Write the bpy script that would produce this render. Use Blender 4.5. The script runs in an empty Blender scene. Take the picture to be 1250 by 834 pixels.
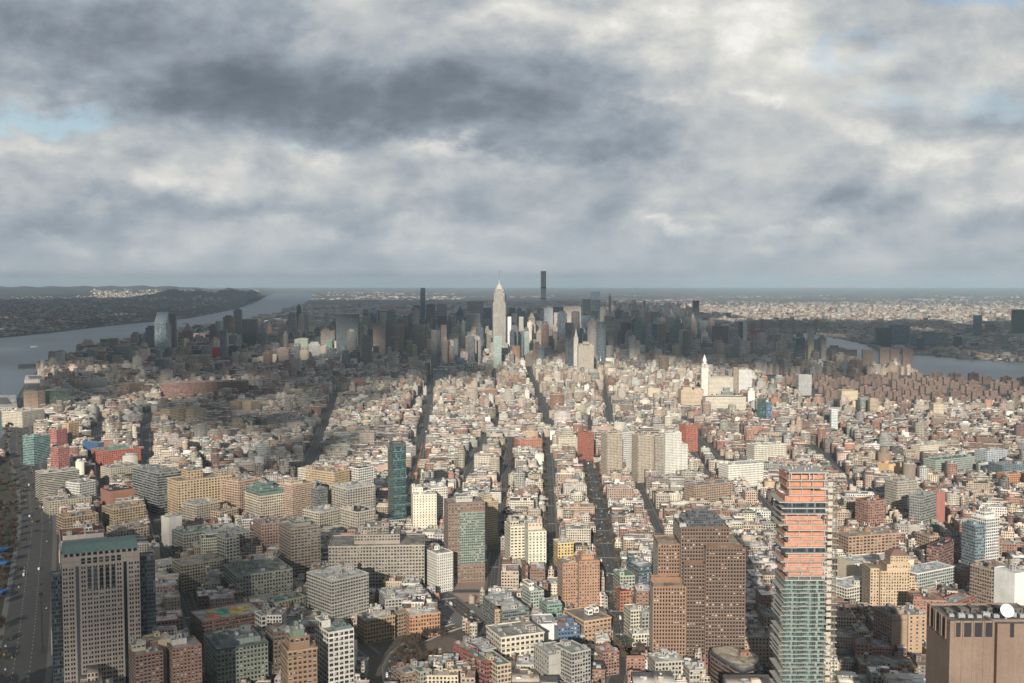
import bpy, math, random
import numpy as np
from mathutils import Vector, Matrix

# ------------------------------------------------------------------ camera, light, sky, exposure
sc = bpy.context.scene
COL = sc.collection
random.seed(7)
rng = np.random.default_rng(11)
W0, H0, F0 = 1250.0, 834.0, 1330.0
CAMH = 390.0
EYE = 343.0
PITCH = math.atan((417.0 - EYE) / F0)
SUN_AZ = math.radians(7.0)      # sun behind the camera, this far to its left
SUN_EL = math.radians(17.0)
TO_SUN = Vector((-math.sin(SUN_AZ) * math.cos(SUN_EL), -math.cos(SUN_AZ) * math.cos(SUN_EL), math.sin(SUN_EL)))

cd = bpy.data.cameras.new("camera")
cam = bpy.data.objects.new("camera", cd)
COL.objects.link(cam)
cam.location = (0, 0, CAMH)
cam.rotation_euler = (math.pi / 2 - PITCH, 0, 0)
cd.sensor_width = 36.0
cd.lens = 36.0 * F0 / W0
cd.clip_start = 1.0
cd.clip_end = 250000.0
sc.camera = cam

sc.view_settings.view_transform = 'Standard'
sc.view_settings.look = 'None'
sc.view_settings.gamma = 1.0
sc.view_settings.exposure = 0.2
sc.view_settings.use_curve_mapping = False
sc.render.engine = 'CYCLES'
cy = sc.cycles
cy.use_denoising = True
cy.denoising_prefilter = 'NONE'
cy.max_bounces = 5
cy.diffuse_bounces = 2
cy.glossy_bounces = 2
cy.transmission_bounces = 2
cy.volume_bounces = 0
cy.transparent_max_bounces = 6
cy.caustics_reflective = False
cy.caustics_refractive = False
cy.sample_clamp_indirect = 4.0

sd = bpy.data.lights.new("sun", 'SUN')
sd.energy = 5.0
sd.angle = math.radians(0.53)
sd.color = (1.0, 0.93, 0.80)
sun = bpy.data.objects.new("sun", sd)
COL.objects.link(sun)
sun.rotation_euler = (-TO_SUN).to_track_quat('-Z', 'Y').to_euler()
sun.location = (0, 0, 3000)

wd = bpy.data.worlds.new("World")
sc.world = wd
wd.use_nodes = True
wn, wl = wd.node_tree.nodes, wd.node_tree.links
wn.clear()


class Expr:
    """tiny helper that builds math nodes"""
    def __init__(self, nodes, links):
        self.n, self.l = nodes, links

    def m(self, op, a, b=None, c=None, clamp=False):
        nd = self.n.new('ShaderNodeMath')
        nd.operation = op
        nd.use_clamp = clamp
        for i, v in enumerate((a, b, c)):
            if v is None:
                continue
            if isinstance(v, (int, float)):
                nd.inputs[i].default_value = v
            else:
                self.l.new(v, nd.inputs[i])
        return nd.outputs[0]

    def vec(self, x, y, z):
        nd = self.n.new('ShaderNodeCombineXYZ')
        for i, v in enumerate((x, y, z)):
            if isinstance(v, (int, float)):
                nd.inputs[i].default_value = v
            else:
                self.l.new(v, nd.inputs[i])
        return nd.outputs[0]

    def noise(self, vec, scale, detail=5, rough=0.55, distort=0.0, dims='3D'):
        nd = self.n.new('ShaderNodeTexNoise')
        nd.noise_dimensions = dims
        nd.inputs['Scale'].default_value = scale
        nd.inputs['Detail'].default_value = detail
        nd.inputs['Roughness'].default_value = rough
        nd.inputs['Distortion'].default_value = distort
        if vec is not None:
            self.l.new(vec, nd.inputs['Vector'])
        return nd.outputs['Fac']

    def ramp(self, fac, stops):
        nd = self.n.new('ShaderNodeValToRGB')
        cr = nd.color_ramp
        while len(cr.elements) < len(stops):
            cr.elements.new(0.5)
        for e, (p, c) in zip(cr.elements, stops):
            e.position = p
            e.color = (c[0], c[1], c[2], 1.0)
        self.l.new(fac, nd.inputs[0])
        return nd.outputs[0]

    def mix(self, fac, a, b, mode='MIX'):
        nd = self.n.new('ShaderNodeMix')
        nd.data_type = 'RGBA'
        nd.blend_type = mode
        for i, v in ((0, fac), (6, a), (7, b)):
            if isinstance(v, (int, float)):
                nd.inputs[i].default_value = v
            elif isinstance(v, tuple):
                nd.inputs[i].default_value = (v[0], v[1], v[2], 1.0)
            else:
                self.l.new(v, nd.inputs[i])
        return nd.outputs[2]


E = Expr(wn, wl)
tc = wn.new('ShaderNodeTexCoord')
sx = wn.new('ShaderNodeSeparateXYZ')
wl.new(tc.outputs['Generated'], sx.inputs[0])
dx, dy, dz = sx.outputs
ay = E.m('MAXIMUM', E.m('ABSOLUTE', dy), 0.25)
az = E.m('DIVIDE', dx, ay)
el = E.m('DIVIDE', E.m('MAXIMUM', dz, 0.0), ay)
sky_tex = wn.new('ShaderNodeTexSky')
sky_tex.sky_type = 'NISHITA'
sky_tex.sun_disc = False
sky_tex.sun_elevation = SUN_EL
sky_tex.sun_rotation = math.pi + SUN_AZ
sky_tex.altitude = 390
# cloud layer: the direction projected on a level deck
zz = E.m('ADD', E.m('MAXIMUM', dz, 0.0), 0.10)
pv = E.vec(E.m('DIVIDE', dx, zz), E.m('DIVIDE', dy, zz), 0.0)
up_n = E.m('MULTIPLY', el, 4.8)
pa = E.vec(E.m('MULTIPLY', az, 3.0), up_n, 3.1)
pb = E.vec(E.m('ADD', E.m('MULTIPLY', az, 3.0), -0.03), E.m('ADD', up_n, 0.085), 3.1)
n1 = E.noise(pv, 0.9, 8, 0.55, 0.2)
n2 = E.noise(pa, 2.2, 10, 0.55, 0.15)
n2b = E.noise(pb, 2.2, 7, 0.52, 0.15)
n3 = E.noise(pa, 8.0, 9, 0.66, 0.1)
n2s = E.m('SMOOTH_MIN', E.m('SMOOTH_MAX', E.m('MULTIPLY', E.m('SUBTRACT', n2, 0.39), 4.6), 0.0, 0.12), 1.0, 0.12)
relief = E.m('SUBTRACT', n2, n2b)
wa = E.m('MULTIPLY', E.m('SUBTRACT', E.noise(pa, 3.2, 6, 0.62), 0.5), 0.22)
we = E.m('MULTIPLY', E.m('SUBTRACT', E.noise(pa, 4.1, 6, 0.62), 0.5), 0.085)
az2 = E.m('ADD', az, wa)
el2 = E.m('ADD', el, we)


def blob(px, py, rx, ry, amp):
    a0, e0 = (px - 625.0) / F0, (EYE - py) / F0
    u = E.m('DIVIDE', E.m('SUBTRACT', az2, a0), rx / F0)
    v = E.m('DIVIDE', E.m('SUBTRACT', el2, e0), ry / F0)
    s = E.m('ADD', E.m('MULTIPLY', u, u), E.m('MULTIPLY', v, v))
    return E.m('MULTIPLY', E.m('EXPONENT', E.m('MULTIPLY', s, -1.0)), amp)


def total(items):
    s = items[0]
    for i in items[1:]:
        s = E.m('ADD', s, i)
    return s


SHADE_BLOBS = [
    (110, 45, 270, 62, -.34), (200, 110, 150, 30, -.14), (480, 135, 180, 55, -.30), (640, 135, 140, 50, -.18), (740, 178, 140, 26, -.18), (330, 110, 130, 50, -.14),
    (240, 262, 220, 20, -.26), (90, 290, 140, 18, -.16), (620, 262, 200, 22, -.07), (560, 60, 110, 35, -.05), (330, 30, 60, 20, .05),
    (560, 180, 60, 13, .30), (610, 205, 50, 14, .14), (390, 205, 45, 13, .22), (225, 215, 85, 17, .14), (60, 180, 90, 18, .22),
    (1140, 185, 90, 20, .25), (1090, 165, 60, 15, .16), (760, 38, 110, 30, .26), (930, 45, 120, 40, .24), (1205, 75, 70, 50, .16),
    (810, 118, 55, 12, .22), (920, 112, 40, 10, .18), (1040, 120, 150, 40, .05), (800, 282, 50, 9, .22), (950, 288, 110, 9, .16), (1220, 248, 60, 10, .18),
    (1080, 255, 160, 14, -.12), (860, 205, 90, 22, .06), (700, 300, 130, 22, -.07), (480, 285, 150, 14, .08), (215, 320, 55, 26, .12),
    (60, 305, 60, 8, .12), (1000, 320, 200, 16, .04), (640, 20, 80, 20, .12),
]
HOLE_BLOBS = [(95, 146, 75, 15, 1.0), (20, 150, 60, 12, .7), (345, 188, 26, 6, .7), (1020, 62, 36, 20, .75), (1175, 2, 50, 9, 1.0), (1225, 135, 50, 16, .55),
              (905, 300, 60, 8, .35), (1090, 115, 50, 14, .5), (860, 262, 60, 8, .3)]
shade = total([blob(*b) for b in SHADE_BLOBS])
hole = total([blob(*b) for b in HOLE_BLOBS])
base = total([E.m('MULTIPLY', E.m('SUBTRACT', n1, 0.5), 0.30), E.m('MULTIPLY', E.m('SUBTRACT', n2s, 0.5), 0.15), E.m('MULTIPLY', E.m('SUBTRACT', n2, 0.5), 0.22), E.m('MULTIPLY', relief, 0.75), E.m('MULTIPLY', E.m('SUBTRACT', n3, 0.5), 0.24)])
front = E.m('GREATER_THAN', dy, 0.0)
# overhead and behind, out of view, the deck is darkened to deepen the shadows
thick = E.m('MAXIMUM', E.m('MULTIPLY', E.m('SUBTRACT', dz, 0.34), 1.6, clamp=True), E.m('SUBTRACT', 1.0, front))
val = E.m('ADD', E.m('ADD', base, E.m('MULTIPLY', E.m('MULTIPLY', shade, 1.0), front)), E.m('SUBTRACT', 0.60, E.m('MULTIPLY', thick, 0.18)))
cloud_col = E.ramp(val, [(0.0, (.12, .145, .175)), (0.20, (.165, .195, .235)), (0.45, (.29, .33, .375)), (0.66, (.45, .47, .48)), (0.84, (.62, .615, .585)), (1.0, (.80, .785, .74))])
# towards the horizon the deck fades to a pale blue grey
hz = E.m('EXPONENT', E.m('MULTIPLY', el, -26.0))
cloud_col = E.mix(E.m('MULTIPLY', hz, 0.80), cloud_col, (.40, .455, .50))
gap = E.m('MULTIPLY', E.m('ADD', E.m('MULTIPLY', hole, front), E.m('MULTIPLY', E.m('SUBTRACT', n1, 0.62), 1.2)), 1.0, clamp=True)
gap = E.m('MULTIPLY', gap, E.m('SUBTRACT', 1.0, hz, clamp=True), clamp=True)
# clear air between the clouds: the Nishita sky
sky_gain = wn.new('ShaderNodeVectorMath')
sky_gain.operation = 'SCALE'
wl.new(sky_tex.outputs[0], sky_gain.inputs[0])
sky_gain.inputs['Scale'].default_value = 1.0
cl_gain = wn.new('ShaderNodeVectorMath')
cl_gain.operation = 'SCALE'
wl.new(cloud_col, cl_gain.inputs[0])
cl_gain.inputs['Scale'].default_value = 10.0
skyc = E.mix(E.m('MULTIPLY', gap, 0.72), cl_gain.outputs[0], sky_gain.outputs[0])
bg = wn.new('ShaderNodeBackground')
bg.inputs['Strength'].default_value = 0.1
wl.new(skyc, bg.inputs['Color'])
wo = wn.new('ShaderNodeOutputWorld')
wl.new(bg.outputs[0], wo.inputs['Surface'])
wd.cycles.sampling_method = 'MANUAL'
wd.cycles.sample_map_resolution = 512

# ------------------------------------------------------------------ geometry helpers
CP, SP = math.cos(PITCH), math.sin(PITCH)


def at(px, py, z=0.0):
    """the point at height z seen at photo pixel (px, py)"""
    x, y = (px - 625.0) / F0, (417.0 - py) / F0
    dyw, dzw = CP + y * SP, -SP + y * CP
    t = (z - CAMH) / dzw
    return (x * t, dyw * t)


def at_dist(px, d):
    """ground point at depth d on the column px"""
    return ((px - 625.0) / F0 * d, d)


def z_at(py, d):
    """height seen at photo row py at depth d"""
    y = (417.0 - py) / F0
    return CAMH + (-SP + y * CP) / (CP + y * SP) * d


def pix(x, y, z):
    v = (x, y * CP - (z - CAMH) * SP, y * SP + (z - CAMH) * CP)
    return 625 + F0 * v[0] / v[1], 417 - F0 * v[2] / v[1]


def tag(o, label=None, cat=None, group=None, kind=None):
    if label: o['label'] = label
    if cat: o['category'] = cat
    if group: o['group'] = group
    if kind: o['kind'] = kind
    return o


def link(name, me, parent=None, loc=None, rz=None):
    o = bpy.data.objects.new(name, me)
    COL.objects.link(o)
    if parent is not None: o.parent = parent
    if loc is not None: o.location = loc
    if rz is not None: o.rotation_euler = (0, 0, rz)
    return o


def empty(name, x, y, z=0.0, rz=0.0):
    return link(name, None, None, (x, y, z), rz)


class MB:
    """collects faces (with a base colour, a window amount and window coordinates) and builds one mesh"""
    def __init__(self):
        self.v, self.f, self.c, self.uv, self.mi = [], [], [], [], []

    def quad(self, p, col, A=0.0, uv=None, mi=0):
        b = len(self.v)
        self.v.extend(p)
        n = len(p)
        self.f.append(tuple(range(b, b + n)))
        self.c.append((col[0], col[1], col[2], A))
        self.uv.append(uv if uv else [(0.0, 0.0)] * n)
        self.mi.append(mi)

    def box(self, x0, x1, y0, y1, z0, z1, col, top=None, bays=None, A=0.0, mi=0, bottom=False, fl=None, topmi=None):
        """bays = (bay width, floor height) for the window coordinates of the sides"""
        top = top or col
        P = [(x0, y0), (x1, y0), (x1, y1), (x0, y1)]
        for i in range(4):
            a, b = P[i], P[(i + 1) % 4]
            uv = None
            if bays:
                nb = max(1, round(math.dist(a, b) / bays[0]))
                nf = max(1, round((z1 - z0) / bays[1]))
                uv = [(0, 0), (nb, 0), (nb, nf), (0, nf)]
            self.quad([(a[0], a[1], z0), (b[0], b[1], z0), (b[0], b[1], z1), (a[0], a[1], z1)], col, A, uv, mi)
        self.quad([(x0, y0, z1), (x1, y0, z1), (x1, y1, z1), (x0, y1, z1)], top, 0, None, mi if topmi is None else topmi)
        if bottom:
            self.quad([(x0, y1, z0), (x1, y1, z0), (x1, y0, z0), (x0, y0, z0)], col, 0, None, mi)

    def prism(self, pts, z0, z1, col, top=None, bays=None, A=0.0, mi=0, pts2=None):
        """pts: plan, counter-clockwise; pts2: plan at the top when it tapers"""
        top = top or col
        q = pts2 or pts
        n = len(pts)
        for i in range(n):
            a, b, a2, b2 = pts[i], pts[(i + 1) % n], q[i], q[(i + 1) % n]
            uv = None
            if bays:
                nb = max(1, round(math.dist(a, b) / bays[0]))
                nf = max(1, round((z1 - z0) / bays[1]))
                uv = [(0, 0), (nb, 0), (nb, nf), (0, nf)]
            self.quad([(a[0], a[1], z0), (b[0], b[1], z0), (b2[0], b2[1], z1), (a2[0], a2[1], z1)], col, A, uv, mi)
        self.quad([(p[0], p[1], z1) for p in q], top, 0, None, mi)

    def rim(self, x0, x1, y0, y1, z0, z1, t, col, mi=0):
        """four walls of a parapet, mitred: outer faces, top and inner faces"""
        O = [(x0, y0), (x1, y0), (x1, y1), (x0, y1)]
        I = [(x0 + t, y0 + t), (x1 - t, y0 + t), (x1 - t, y1 - t), (x0 + t, y1 - t)]
        for i in range(4):
            j = (i + 1) % 4
            a, b, c, d = O[i], O[j], I[j], I[i]
            self.quad([(a[0], a[1], z0), (b[0], b[1], z0), (b[0], b[1], z1), (a[0], a[1], z1)], col, 0, None, mi)
            self.quad([(a[0], a[1], z1), (b[0], b[1], z1), (c[0], c[1], z1), (d[0], d[1], z1)], col, 0, None, mi)
            self.quad([(c[0], c[1], z0), (d[0], d[1], z0), (d[0], d[1], z1), (c[0], c[1], z1)], col, 0, None, mi)

    def cyl(self, x, y, z0, z1, r0, r1, col, n=10, cap=True, mi=0):
        for i in range(n):
            a, b = 2 * math.pi * i / n, 2 * math.pi * (i + 1) / n
            self.quad([(x + r0 * math.cos(a), y + r0 * math.sin(a), z0), (x + r0 * math.cos(b), y + r0 * math.sin(b), z0),
                       (x + r1 * math.cos(b), y + r1 * math.sin(b), z1), (x + r1 * math.cos(a), y + r1 * math.sin(a), z1)], col, 0, None, mi)
        if cap and r1 > 0.01:
            self.quad([(x + r1 * math.cos(2 * math.pi * i / n), y + r1 * math.sin(2 * math.pi * i / n), z1) for i in range(n)], col, 0, None, mi)

    def bar(self, p, q, r, col, mi=0, n=4):
        p, q = Vector(p), Vector(q)
        d = (q - p).normalized()
        u = d.orthogonal().normalized()
        w = d.cross(u)
        R = [[c + (u * math.cos(2 * math.pi * (i + .5) / n) + w * math.sin(2 * math.pi * (i + .5) / n)) * r for i in range(n)] for c in (p, q)]
        for i in range(n):
            j = (i + 1) % n
            self.quad([tuple(R[0][i]), tuple(R[0][j]), tuple(R[1][j]), tuple(R[1][i])], col, 0, None, mi)
        self.quad([tuple(x) for x in reversed(R[0])], col, 0, None, mi)
        self.quad([tuple(x) for x in R[1]], col, 0, None, mi)

    def mesh(self, name, mats):
        me = bpy.data.meshes.new(name)
        me.from_pydata(self.v, [], self.f)
        at_ = me.attributes.new('tint', 'FLOAT_COLOR', 'FACE')
        at_.data.foreach_set('color', np.array(self.c, dtype=np.float32).ravel())
        uvl = me.uv_layers.new(name='bays')
        uvl.data.foreach_set('uv', np.array([q for u in self.uv for q in u], dtype=np.float32).ravel())
        for m in (mats if isinstance(mats, (list, tuple)) else [mats]):
            me.materials.append(m)
        if any(self.mi):
            me.polygons.foreach_set('material_index', np.array(self.mi, dtype=np.int32))
        me.update()
        return me

    def build(self, name, mats, parent=None, loc=None, rz=None):
        return link(name, self.mesh(name, mats), parent, loc, rz)


def boxes_mesh(name, a, mat):
    """many boxes at once. columns: cx cy rot w d z0 z1 r g b A rr rg rb bay floor"""
    a = np.asarray(a, dtype=np.float64)
    n = len(a)
    c, s = np.cos(a[:, 2]), np.sin(a[:, 2])
    hx, hy = a[:, 3] / 2, a[:, 4] / 2
    V = np.zeros((n, 8, 3))
    for k, (sx_, sy_) in enumerate(((-1, -1), (1, -1), (1, 1), (-1, 1))):
        X = a[:, 0] + c * hx * sx_ - s * hy * sy_
        Y = a[:, 1] + s * hx * sx_ + c * hy * sy_
        for t in (0, 1):
            V[:, k + 4 * t, 0], V[:, k + 4 * t, 1], V[:, k + 4 * t, 2] = X, Y, a[:, 5 + t]
    Fq = np.array([[0, 1, 5, 4], [1, 2, 6, 5], [2, 3, 7, 6], [3, 0, 4, 7], [4, 5, 6, 7]])
    L = (Fq[None] + 8 * np.arange(n)[:, None, None]).reshape(-1)
    me = bpy.data.meshes.new(name)
    me.vertices.add(n * 8)
    me.vertices.foreach_set('co', V.astype(np.float32).ravel())
    me.loops.add(n * 20)
    me.loops.foreach_set('vertex_index', L.astype(np.int32))
    me.polygons.add(n * 5)
    me.polygons.foreach_set('loop_start', (4 * np.arange(n * 5)).astype(np.int32))
    col = np.zeros((n, 5, 4), dtype=np.float32)
    col[:, :4, :] = a[:, None, 7:11]
    col[:, 4, :3] = a[:, 11:14]
    at_ = me.attributes.new('tint', 'FLOAT_COLOR', 'FACE')
    at_.data.foreach_set('color', col.ravel())
    uv = np.zeros((n, 5, 4, 2), dtype=np.float32)
    nbx, nby = np.maximum(1, np.round(a[:, 3] / a[:, 14])), np.maximum(1, np.round(a[:, 4] / a[:, 14]))
    nf = np.maximum(1, np.round((a[:, 6] - a[:, 5]) / a[:, 15]))
    for k in range(4):
        nb = nbx if k % 2 == 0 else nby
        uv[:, k, 1, 0] = nb; uv[:, k, 2, 0] = nb
        uv[:, k, 2, 1] = nf; uv[:, k, 3, 1] = nf
    uvl = me.uv_layers.new(name='bays')
    uvl.data.foreach_set('uv', uv.ravel())
    me.materials.append(mat)
    me.update()
    me.validate()
    return me


# ------------------------------------------------------------------ materials
def new_mat(name):
    m = bpy.data.materials.new(name)
    m.use_nodes = True
    n = m.node_tree.nodes
    bs = n['Principled BSDF']
    return m, Expr(n, m.node_tree.links), bs


def plain(name, col, rough=0.7, metal=0.0, var=0.25, scale=0.35):
    m, e, bs = new_mat(name)
    g = e.n.new('ShaderNodeNewGeometry')
    nz = e.noise(g.outputs['Position'], scale, 4, 0.6)
    e.l.new(e.mix(nz, tuple(c * (1 - var) for c in col), tuple(min(1, c * (1 + var)) for c in col)), bs.inputs['Base Color'])
    bs.inputs['Roughness'].default_value = rough
    bs.inputs['Metallic'].default_value = metal
    return m


def facade_material():
    m, e, bs = new_mat('masonry')
    att = e.n.new('ShaderNodeAttribute')
    att.attribute_name = 'tint'
    uv = e.n.new('ShaderNodeUVMap')
    uv.uv_map = 'bays'
    s = e.n.new('ShaderNodeSeparateXYZ')
    e.l.new(uv.outputs[0], s.inputs[0])
    g = e.n.new('ShaderNodeNewGeometry')
    fu, fv = e.m('FRACT', s.outputs[0]), e.m('FRACT', s.outputs[1])
    A = att.outputs['Alpha']
    # half widths of the opening grow with the window amount
    # 0..1 punched openings, 1..2 upright stripes, 2..3 level bands
    Af = e.m('FRACT', e.m('MULTIPLY', A, 0.99999))
    m1 = e.m('GREATER_THAN', A, 1.001)
    m2 = e.m('GREATER_THAN', A, 2.001)
    hw = e.m('ADD', e.m('ADD', 0.17, e.m('MULTIPLY', Af, 0.25)), m2)
    hh = e.m('ADD', e.m('ADD', 0.24, e.m('MULTIPLY', Af, 0.12)), e.m('SUBTRACT', m1, m2))
    mu = e.m('LESS_THAN', e.m('ABSOLUTE', e.m('SUBTRACT', fu, 0.5)), hw)
    mv = e.m('LESS_THAN', e.m('ABSOLUTE', e.m('SUBTRACT', fv, 0.5)), hh)
    win = e.m('MULTIPLY', e.m('MULTIPLY', mu, mv), e.m('GREATER_THAN', A, 0.01))
    # every pane its own tone: blinds, curtains, dark rooms
    cell = e.vec(e.m('FLOOR', s.outputs[0]), e.m('FLOOR', s.outputs[1]), 0.0)
    wh = e.n.new('ShaderNodeTexWhiteNoise')
    wh.noise_dimensions = '3D'
    addp = e.n.new('ShaderNodeVectorMath')
    addp.operation = 'ADD'
    e.l.new(cell, addp.inputs[0])
    oi = e.n.new('ShaderNodeVectorMath')
    oi.operation = 'SNAP'
    e.l.new(g.outputs['Position'], oi.inputs[0])
    oi.inputs[1].default_value = (60, 60, 1000)
    e.l.new(oi.outputs[0], addp.inputs[1])
    e.l.new(addp.outputs[0], wh.inputs['Vector'])
    pane = e.ramp(wh.outputs['Value'], [(0.0, (.018, .024, .032)), (0.55, (.045, .055, .065)), (0.8, (.10, .105, .11)), (1.0, (.24, .22, .19))])
    big = e.noise(g.outputs['Position'], 0.045, 3, 0.6)
    fine = e.noise(g.outputs['Position'], 0.6, 4, 0.65)
    f = e.m('ADD', e.m('MULTIPLY', e.m('SUBTRACT', big, 0.5), 0.55), e.m('MULTIPLY', e.m('SUBTRACT', fine, 0.5), 0.55))
    f = e.m('ADD', 1.0, f)
    # level faces: tar and coating laid in patches, ponding stains, seams
    sn = e.n.new('ShaderNodeSeparateXYZ')
    e.l.new(g.outputs['Normal'], sn.inputs[0])
    level = e.m('GREATER_THAN', sn.outputs[2], 0.9)
    vo = e.n.new('ShaderNodeTexVoronoi')
    vo.distance = 'CHEBYCHEV'
    vo.inputs['Scale'].default_value = 0.14
    vo.inputs['Randomness'].default_value = 0.9
    e.l.new(g.outputs['Position'], vo.inputs['Vector'])
    sv = e.n.new('ShaderNodeSeparateColor')
    e.l.new(vo.outputs['Color'], sv.inputs[0])
    patch = e.m('ADD', 0.52, e.m('MULTIPLY', sv.outputs[0], 0.75))
    pond = e.m('MULTIPLY', e.m('SUBTRACT', e.noise(g.outputs['Position'], 0.22, 5, 0.7), 0.5), 1.5)
    rooff = e.m('MAXIMUM', e.m('ADD', patch, pond), 0.18)
    f = e.m('ADD', e.m('MULTIPLY', f, e.m('SUBTRACT', 1.0, level)), e.m('MULTIPLY', e.m('MULTIPLY', f, rooff), level))
    # rain streaks down the walls
    sp_ = e.n.new('ShaderNodeVectorMath')
    sp_.operation = 'MULTIPLY'
    e.l.new(g.outputs['Position'], sp_.inputs[0])
    sp_.inputs[1].default_value = (0.5, 0.5, 0.035)
    streak = e.m('ADD', 0.82, e.m('MULTIPLY', e.noise(sp_.outputs[0], 1.0, 4, 0.6), 0.36))
    f = e.m('MULTIPLY', f, e.m('ADD', level, e.m('MULTIPLY', streak, e.m('SUBTRACT', 1.0, level))))
    sc_ = e.n.new('ShaderNodeVectorMath')
    sc_.operation = 'SCALE'
    e.l.new(att.outputs['Color'], sc_.inputs[0])
    e.l.new(f, sc_.inputs['Scale'])
    e.l.new(e.mix(win, sc_.outputs[0], pane), bs.inputs['Base Color'])
    e.l.new(e.m('SUBTRACT', 0.85, e.m('MULTIPLY', win, 0.65)), bs.inputs['Roughness'])
    bs.inputs['Specular IOR Level'].default_value = 0.35
    return m


def glass_material(name, tint, rough=0.08, spec=0.7):
    m, e, bs = new_mat(name)
    g = e.n.new('ShaderNodeNewGeometry')
    o = e.n.new('ShaderNodeObjectInfo')
    nz = e.noise(g.outputs['Position'], 0.9, 2, 0.5)
    w = e.n.new('ShaderNodeTexWhiteNoise')
    w.noise_dimensions = '1D'
    e.l.new(o.outputs['Random'], w.inputs['W'])
    v = e.m('ADD', e.m('MULTIPLY', e.m('POWER', w.outputs['Value'], 3.0), 0.7), e.m('MULTIPLY', nz, 0.3))
    e.l.new(e.ramp(v, [(0.0, tuple(c * .45 for c in tint)), (0.55, tint), (1.0, tuple(min(1, c * 3.2 + .05) for c in tint))]), bs.inputs['Base Color'])
    bs.inputs['Roughness'].default_value = rough
    bs.inputs['Specular IOR Level'].default_value = spec
    return m


def curtain_material(name, glass, frame, sp=(1.6, 3.6), hw=0.42, hh=0.36, metal=0.0):
    """glass curtain wall by the bays coordinates (metres)"""
    m, e, bs = new_mat(name)
    uv = e.n.new('ShaderNodeUVMap')
    uv.uv_map = 'bays'
    s = e.n.new('ShaderNodeSeparateXYZ')
    e.l.new(uv.outputs[0], s.inputs[0])
    mu = e.m('LESS_THAN', e.m('ABSOLUTE', e.m('SUBTRACT', e.m('FRACT', s.outputs[0]), 0.5)), hw)
    mv = e.m('LESS_THAN', e.m('ABSOLUTE', e.m('SUBTRACT', e.m('FRACT', s.outputs[1]), 0.5)), hh)
    win = e.m('MULTIPLY', mu, mv)
    wh = e.n.new('ShaderNodeTexWhiteNoise')
    wh.noise_dimensions = '3D'
    e.l.new(e.vec(e.m('FLOOR', s.outputs[0]), e.m('FLOOR', s.outputs[1]), 1.0), wh.inputs['Vector'])
    pane = e.ramp(wh.outputs['Value'], [(0.0, tuple(c * .5 for c in glass)), (0.6, glass), (0.85, tuple(c * 1.6 for c in glass)), (1.0, tuple(min(1, c * 3 + .06) for c in glass))])
    e.l.new(e.mix(win, frame, pane), bs.inputs['Base Color'])
    e.l.new(e.m('SUBTRACT', 0.55, e.m('MULTIPLY', win, 0.45)), bs.inputs['Roughness'])
    bs.inputs['Specular IOR Level'].default_value = 0.7
    return m


M_WALL = facade_material()
M_GLASS = glass_material('window_glass', (.026, .031, .038), spec=.5)
M_FRAME = plain('window_frame', (.10, .095, .09), .6)
M_METAL = plain('roof_metal', (.38, .39, .40), .5, .3)
M_TANK = plain('tank_wood', (.17, .115, .075), .85, 0, .35, 2.0)
M_GREEN = plain('aged_copper', (.125, .195, .18), .6, 0, .3, .3)
# ------------------------------------------------------------------ ground, water, hills
def ss(a, b, x):
    t = np.clip((x - a) / (b - a), 0, 1)
    return t * t * (3 - 2 * t)


def ground_material():
    m, e, bs = new_mat('city_ground')
    g = e.n.new('ShaderNodeNewGeometry')
    s = e.n.new('ShaderNodeSeparateXYZ')
    e.l.new(g.outputs['Position'], s.inputs[0])
    P = g.outputs['Position']
    n_a = e.noise(P, 0.0011, 8, 0.68)
    n_b = e.noise(P, 0.012, 6, 0.7)
    n_c = e.noise(P, 0.25, 5, 0.65)
    town = e.ramp(n_c, [(0.25, (.045, .045, .047)), (0.55, (.085, .082, .08)), (0.8, (.15, .145, .135))])
    wood = e.ramp(n_b, [(0.3, (.022, .024, .016)), (0.6, (.055, .046, .030)), (0.8, (.10, .08, .055))])
    built = e.ramp(n_b, [(0.3, (.05, .05, .05)), (0.5, (.14, .13, .12)), (0.62, (.32, .30, .27)), (0.8, (.10, .07, .055))])
    far = e.mix(e.m('MULTIPLY', e.m('SUBTRACT', n_a, 0.44), 9.0, clamp=True), wood, built)
    d = e.m('MULTIPLY', e.m('SUBTRACT', s.outputs[1], 7500.0), 1 / 2500.0, clamp=True)
    e.l.new(e.mix(d, town, far), bs.inputs['Base Color'])
    bs.inputs['Roughness'].default_value = 0.9
    return m


def grid_sheet(name, xs, ys, mat, zf=None):
    X, Y = np.meshgrid(xs, ys)
    Z = zf(X, Y) if zf else np.zeros_like(X)
    V = np.stack([X, Y, Z], -1).reshape(-1, 3)
    nx, ny = len(xs), len(ys)
    f = [(j * nx + i, j * nx + i + 1, (j + 1) * nx + i + 1, (j + 1) * nx + i) for j in range(ny - 1) for i in range(nx - 1)]
    me = bpy.data.meshes.new(name)
    me.from_pydata(V.tolist(), [], f)
    me.materials.append(mat)
    return me


M_GROUND = ground_material()
tag(link('ground', grid_sheet('ground', np.linspace(-46000, 46000, 47), np.concatenate([np.linspace(-1500, 12000, 28), np.linspace(14000, 62000, 25)]), M_GROUND)), kind='structure')


def flat_poly(name, pts, z, mat, kind='structure'):
    from mathutils.geometry import tessellate_polygon
    vs = [Vector((p[0], p[1], z)) for p in pts]
    tris = tessellate_polygon([vs])
    me = bpy.data.meshes.new(name)
    fs = []
    for t in tris:
        a, b, c = (vs[i] for i in t)
        fs.append(tuple(t) if (b - a).cross(c - a).z > 0 else (t[0], t[2], t[1]))
    me.from_pydata([tuple(v) for v in vs], [], fs)
    me.materials.append(mat)
    return tag(link(name, me), kind=kind)


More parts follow.
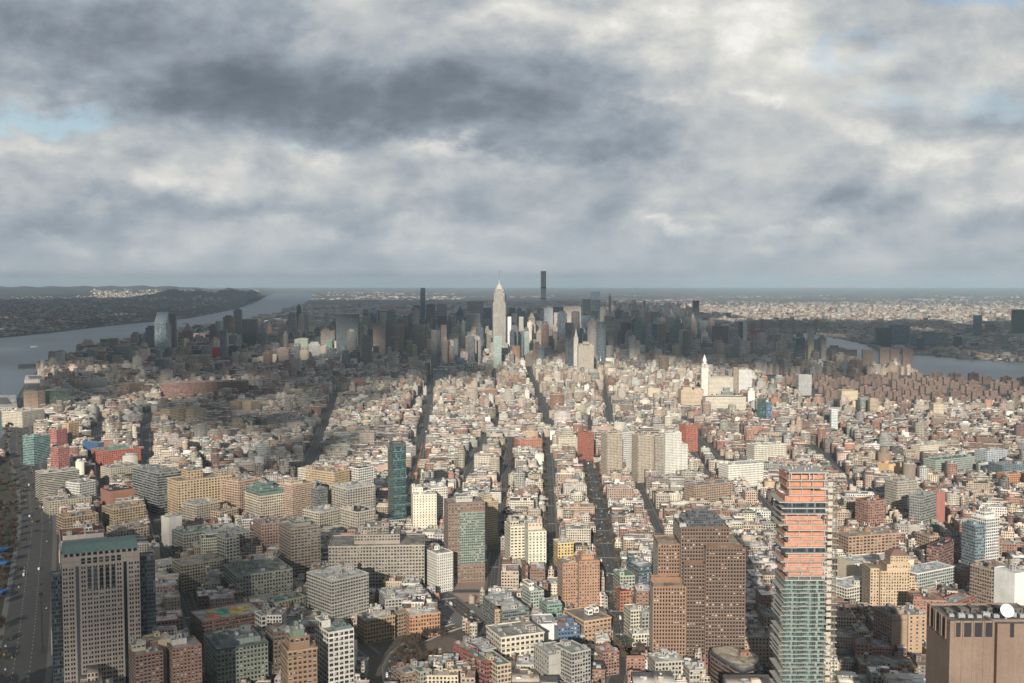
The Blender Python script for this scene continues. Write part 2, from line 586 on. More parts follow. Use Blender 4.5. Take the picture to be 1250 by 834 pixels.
def water_material():
    m, e, bs = new_mat('river_water')
    g = e.n.new('ShaderNodeNewGeometry')
    big = e.noise(g.outputs['Position'], 0.0016, 5, 0.6)
    e.l.new(e.ramp(big, [(0.3, (.055, .085, .115)), (0.7, (.09, .125, .155))]), bs.inputs['Base Color'])
    e.l.new(e.m('ADD', 0.22, e.m('MULTIPLY', big, 0.2)), bs.inputs['Roughness'])
    b = e.n.new('ShaderNodeBump')
    b.inputs['Strength'].default_value = 0.25
    b.inputs['Distance'].default_value = 1.0
    e.l.new(e.noise(g.outputs['Position'], 0.12, 5, 0.7), b.inputs['Height'])
    e.l.new(b.outputs[0], bs.inputs['Normal'])
    bs.inputs['IOR'].default_value = 1.33
    return m


M_WATER = water_material()
HUDSON_PX = [(-70, 560), (-70, 418), (0, 413), (60, 407), (110, 401), (150, 396.5), (190, 393), (230, 389), (262, 383), (290, 377), (305, 371), (318, 366), (328, 360.5), (334, 358),
             (384, 358), (383, 362), (375, 368), (365, 374), (350, 381), (330, 388), (305, 394), (270, 399), (240, 403), (205, 409), (170, 415), (140, 421), (110, 427), (85, 434), (60, 441),
             (48, 450), (40, 460), (30, 470), (22, 482), (20, 500), (14, 515), (5, 530), (-20, 560)]
EAST_PX = [(978, 405.5), (1010, 411), (1045, 418), (1062, 423), (1075, 431), (1110, 433), (1150, 436), (1180, 438.5), (1215, 441), (1260, 443), (1340, 447), (1340, 475), (1250, 467), (1200, 463), (1150, 459),
           (1110, 457), (1060, 455), (1045, 449), (1025, 441), (1003, 433), (985, 429.5), (960, 426), (925, 416.5), (890, 409), (880, 404), (900, 404), (930, 410), (960, 418), (983, 424), (975, 416), (968, 409)]
HUDSON = [at(*p) for p in HUDSON_PX]
EAST = [at(*p) for p in EAST_PX]
flat_poly('river', HUDSON, 0.25, M_WATER)
flat_poly('river', EAST, 0.25, M_WATER)


def inside(poly, X, Y):
    X, Y = np.asarray(X, float), np.asarray(Y, float)
    r = np.zeros(X.shape, bool)
    n = len(poly)
    for i in range(n):
        x1, y1 = poly[i]
        x2, y2 = poly[(i + 1) % n]
        if y1 == y2: continue
        c = (Y > min(y1, y2)) & (Y <= max(y1, y2)) & (X < (Y - y1) / (y2 - y1) * (x2 - x1) + x1)
        r ^= c
    return r


# the wooded heights of the far shore
NJ_U = np.array([-160, 0, 60, 110, 150, 190, 230, 262, 290, 305, 318, 328, 345.])
NJ_Y = np.array([424, 413, 407, 401, 396.5, 393, 389, 383, 377, 371, 366, 360.5, 358.])


def nj_shore(u):
    return CAMH * F0 / (np.interp(u, NJ_U, NJ_Y) - EYE)


def nj_height(u, d):
    sh = nj_shore(u)
    t = d - sh
    h = (18 + 52 * ss(60, 140, u)) * ss(250, 1300, t) + 40 * ss(1500, 4000, t) * (1 - ss(60, 140, u))
    dr = np.maximum(20000, sh + 1500)
    h = h + 130 * np.exp(-((d - dr) / 2300.) ** 2) * ss(140, 215, u) * (1 - ss(308, 326, u))
    h = h + 150 * np.exp(-((d - 33000) / 5200.) ** 2) * (1 - ss(200, 300, u))
    h = h * (1 - ss(312, 332, u))
    return h * (0.82 + 0.36 * (0.5 + 0.5 * np.sin(u * 0.13 + d * 0.0009) * np.sin(u * 0.047 - d * 0.0004)))


us = np.linspace(-150, 336, 122)
tt = np.concatenate([np.linspace(30, 4000, 22), np.geomspace(4400, 32000, 40)])
hv, hf = [], []
for u in us:
    s0 = float(nj_shore(u))
    for t in tt:
        d = s0 + t
        hv.append(((u - 625) / F0 * d, d, 0.15 + float(nj_height(u, d))))
nt = len(tt)
for i in range(len(us) - 1):
    for j in range(nt - 1):
        hf.append((i * nt + j, (i + 1) * nt + j, (i + 1) * nt + j + 1, i * nt + j + 1))
me = bpy.data.meshes.new('hills')
me.from_pydata(hv, [], hf)
m_, e_, b_ = new_mat('wooded_hills')
g_ = e_.n.new('ShaderNodeNewGeometry')
na_ = e_.noise(g_.outputs['Position'], 0.004, 8, 0.7)
nb_ = e_.noise(g_.outputs['Position'], 0.02, 6, 0.7)
e_.l.new(e_.mix(e_.m('MULTIPLY', e_.m('SUBTRACT', na_, 0.56), 8.0, clamp=True), e_.ramp(nb_, [(0.3, (.018, .02, .014)), (0.6, (.05, .045, .03)), (0.8, (.085, .07, .05))]),
                 e_.ramp(nb_, [(0.3, (.05, .05, .048)), (0.55, (.16, .15, .14)), (0.75, (.34, .31, .28))])), b_.inputs['Base Color'])
b_.inputs['Roughness'].default_value = 0.95
me.materials.append(m_)
for p in me.polygons: p.use_smooth = True
tag(link('hills', me), kind='structure')

# ------------------------------------------------------------------ roads
M_ASPH = plain('asphalt', (.075, .071, .068), .85, 0, .35, .09)
M_PAVE = plain('pavement_concrete', (.16, .155, .145), .85, 0, .3, .2)
M_PAINT = plain('road_paint', (.62, .62, .58), .7, 0, .15, 1.0)
M_DIRT = plain('bare_earth', (.17, .128, .10), .95, 0, .35, .06)
M_LAWN = plain('winter_lawn', (.042, .042, .024), .95, 0, .4, .08)


def densify(p, step=25.0):
    out = []
    for a, b in zip(p[:-1], p[1:]):
        n = max(1, int(math.dist(a, b) / step))
        for i in range(n):
            out.append((a[0] + (b[0] - a[0]) * i / n, a[1] + (b[1] - a[1]) * i / n))
    out.append(p[-1])
    for _ in range(6):      # round the corners
        out = [out[0]] + [((out[i - 1][0] + 2 * out[i][0] + out[i + 1][0]) / 4, (out[i - 1][1] + 2 * out[i][1] + out[i + 1][1]) / 4) for i in range(1, len(out) - 1)] + [out[-1]]
    return out


def offset_line(p, o):
    r = []
    for i in range(len(p)):
        a, b = p[max(0, i - 1)], p[min(len(p) - 1, i + 1)]
        l = math.dist(a, b) or 1
        nx, ny = (b[1] - a[1]) / l, -(b[0] - a[0]) / l
        r.append((p[i][0] + nx * o, p[i][1] + ny * o))
    return r


def ribbon(name, p, o0, o1, z, mat, thick=0.0):
    A, B = offset_line(p, o0), offset_line(p, o1)
    n = len(p)
    v = [(x, y, z) for x, y in A] + [(x, y, z) for x, y in B]
    f = [(i, n + i, n + i + 1, i + 1) for i in range(n - 1)]
    if thick:
        v += [(x, y, z - thick) for x, y in A] + [(x, y, z - thick) for x, y in B]
        f += [(i, i + 1, 2 * n + i + 1, 2 * n + i) for i in range(n - 1)]
        f += [(n + i + 1, n + i, 3 * n + i, 3 * n + i + 1) for i in range(n - 1)]
    me = bpy.data.meshes.new(name)
    me.from_pydata(v, [], f)
    me.update()
    if me.polygons[0].normal.z < 0:
        me.flip_normals()
    me.materials.append(mat)
    return tag(link(name, me), kind='structure')


STREETS = []      # (points, half width of the corridor kept free)


def street(px, width, marks=True, side=3.5, keep=None, z=0.06):
    p = densify([at(*q) for q in px])
    ribbon('road', p, -width / 2, width / 2, z, M_ASPH)
    ribbon('pavement', p, -width / 2 - side, -width / 2, z + .13, M_PAVE, .19)
    ribbon('pavement', p, width / 2, width / 2 + side, z + .13, M_PAVE, .19)
    STREETS.append((np.array(p), keep or width / 2 + side))
    if marks:
        mb = MB()
        for k in (-1, 1):
            L = offset_line(p, k * width / 6)
            for i in range(0, len(L) - 1):
                a, b = L[i], L[i + 1]
                for s_ in (0.0, 0.5):
                    q0 = (a[0] + (b[0] - a[0]) * s_, a[1] + (b[1] - a[1]) * s_)
                    q1 = (a[0] + (b[0] - a[0]) * (s_ + .22), a[1] + (b[1] - a[1]) * (s_ + .22))
                    l = math.dist(q0, q1) or 1
                    nx, ny = (q1[1] - q0[1]) / l * .15, -(q1[0] - q0[0]) / l * .15
                    mb.quad([(q0[0] - nx, q0[1] - ny, z + .006), (q0[0] + nx, q0[1] + ny, z + .006), (q1[0] + nx, q1[1] + ny, z + .006), (q1[0] - nx, q1[1] - ny, z + .006)], (1, 1, 1))
        tag(mb.build('road_markings', M_PAINT), kind='structure')
    return p


S_HIGHWAY = street([(10, 900), (24, 834), (33, 770), (40, 700), (46, 640), (40, 590), (24, 545), (24, 515), (36, 488), (45, 462)], 46, side=6, keep=33, z=.10)
S_GREENWICH = street([(128, 700), (136, 662), (126, 600), (118, 545), (120, 520), (128, 500)], 14)
S_HUDSON = street([(300, 990), (262, 860), (246, 790), (224, 725), (200, 672), (181, 600), (178, 555), (178, 525), (184, 505)], 15)
S_SEVENTH = street([(362, 600), (375, 570), (390, 535), (402, 500), (412, 478)], 22)
S_SIXTH = street([(500, 612), (505, 590), (512, 545), (526, 480), (538, 440), (541, 425), (544, 412)], 19)
S_SULLIVAN = street([(556, 612), (566, 590), (577, 560), (592, 530)], 10)
S_THOMPSON = street([(600, 720), (604, 680), (612, 620), (618, 575), (624, 535)], 12)
S_LAGUARDIA = street([(676, 712), (674, 690), (671, 600), (668, 535)], 14)
S_FIFTH = street([(672, 524), (662, 495), (650, 465), (640, 440), (636, 428), (632, 414)], 22)
S_BROADWAY = street([(772, 800), (764, 775), (750, 720), (736, 655), (724, 590), (716, 550), (711, 530)], 24)
S_UNIVERSITY = street([(746, 524), (742, 500), (738, 478), (734, 462)], 13)
S_MERCER = street([(812, 672), (800, 640), (778, 590), (771, 572)], 13)
S_LAFAYETTE = street([(950, 648), (930, 612), (905, 585), (875, 560), (850, 535), (834, 510)], 15)
S_CROSBY = street([(868, 590), (850, 560), (836, 535)], 8)
S_BOWERY = street([(1085, 640), (1056, 607), (1032, 585), (1010, 566), (985, 545)], 14)
S_CENTRE = street([(1190, 700), (1172, 665), (1150, 638), (1130, 615)], 13)
S_CANAL = street([(470, 690), (510, 705), (545, 727), (580, 757), (612, 787), (650, 822)], 18)
S_VARICK = street([(405, 760), (440, 785), (455, 800)], 12, marks=False)
S_SPRING = street([(552, 722), (600, 716), (640, 722), (690, 738)], 12, marks=False)
S_CHURCH = street([(742, 880), (752, 830), (764, 790)], 14, marks=False)
# the sunken tunnel road that bends round the bare oval
S_RAMP = street([(560, 764), (520, 772), (485, 782), (464, 797), (460, 815), (470, 834), (485, 852)], 13, side=2, keep=12, z=.09)

for k_, o_w in enumerate((-8.6, 8.2)):
    pw = ribbon('ramp_wall', S_RAMP, o_w, o_w + .5, 1.5, plain('ramp_concrete', (.42, .40, .36), .8), 1.6)
    del pw['kind']
    tag(pw, ['pale curved concrete wall along the outer side of the sunken road', 'pale curved concrete wall between the sunken road and the earth oval'][k_], 'wall')
M_COURT = plain('court_blue', (.02, .16, .42), .7, 0, .2, .2)
VACANT_PX = [(541, 720), (560, 711), (604, 709), (600, 726), (585, 736), (556, 734)]
OVAL_PX = [(482, 800), (500, 785), (535, 776), (556, 780), (560, 796), (548, 812), (520, 826), (490, 830), (476, 818)]
PARK_PX = [(742, 800), (752, 785), (780, 788), (792, 800), (785, 815), (750, 812)]
VERGE_PX = [(-60, 590), (8, 560), (18, 600), (20, 650), (12, 720), (2, 790), (-12, 860), (-160, 860)]
VACANT, OVAL, PARK, VERGE = ([at(*p) for p in q] for q in (VACANT_PX, OVAL_PX, PARK_PX, VERGE_PX))
flat_poly('vacant_ground', VACANT, .05, plain('pink_paving', (.36, .25, .20), .9, 0, .2, .05))
flat_poly('bare_oval_ground', OVAL, .05, M_DIRT)
flat_poly('plaza_ground', PARK, .05, plain('plaza_paving', (.20, .18, .155), .9))
flat_poly('riverside_park_ground', VERGE, .05, M_LAWN)
SQUARE_PX = [(628, 549), (640, 545), (715, 545), (720, 549), (712, 556), (630, 556)]
RING_PX = [(440, 768), (480, 762), (556, 762), (578, 783), (566, 808), (548, 826), (530, 812), (500, 812), (488, 822), (484, 850), (446, 850), (432, 806)]
YARD_PX = [(512, 738), (556, 737), (600, 737), (618, 768), (600, 776), (560, 764), (536, 762)]
RING, YARD = [at(*p) for p in RING_PX], [at(*p) for p in YARD_PX]
flat_poly('traffic_island_ground', RING, .03, plain('worn_earth', (.105, .085, .068), .95, 0, .5, .09))
flat_poly('yard_ground', YARD, .03, plain('worn_paving', (.17, .16, .145), .9, 0, .4, .12))
OPEN = [VACANT, OVAL, PARK, VERGE, RING, YARD]

# ------------------------------------------------------------------ unseen clouds over and behind the camera, shaped to shade the city
def ico(sub):
    import bmesh
    bm = bmesh.new()
    bmesh.ops.create_icosphere(bm, subdivisions=sub, radius=1.0)
    v = np.array([x.co[:] for x in bm.verts])
    f = np.array([[q.index for q in x.verts] for x in bm.faces])
    bm.free()
    return v, f


ICO2, ICO1 = ico(2), ico(1)
m_cloud, e_c, b_c = new_mat('cloud_white')
b_c.inputs['Base Color'].default_value = (.82, .82, .83, 1)
b_c.inputs['Roughness'].default_value = 1.0
CZ = 4500.0
SH = (TO_SUN.x / TO_SUN.z * CZ, TO_SUN.y / TO_SUN.z * CZ)


def cloud(puffs, label=None):
    """puffs: ground centre of the shaded spot and radius; the puff stands above it along the sun's direction"""
    Vs, Fs, k = [], [], 0
    for (x, y, r) in puffs:
        v, f = ICO1
        j = 1 + 0.18 * np.sin(v[:, [0]] * 5 + x) * np.sin(v[:, [1]] * 6 + y)
        sq = random.uniform(.35, .6)
        p = v * j * np.array([r * random.uniform(.85, 1.2), r * random.uniform(.85, 1.2), r * sq])
        zc = CZ + random.uniform(-.15, .3) * r
        p = p + np.array([x + SH[0] * zc / CZ, y + SH[1] * zc / CZ, zc])
        Vs.append(p)
        Fs.append(f + k)
        k += len(v)
    me = bpy.data.meshes.new('cloud')
    me.from_pydata(np.concatenate(Vs).tolist(), [], np.concatenate(Fs).tolist())
    me.materials.append(m_cloud)
    for p in me.polygons: p.use_smooth = True
    return tag(link('cloud', me), kind='stuff')


def seg_dist(p, a, b):
    ax, ay_ = a; bx, by = b
    t = max(0, min(1, ((p[0] - ax) * (bx - ax) + (p[1] - ay_) * (by - ay_)) / ((bx - ax) ** 2 + (by - ay_) ** 2)))
    return math.dist(p, (ax + t * (bx - ax), ay_ + t * (by - ay_)))


def to_px(x, y):
    q = pix(x, y, 0)
    return q


rc = random.Random(5)
EDGE_U = [-50, 60, 150, 200, 300, 400, 450, 500, 560, 620, 700, 800, 900, 1000, 1120, 1250, 1350]
EDGE_Y = [466, 476, 505, 552, 570, 570, 532, 496, 468, 458, 456, 456, 456, 458, 462, 468, 472]
TOP_Y = [370, 370, 370, 370, 366, 364, 363, 363, 363, 364, 368, 376, 391, 394, 396, 396, 396]
mass = []
n_try = 0
while len(mass) < 4200 and n_try < 400000:
    n_try += 1
    d = rc.uniform(2100, 21500)
    u = rc.uniform(-60, 1320)
    x, y = (u - 625) / F0 * d, d
    if rc.random() > d / 13000: continue
    pu, py = to_px(x, y)
    lo, hi = np.interp(u, EDGE_U, EDGE_Y), np.interp(u, EDGE_U, TOP_Y)
    if not (hi < py + rc.uniform(-2, 2) < lo + 8): continue
    depth = (lo + 8 - py) / (40 if u > 520 else 62)          # thins out towards the sunlit streets
    thick = min(.66, max(0.0, depth))
    if py > 470: thick *= .48
    if rc.random() > thick: continue
    r = rc.uniform(55, 120) * (1 + d / 8000)
    # sunlit gaps: the spired tower and its neighbours, some of the middle distance
    if seg_dist((x, y), (-57, 4950), (90, 6100)) < r + 95: continue
    if seg_dist((x, y), (300, 4560), (360, 4900)) < r + 50: continue
    if seg_dist((x, y), (360, 6700), (470, 7100)) < r + 70: continue
    if math.dist((x, y), (-1650, 5900)) < r + 60: continue
    if math.sin(x * .0031 + 1.2) * math.sin(y * .0023 + x * .0011) > .66: continue
    mass.append((x, y, r))
cloud(mass)
# loose unseen puffs set to half shade the near streets on the river side
near = []
while len(near) < 110:
    u, py = rc.uniform(-60, 520), rc.uniform(640, 880)
    x, y = at(u, py)
    k = max(0.0, min(1.0, (430 - u) / 260)) * (0.9 if py > 660 else .3) + (0.25 if py > 740 else 0)
    if rc.random() < k:
        near.append((x + rc.uniform(-40, 120), y + rc.uniform(-60, 420), rc.uniform(18, 40)))
cloud(near)
# ------------------------------------------------------------------ buildings
PAL = dict(cream=(.54, .45, .34), white=(.70, .67, .61), tan=(.41, .31, .205), sand=(.47, .385, .28), brick=(.225, .12, .09), redbrick=(.27, .10, .075), brown=(.175, .12, .09),
           orange=(.40, .20, .11), pink=(.45, .29, .23), grey=(.29, .275, .25), lgrey=(.43, .41, .37), dgrey=(.12, .12, .125), green=(.15, .25, .21), teal=(.08, .20, .20), slate=(.11, .15, .19),
           blue=(.06, .15, .32), yellow=(.52, .37, .17), black=(.04, .042, .05), red=(.42, .085, .06), terracotta=(.33, .165, .105), dblue=(.035, .06, .10), pale=(.40, .46, .50), tealglass=(.05, .16, .16),
           rwhite=(.62, .60, .56), rgrey=(.30, .29, .27), rtan=(.36, .30, .24), rblack=(.055, .055, .058), rsilver=(.46, .46, .45), rgreen=(.15, .24, .20), rred=(.25, .09, .06))


def C(c):
    return PAL[c] if isinstance(c, str) else c


def vary(c, a=.06, r=random):
    k = 1 + r.uniform(-a, a)
    return tuple(max(.01, x * k * (1 + r.uniform(-a / 2, a / 2))) for x in C(c))


FOOT = []       # footprints taken: (cx, cy, rz, hw, hd)
LM = {}         # landmarks that labels can point at
WIN_CACHE = {}
PART_CACHE = {}


M_SILL = plain('stone_sill', (.40, .37, .33), .8)
M_BLIND = plain('window_blind', (.42, .40, .35), .8)


def window_mesh(w, h, double, glass, frame, kind=0):
    """kind 0 bare, 1 blind half down, 2 blind nearly closed on one pane, 3 with a cooling box under the sash"""
    key = (round(w, 1), round(h, 1), double, glass.name, frame.name, kind)
    if key not in WIN_CACHE:
        w, h = key[0], key[1]
        mb = MB()
        t = min(.14, w * .08)
        panes = [(-w / 2, w / 2)]
        if double:
            panes = [(-w / 2, -w * .09), (w * .09, w / 2)]
        elif w > 2.2:
            n = max(2, round(w / 1.5))
            panes = [(-w / 2 + w * i / n, -w / 2 + w * (i + 1) / n) for i in range(n)]
        for i, (a, b) in enumerate(panes):
            mb.quad([(a + t, -.05, -h / 2 + t), (b - t, -.05, -h / 2 + t), (b - t, -.05, h / 2 - t), (a + t, -.05, h / 2 - t)], (1, 1, 1), 0, None, 0)
            d = 0.45 if kind == 1 else (.8 if kind == 2 and i % 2 == 0 else 0)
            if d:
                zb = h / 2 - t - (h - 2 * t) * d
                mb.quad([(a + t, -.07, zb), (b - t, -.07, zb), (b - t, -.07, h / 2 - t), (a + t, -.07, h / 2 - t)], (1, 1, 1), 0, None, 3)
            O = [(a, -h / 2), (b, -h / 2), (b, h / 2), (a, h / 2)]
            I = [(a + t, -h / 2 + t), (b - t, -h / 2 + t), (b - t, h / 2 - t), (a + t, h / 2 - t)]
            for i2 in range(4):
                j = (i2 + 1) % 4
                mb.quad([(O[i2][0], -.12, O[i2][1]), (O[j][0], -.12, O[j][1]), (I[j][0], -.12, I[j][1]), (I[i2][0], -.12, I[i2][1])], (1, 1, 1), 0, None, 1)
                mb.quad([(O[i2][0], .0, O[i2][1]), (O[j][0], .0, O[j][1]), (O[j][0], -.12, O[j][1]), (O[i2][0], -.12, O[i2][1])], (1, 1, 1), 0, None, 1)
        z = -h / 2
        mb.box(-w / 2 - .15, w / 2 + .15, -.32, 0, z - .24, z - .005, (1, 1, 1), mi=2, bottom=True)
        if kind == 3:
            mb.box(-.4, .4, -.55, -.13, z + .02, z + .5, (1, 1, 1), mi=2, bottom=True)
        WIN_CACHE[key] = mb.mesh('window', [glass, frame, M_SILL, M_BLIND])
    return WIN_CACHE[key]


def shared(key, fn):
    if key not in PART_CACHE:
        PART_CACHE[key] = fn()
    return PART_CACHE[key]


def tank_mesh():
    mb = MB()
    for k in range(4):
        a = math.pi / 4 + k * math.pi / 2
        mb.bar((1.5 * math.cos(a), 1.5 * math.sin(a), 0), (1.5 * math.cos(a), 1.5 * math.sin(a), 3.0), .14, (1, 1, 1))
    mb.cyl(0, 0, 2.9, 3.05, 2.1, 2.1, (1, 1, 1), 12)
    mb.cyl(0, 0, 3.05, 7.0, 2.0, 1.95, (1, 1, 1), 12, cap=False)
    return mb.mesh('water_tank', M_TANK)


def tank_lid_mesh():
    mb = MB()
    mb.cyl(0, 0, 7.0, 8.5, 2.15, .05, (1, 1, 1), 12, cap=False)
    return mb.mesh('tank_lid', M_METAL)


def ac_mesh():
    mb = MB()
    mb.box(-1.5, 1.5, -1.1, 1.1, .35, 2.0, (1, 1, 1), bottom=True)
    mb.cyl(-.6, 0, 2.0, 2.3, .55, .5, (1, 1, 1), 10)
    mb.cyl(.7, 0, 2.0, 2.3, .55, .5, (1, 1, 1), 10)
    mb.box(-1.3, -1.1, -1, 1, 0, .35, (1, 1, 1))
    mb.box(1.1, 1.3, -1, 1, 0, .35, (1, 1, 1))
    return mb.mesh('cooling_unit', M_METAL)


def add_tank(root, x, y, z, s=1.0):
    t = link('water_tank', shared('tank', tank_mesh), root, (x, y, z))
    t.scale = (s, s, s)
    link('tank_lid', shared('tank_lid', tank_lid_mesh), t)


def add_ac(root, x, y, z, s=1.0, rz=0.0):
    o = link('cooling_unit', shared('ac', ac_mesh), root, (x, y, z), rz)
    o.scale = (s, s, s)


def add_bulkhead(root, x, y, z, w, d, h, col, roof):
    mb = MB()
    mb.box(x - w / 2, x + w / 2, y - d / 2, y + d / 2, z - .02, z + h, col, roof, bays=(4, 3.5), A=.04)
    mb.rim(x - w / 2 - .1, x + w / 2 + .1, y - d / 2 - .1, y + d / 2 + .1, z + h - .25, z + h + .3, .3, tuple(c * .85 for c in col))
    return mb.build('bulkhead', M_WALL, root)


def make(name, cat, label, group, ox, oy, rz, boxes, clutter=1.0, seed=0, tanks=0, cornice=None, glass=None, frame=None, wmax=100, foot=True, mats=None):
    """a building from upright blocks in its own axes; ox, oy: the origin on the ground"""
    r = random.Random(seed or hash((round(ox), round(oy))) & 0xffff)
    root = empty(name, ox, oy, 0, rz)
    tag(root, label, cat, group)
    c, s = math.cos(rz), math.sin(rz)
    cl = (-(ox) * c - (oy) * s, ox * s - oy * c)          # the camera in the building's axes
    wall = MB()
    wins = []
    for bi, b in enumerate(boxes):
        x0, x1, y0, y1, z0, z1 = b['b']
        col, rf = b['col'], b['roof']
        bay, fl = b.get('bay', 3.6), b.get('fl', 3.8)
        A = b.get('A', .5)
        mode = b.get('win', 'pattern')
        mi = b.get('mi', 0)
        par = b.get('par', 1.0)
        P = [(x0, y0), (x1, y0), (x1, y1), (x0, y1)]
        nrm = [(0, -1), (1, 0), (0, 1), (-1, 0)]
        zt = z1 - par
        for k in range(4):
            p, q = P[k], P[(k + 1) % 4]
            L = math.dist(p, q)
            nb, nf = max(1, round(L / bay)), max(1, round((zt - z0) / fl))
            mid = ((p[0] + q[0]) / 2, (p[1] + q[1]) / 2)
            vis = (cl[0] - mid[0]) * nrm[k][0] + (cl[1] - mid[1]) * nrm[k][1] > 0
            mesh_win = mode == 'mesh' and vis
            a_here = 0.0 if (mode is None or mesh_win) else A
            if 'blank' in b and k in b['blank']: a_here, mesh_win = 0.0, False
            wall.quad([(p[0], p[1], z0), (q[0], q[1], z0), (q[0], q[1], zt), (p[0], p[1], zt)], col, a_here, [(0, 0), (nb, 0), (nb, nf), (0, nf)], mi)
            if mesh_win:
                ww, wh = b.get('ww', .55) * L / nb, b.get('wh', .52) * (zt - z0) / nf
                for i in range(nb):
                    for j in range(nf):
                        t = (i + .5) / nb
                        X, Y = p[0] + (q[0] - p[0]) * t, p[1] + (q[1] - p[1]) * t
                        Z = z0 + (j + .5) * (zt - z0) / nf
                        XX, YY = X + nrm[k][0] * .6, Y + nrm[k][1] * .6
                        if any(o is not b and o['b'][0] < XX < o['b'][1] and o['b'][2] < YY < o['b'][3] and o['b'][4] - .5 < Z + wh / 2 and Z - wh / 2 < o['b'][5] + .4 for o in boxes):
                            continue
                        if b.get('skip') and b['skip'](k, i, j, nb, nf): continue
                        wins.append((Z, k, X, Y, ww, wh, b.get('double', False), r.choices((0, 1, 2, 3), (90, 6, 4, 0) if b.get('double') or b.get('bare') else (70, 15, 8, 7 if ww < 2.4 else 0))[0]))
        wall.rim(x0, x1, y0, y1, zt, z1, min(.5, (x1 - x0) * .1), b.get('pcol', col), mi)
        roof = MB()
        roof.quad([(x0 + .4, y0 + .4, zt + .05), (x1 - .4, y0 + .4, zt + .05), (x1 - .4, y1 - .4, zt + .05), (x0 + .4, y1 - .4, zt + .05)], rf)
        roof.build('roof', M_WALL, root)
    wall.build('wall', mats or M_WALL, root)
    glass, frame = glass or M_GLASS, frame or M_FRAME
    wins.sort(key=lambda w: (-round(w[0]), w[1], w[2]))
    rzk = [0, math.pi / 2, math.pi, -math.pi / 2]
    for w in wins[:wmax]:
        link('window', window_mesh(w[4], w[5], w[6], glass, frame, w[7]), root, (w[2], w[3], w[0]), rzk[w[1]])
    if len(wins) > wmax:
        V, Fc, MI, k0 = [], [], [], 0
        for w in wins[wmax:]:
            me = window_mesh(w[4], w[5], w[6], glass, frame, w[7])
            ca, sa = math.cos(rzk[w[1]]), math.sin(rzk[w[1]])
            for v in me.vertices:
                V.append((w[2] + v.co.x * ca - v.co.y * sa, w[3] + v.co.x * sa + v.co.y * ca, w[0] + v.co.z))
            for p in me.polygons:
                Fc.append(tuple(k0 + i for i in p.vertices)); MI.append(p.material_index)
            k0 += len(me.vertices)
        me = bpy.data.meshes.new('window')
        me.from_pydata(V, [], Fc)
        me.materials.append(glass); me.materials.append(frame); me.materials.append(M_SILL); me.materials.append(M_BLIND)
        me.polygons.foreach_set('material_index', np.array(MI, dtype=np.int32))
        tag(link('window', me, root), kind='stuff')
    if any(b.get('win') == 'mesh' for b in boxes) and boxes[0]['b'][5] > 18:
        x0, x1, y0, y1, z0, z1 = boxes[0]['b']
        fl0 = (z1 - boxes[0].get('par', 1.0)) / max(1, round((z1 - boxes[0].get('par', 1.0)) / boxes[0].get('fl', 3.8)))
        nf0 = round((z1 - boxes[0].get('par', 1.0)) / fl0)
        k1 = r.choice([.55, .8, 1.25, 1.4])
        for lv in sorted({2, nf0 - r.choice([1, 2]), *( [nf0 // 2] if r.random() < .4 else [])}):
            mb = MB()
            mb.rim(x0 - .28, x1 + .28, y0 - .28, y1 + .28, lv * fl0 - .3, lv * fl0 + .25, .3, tuple(min(.8, c * k1) for c in boxes[0]['col']))
            mb.build('belt_course', M_WALL, root)
    # cornice: a projecting band under the parapet of the first block
    if cornice:
        x0, x1, y0, y1, z0, z1 = boxes[0]['b']
        mb = MB()
        mb.rim(x0 - .6, x1 + .6, y0 - .6, y1 + .6, z1 - 1.5, z1 + .08, .62, C(cornice))
        mb.build('cornice', M_WALL, root)
    # things that stand on the roof
    if clutter > 0:
        tops = [b for b in boxes if not any(o is not b and o['b'][4] >= b['b'][5] - 1.5 and o['b'][0] < (b['b'][0] + b['b'][1]) / 2 < o['b'][1] for o in boxes)]
        for b in tops[:2]:
            x0, x1, y0, y1, z0, z1 = b['b']
            z = z1 - b.get('par', 1.0) + .05
            w, d = x1 - x0, y1 - y0
            if w < 7 or d < 7: continue
            spots = [(i, j) for i in range(3) for j in range(3)]
            r.shuffle(spots)
            nbk = 1 + (w * d > 900) + (w * d > 2500)

            def spot():
                i, j = spots.pop()
                return x0 + w * (i + .5 + r.uniform(-.15, .15)) / 3, y0 + d * (j + .5 + r.uniform(-.15, .15)) / 3
            for _ in range(nbk):
                X, Y = spot()
                add_bulkhead(root, X, Y, z, min(w * .3, r.uniform(4, 10)), min(d * .3, r.uniform(4, 9)), r.uniform(3, 6), vary(b['col'] if r.random() < .6 else (.36, .34, .31), .12, r), vary(b['roof'], .2, r))
            for q in range(r.choice([1, 2, 3]) if clutter >= 1 else 0):
                mb = MB()
                t_ = r.random()
                X, Y = x0 + w * r.uniform(.15, .8), y0 + d * r.uniform(.1, .85)
                if t_ < .4:
                    L = r.uniform(4, min(14, w * .5))
                    mb.box(X, min(X + L, x1 - 1), Y, min(Y + .9, y1 - 1), z + .3, z + 1.2, (.46, .46, .45), bottom=True); nm = 'duct'
                elif t_ < .7:
                    mb.prism([(X, Y), (X + 3.4, Y), (X + 3.4, min(Y + 2.2, y1 - .6)), (X, min(Y + 2.2, y1 - .6))], z - .02, z + 1.3, (.30, .33, .34), pts2=[(X + .2, Y + .9), (X + 3.2, Y + .9), (X + 3.2, Y + 1.2), (X + .2, Y + 1.2)]); nm = 'skylight'
                else:
                    mb.cyl(X, Y, z - .02, z + r.uniform(2, 4.5), .45, .4, (.20, .15, .12), 8); nm = 'chimney'
                mb.build(nm, M_WALL, root)
            for _ in range(tanks):
                X, Y = spot()
                add_tank(root, X, Y, z + r.choice([0, 0, 2.0]), r.uniform(.85, 1.15))
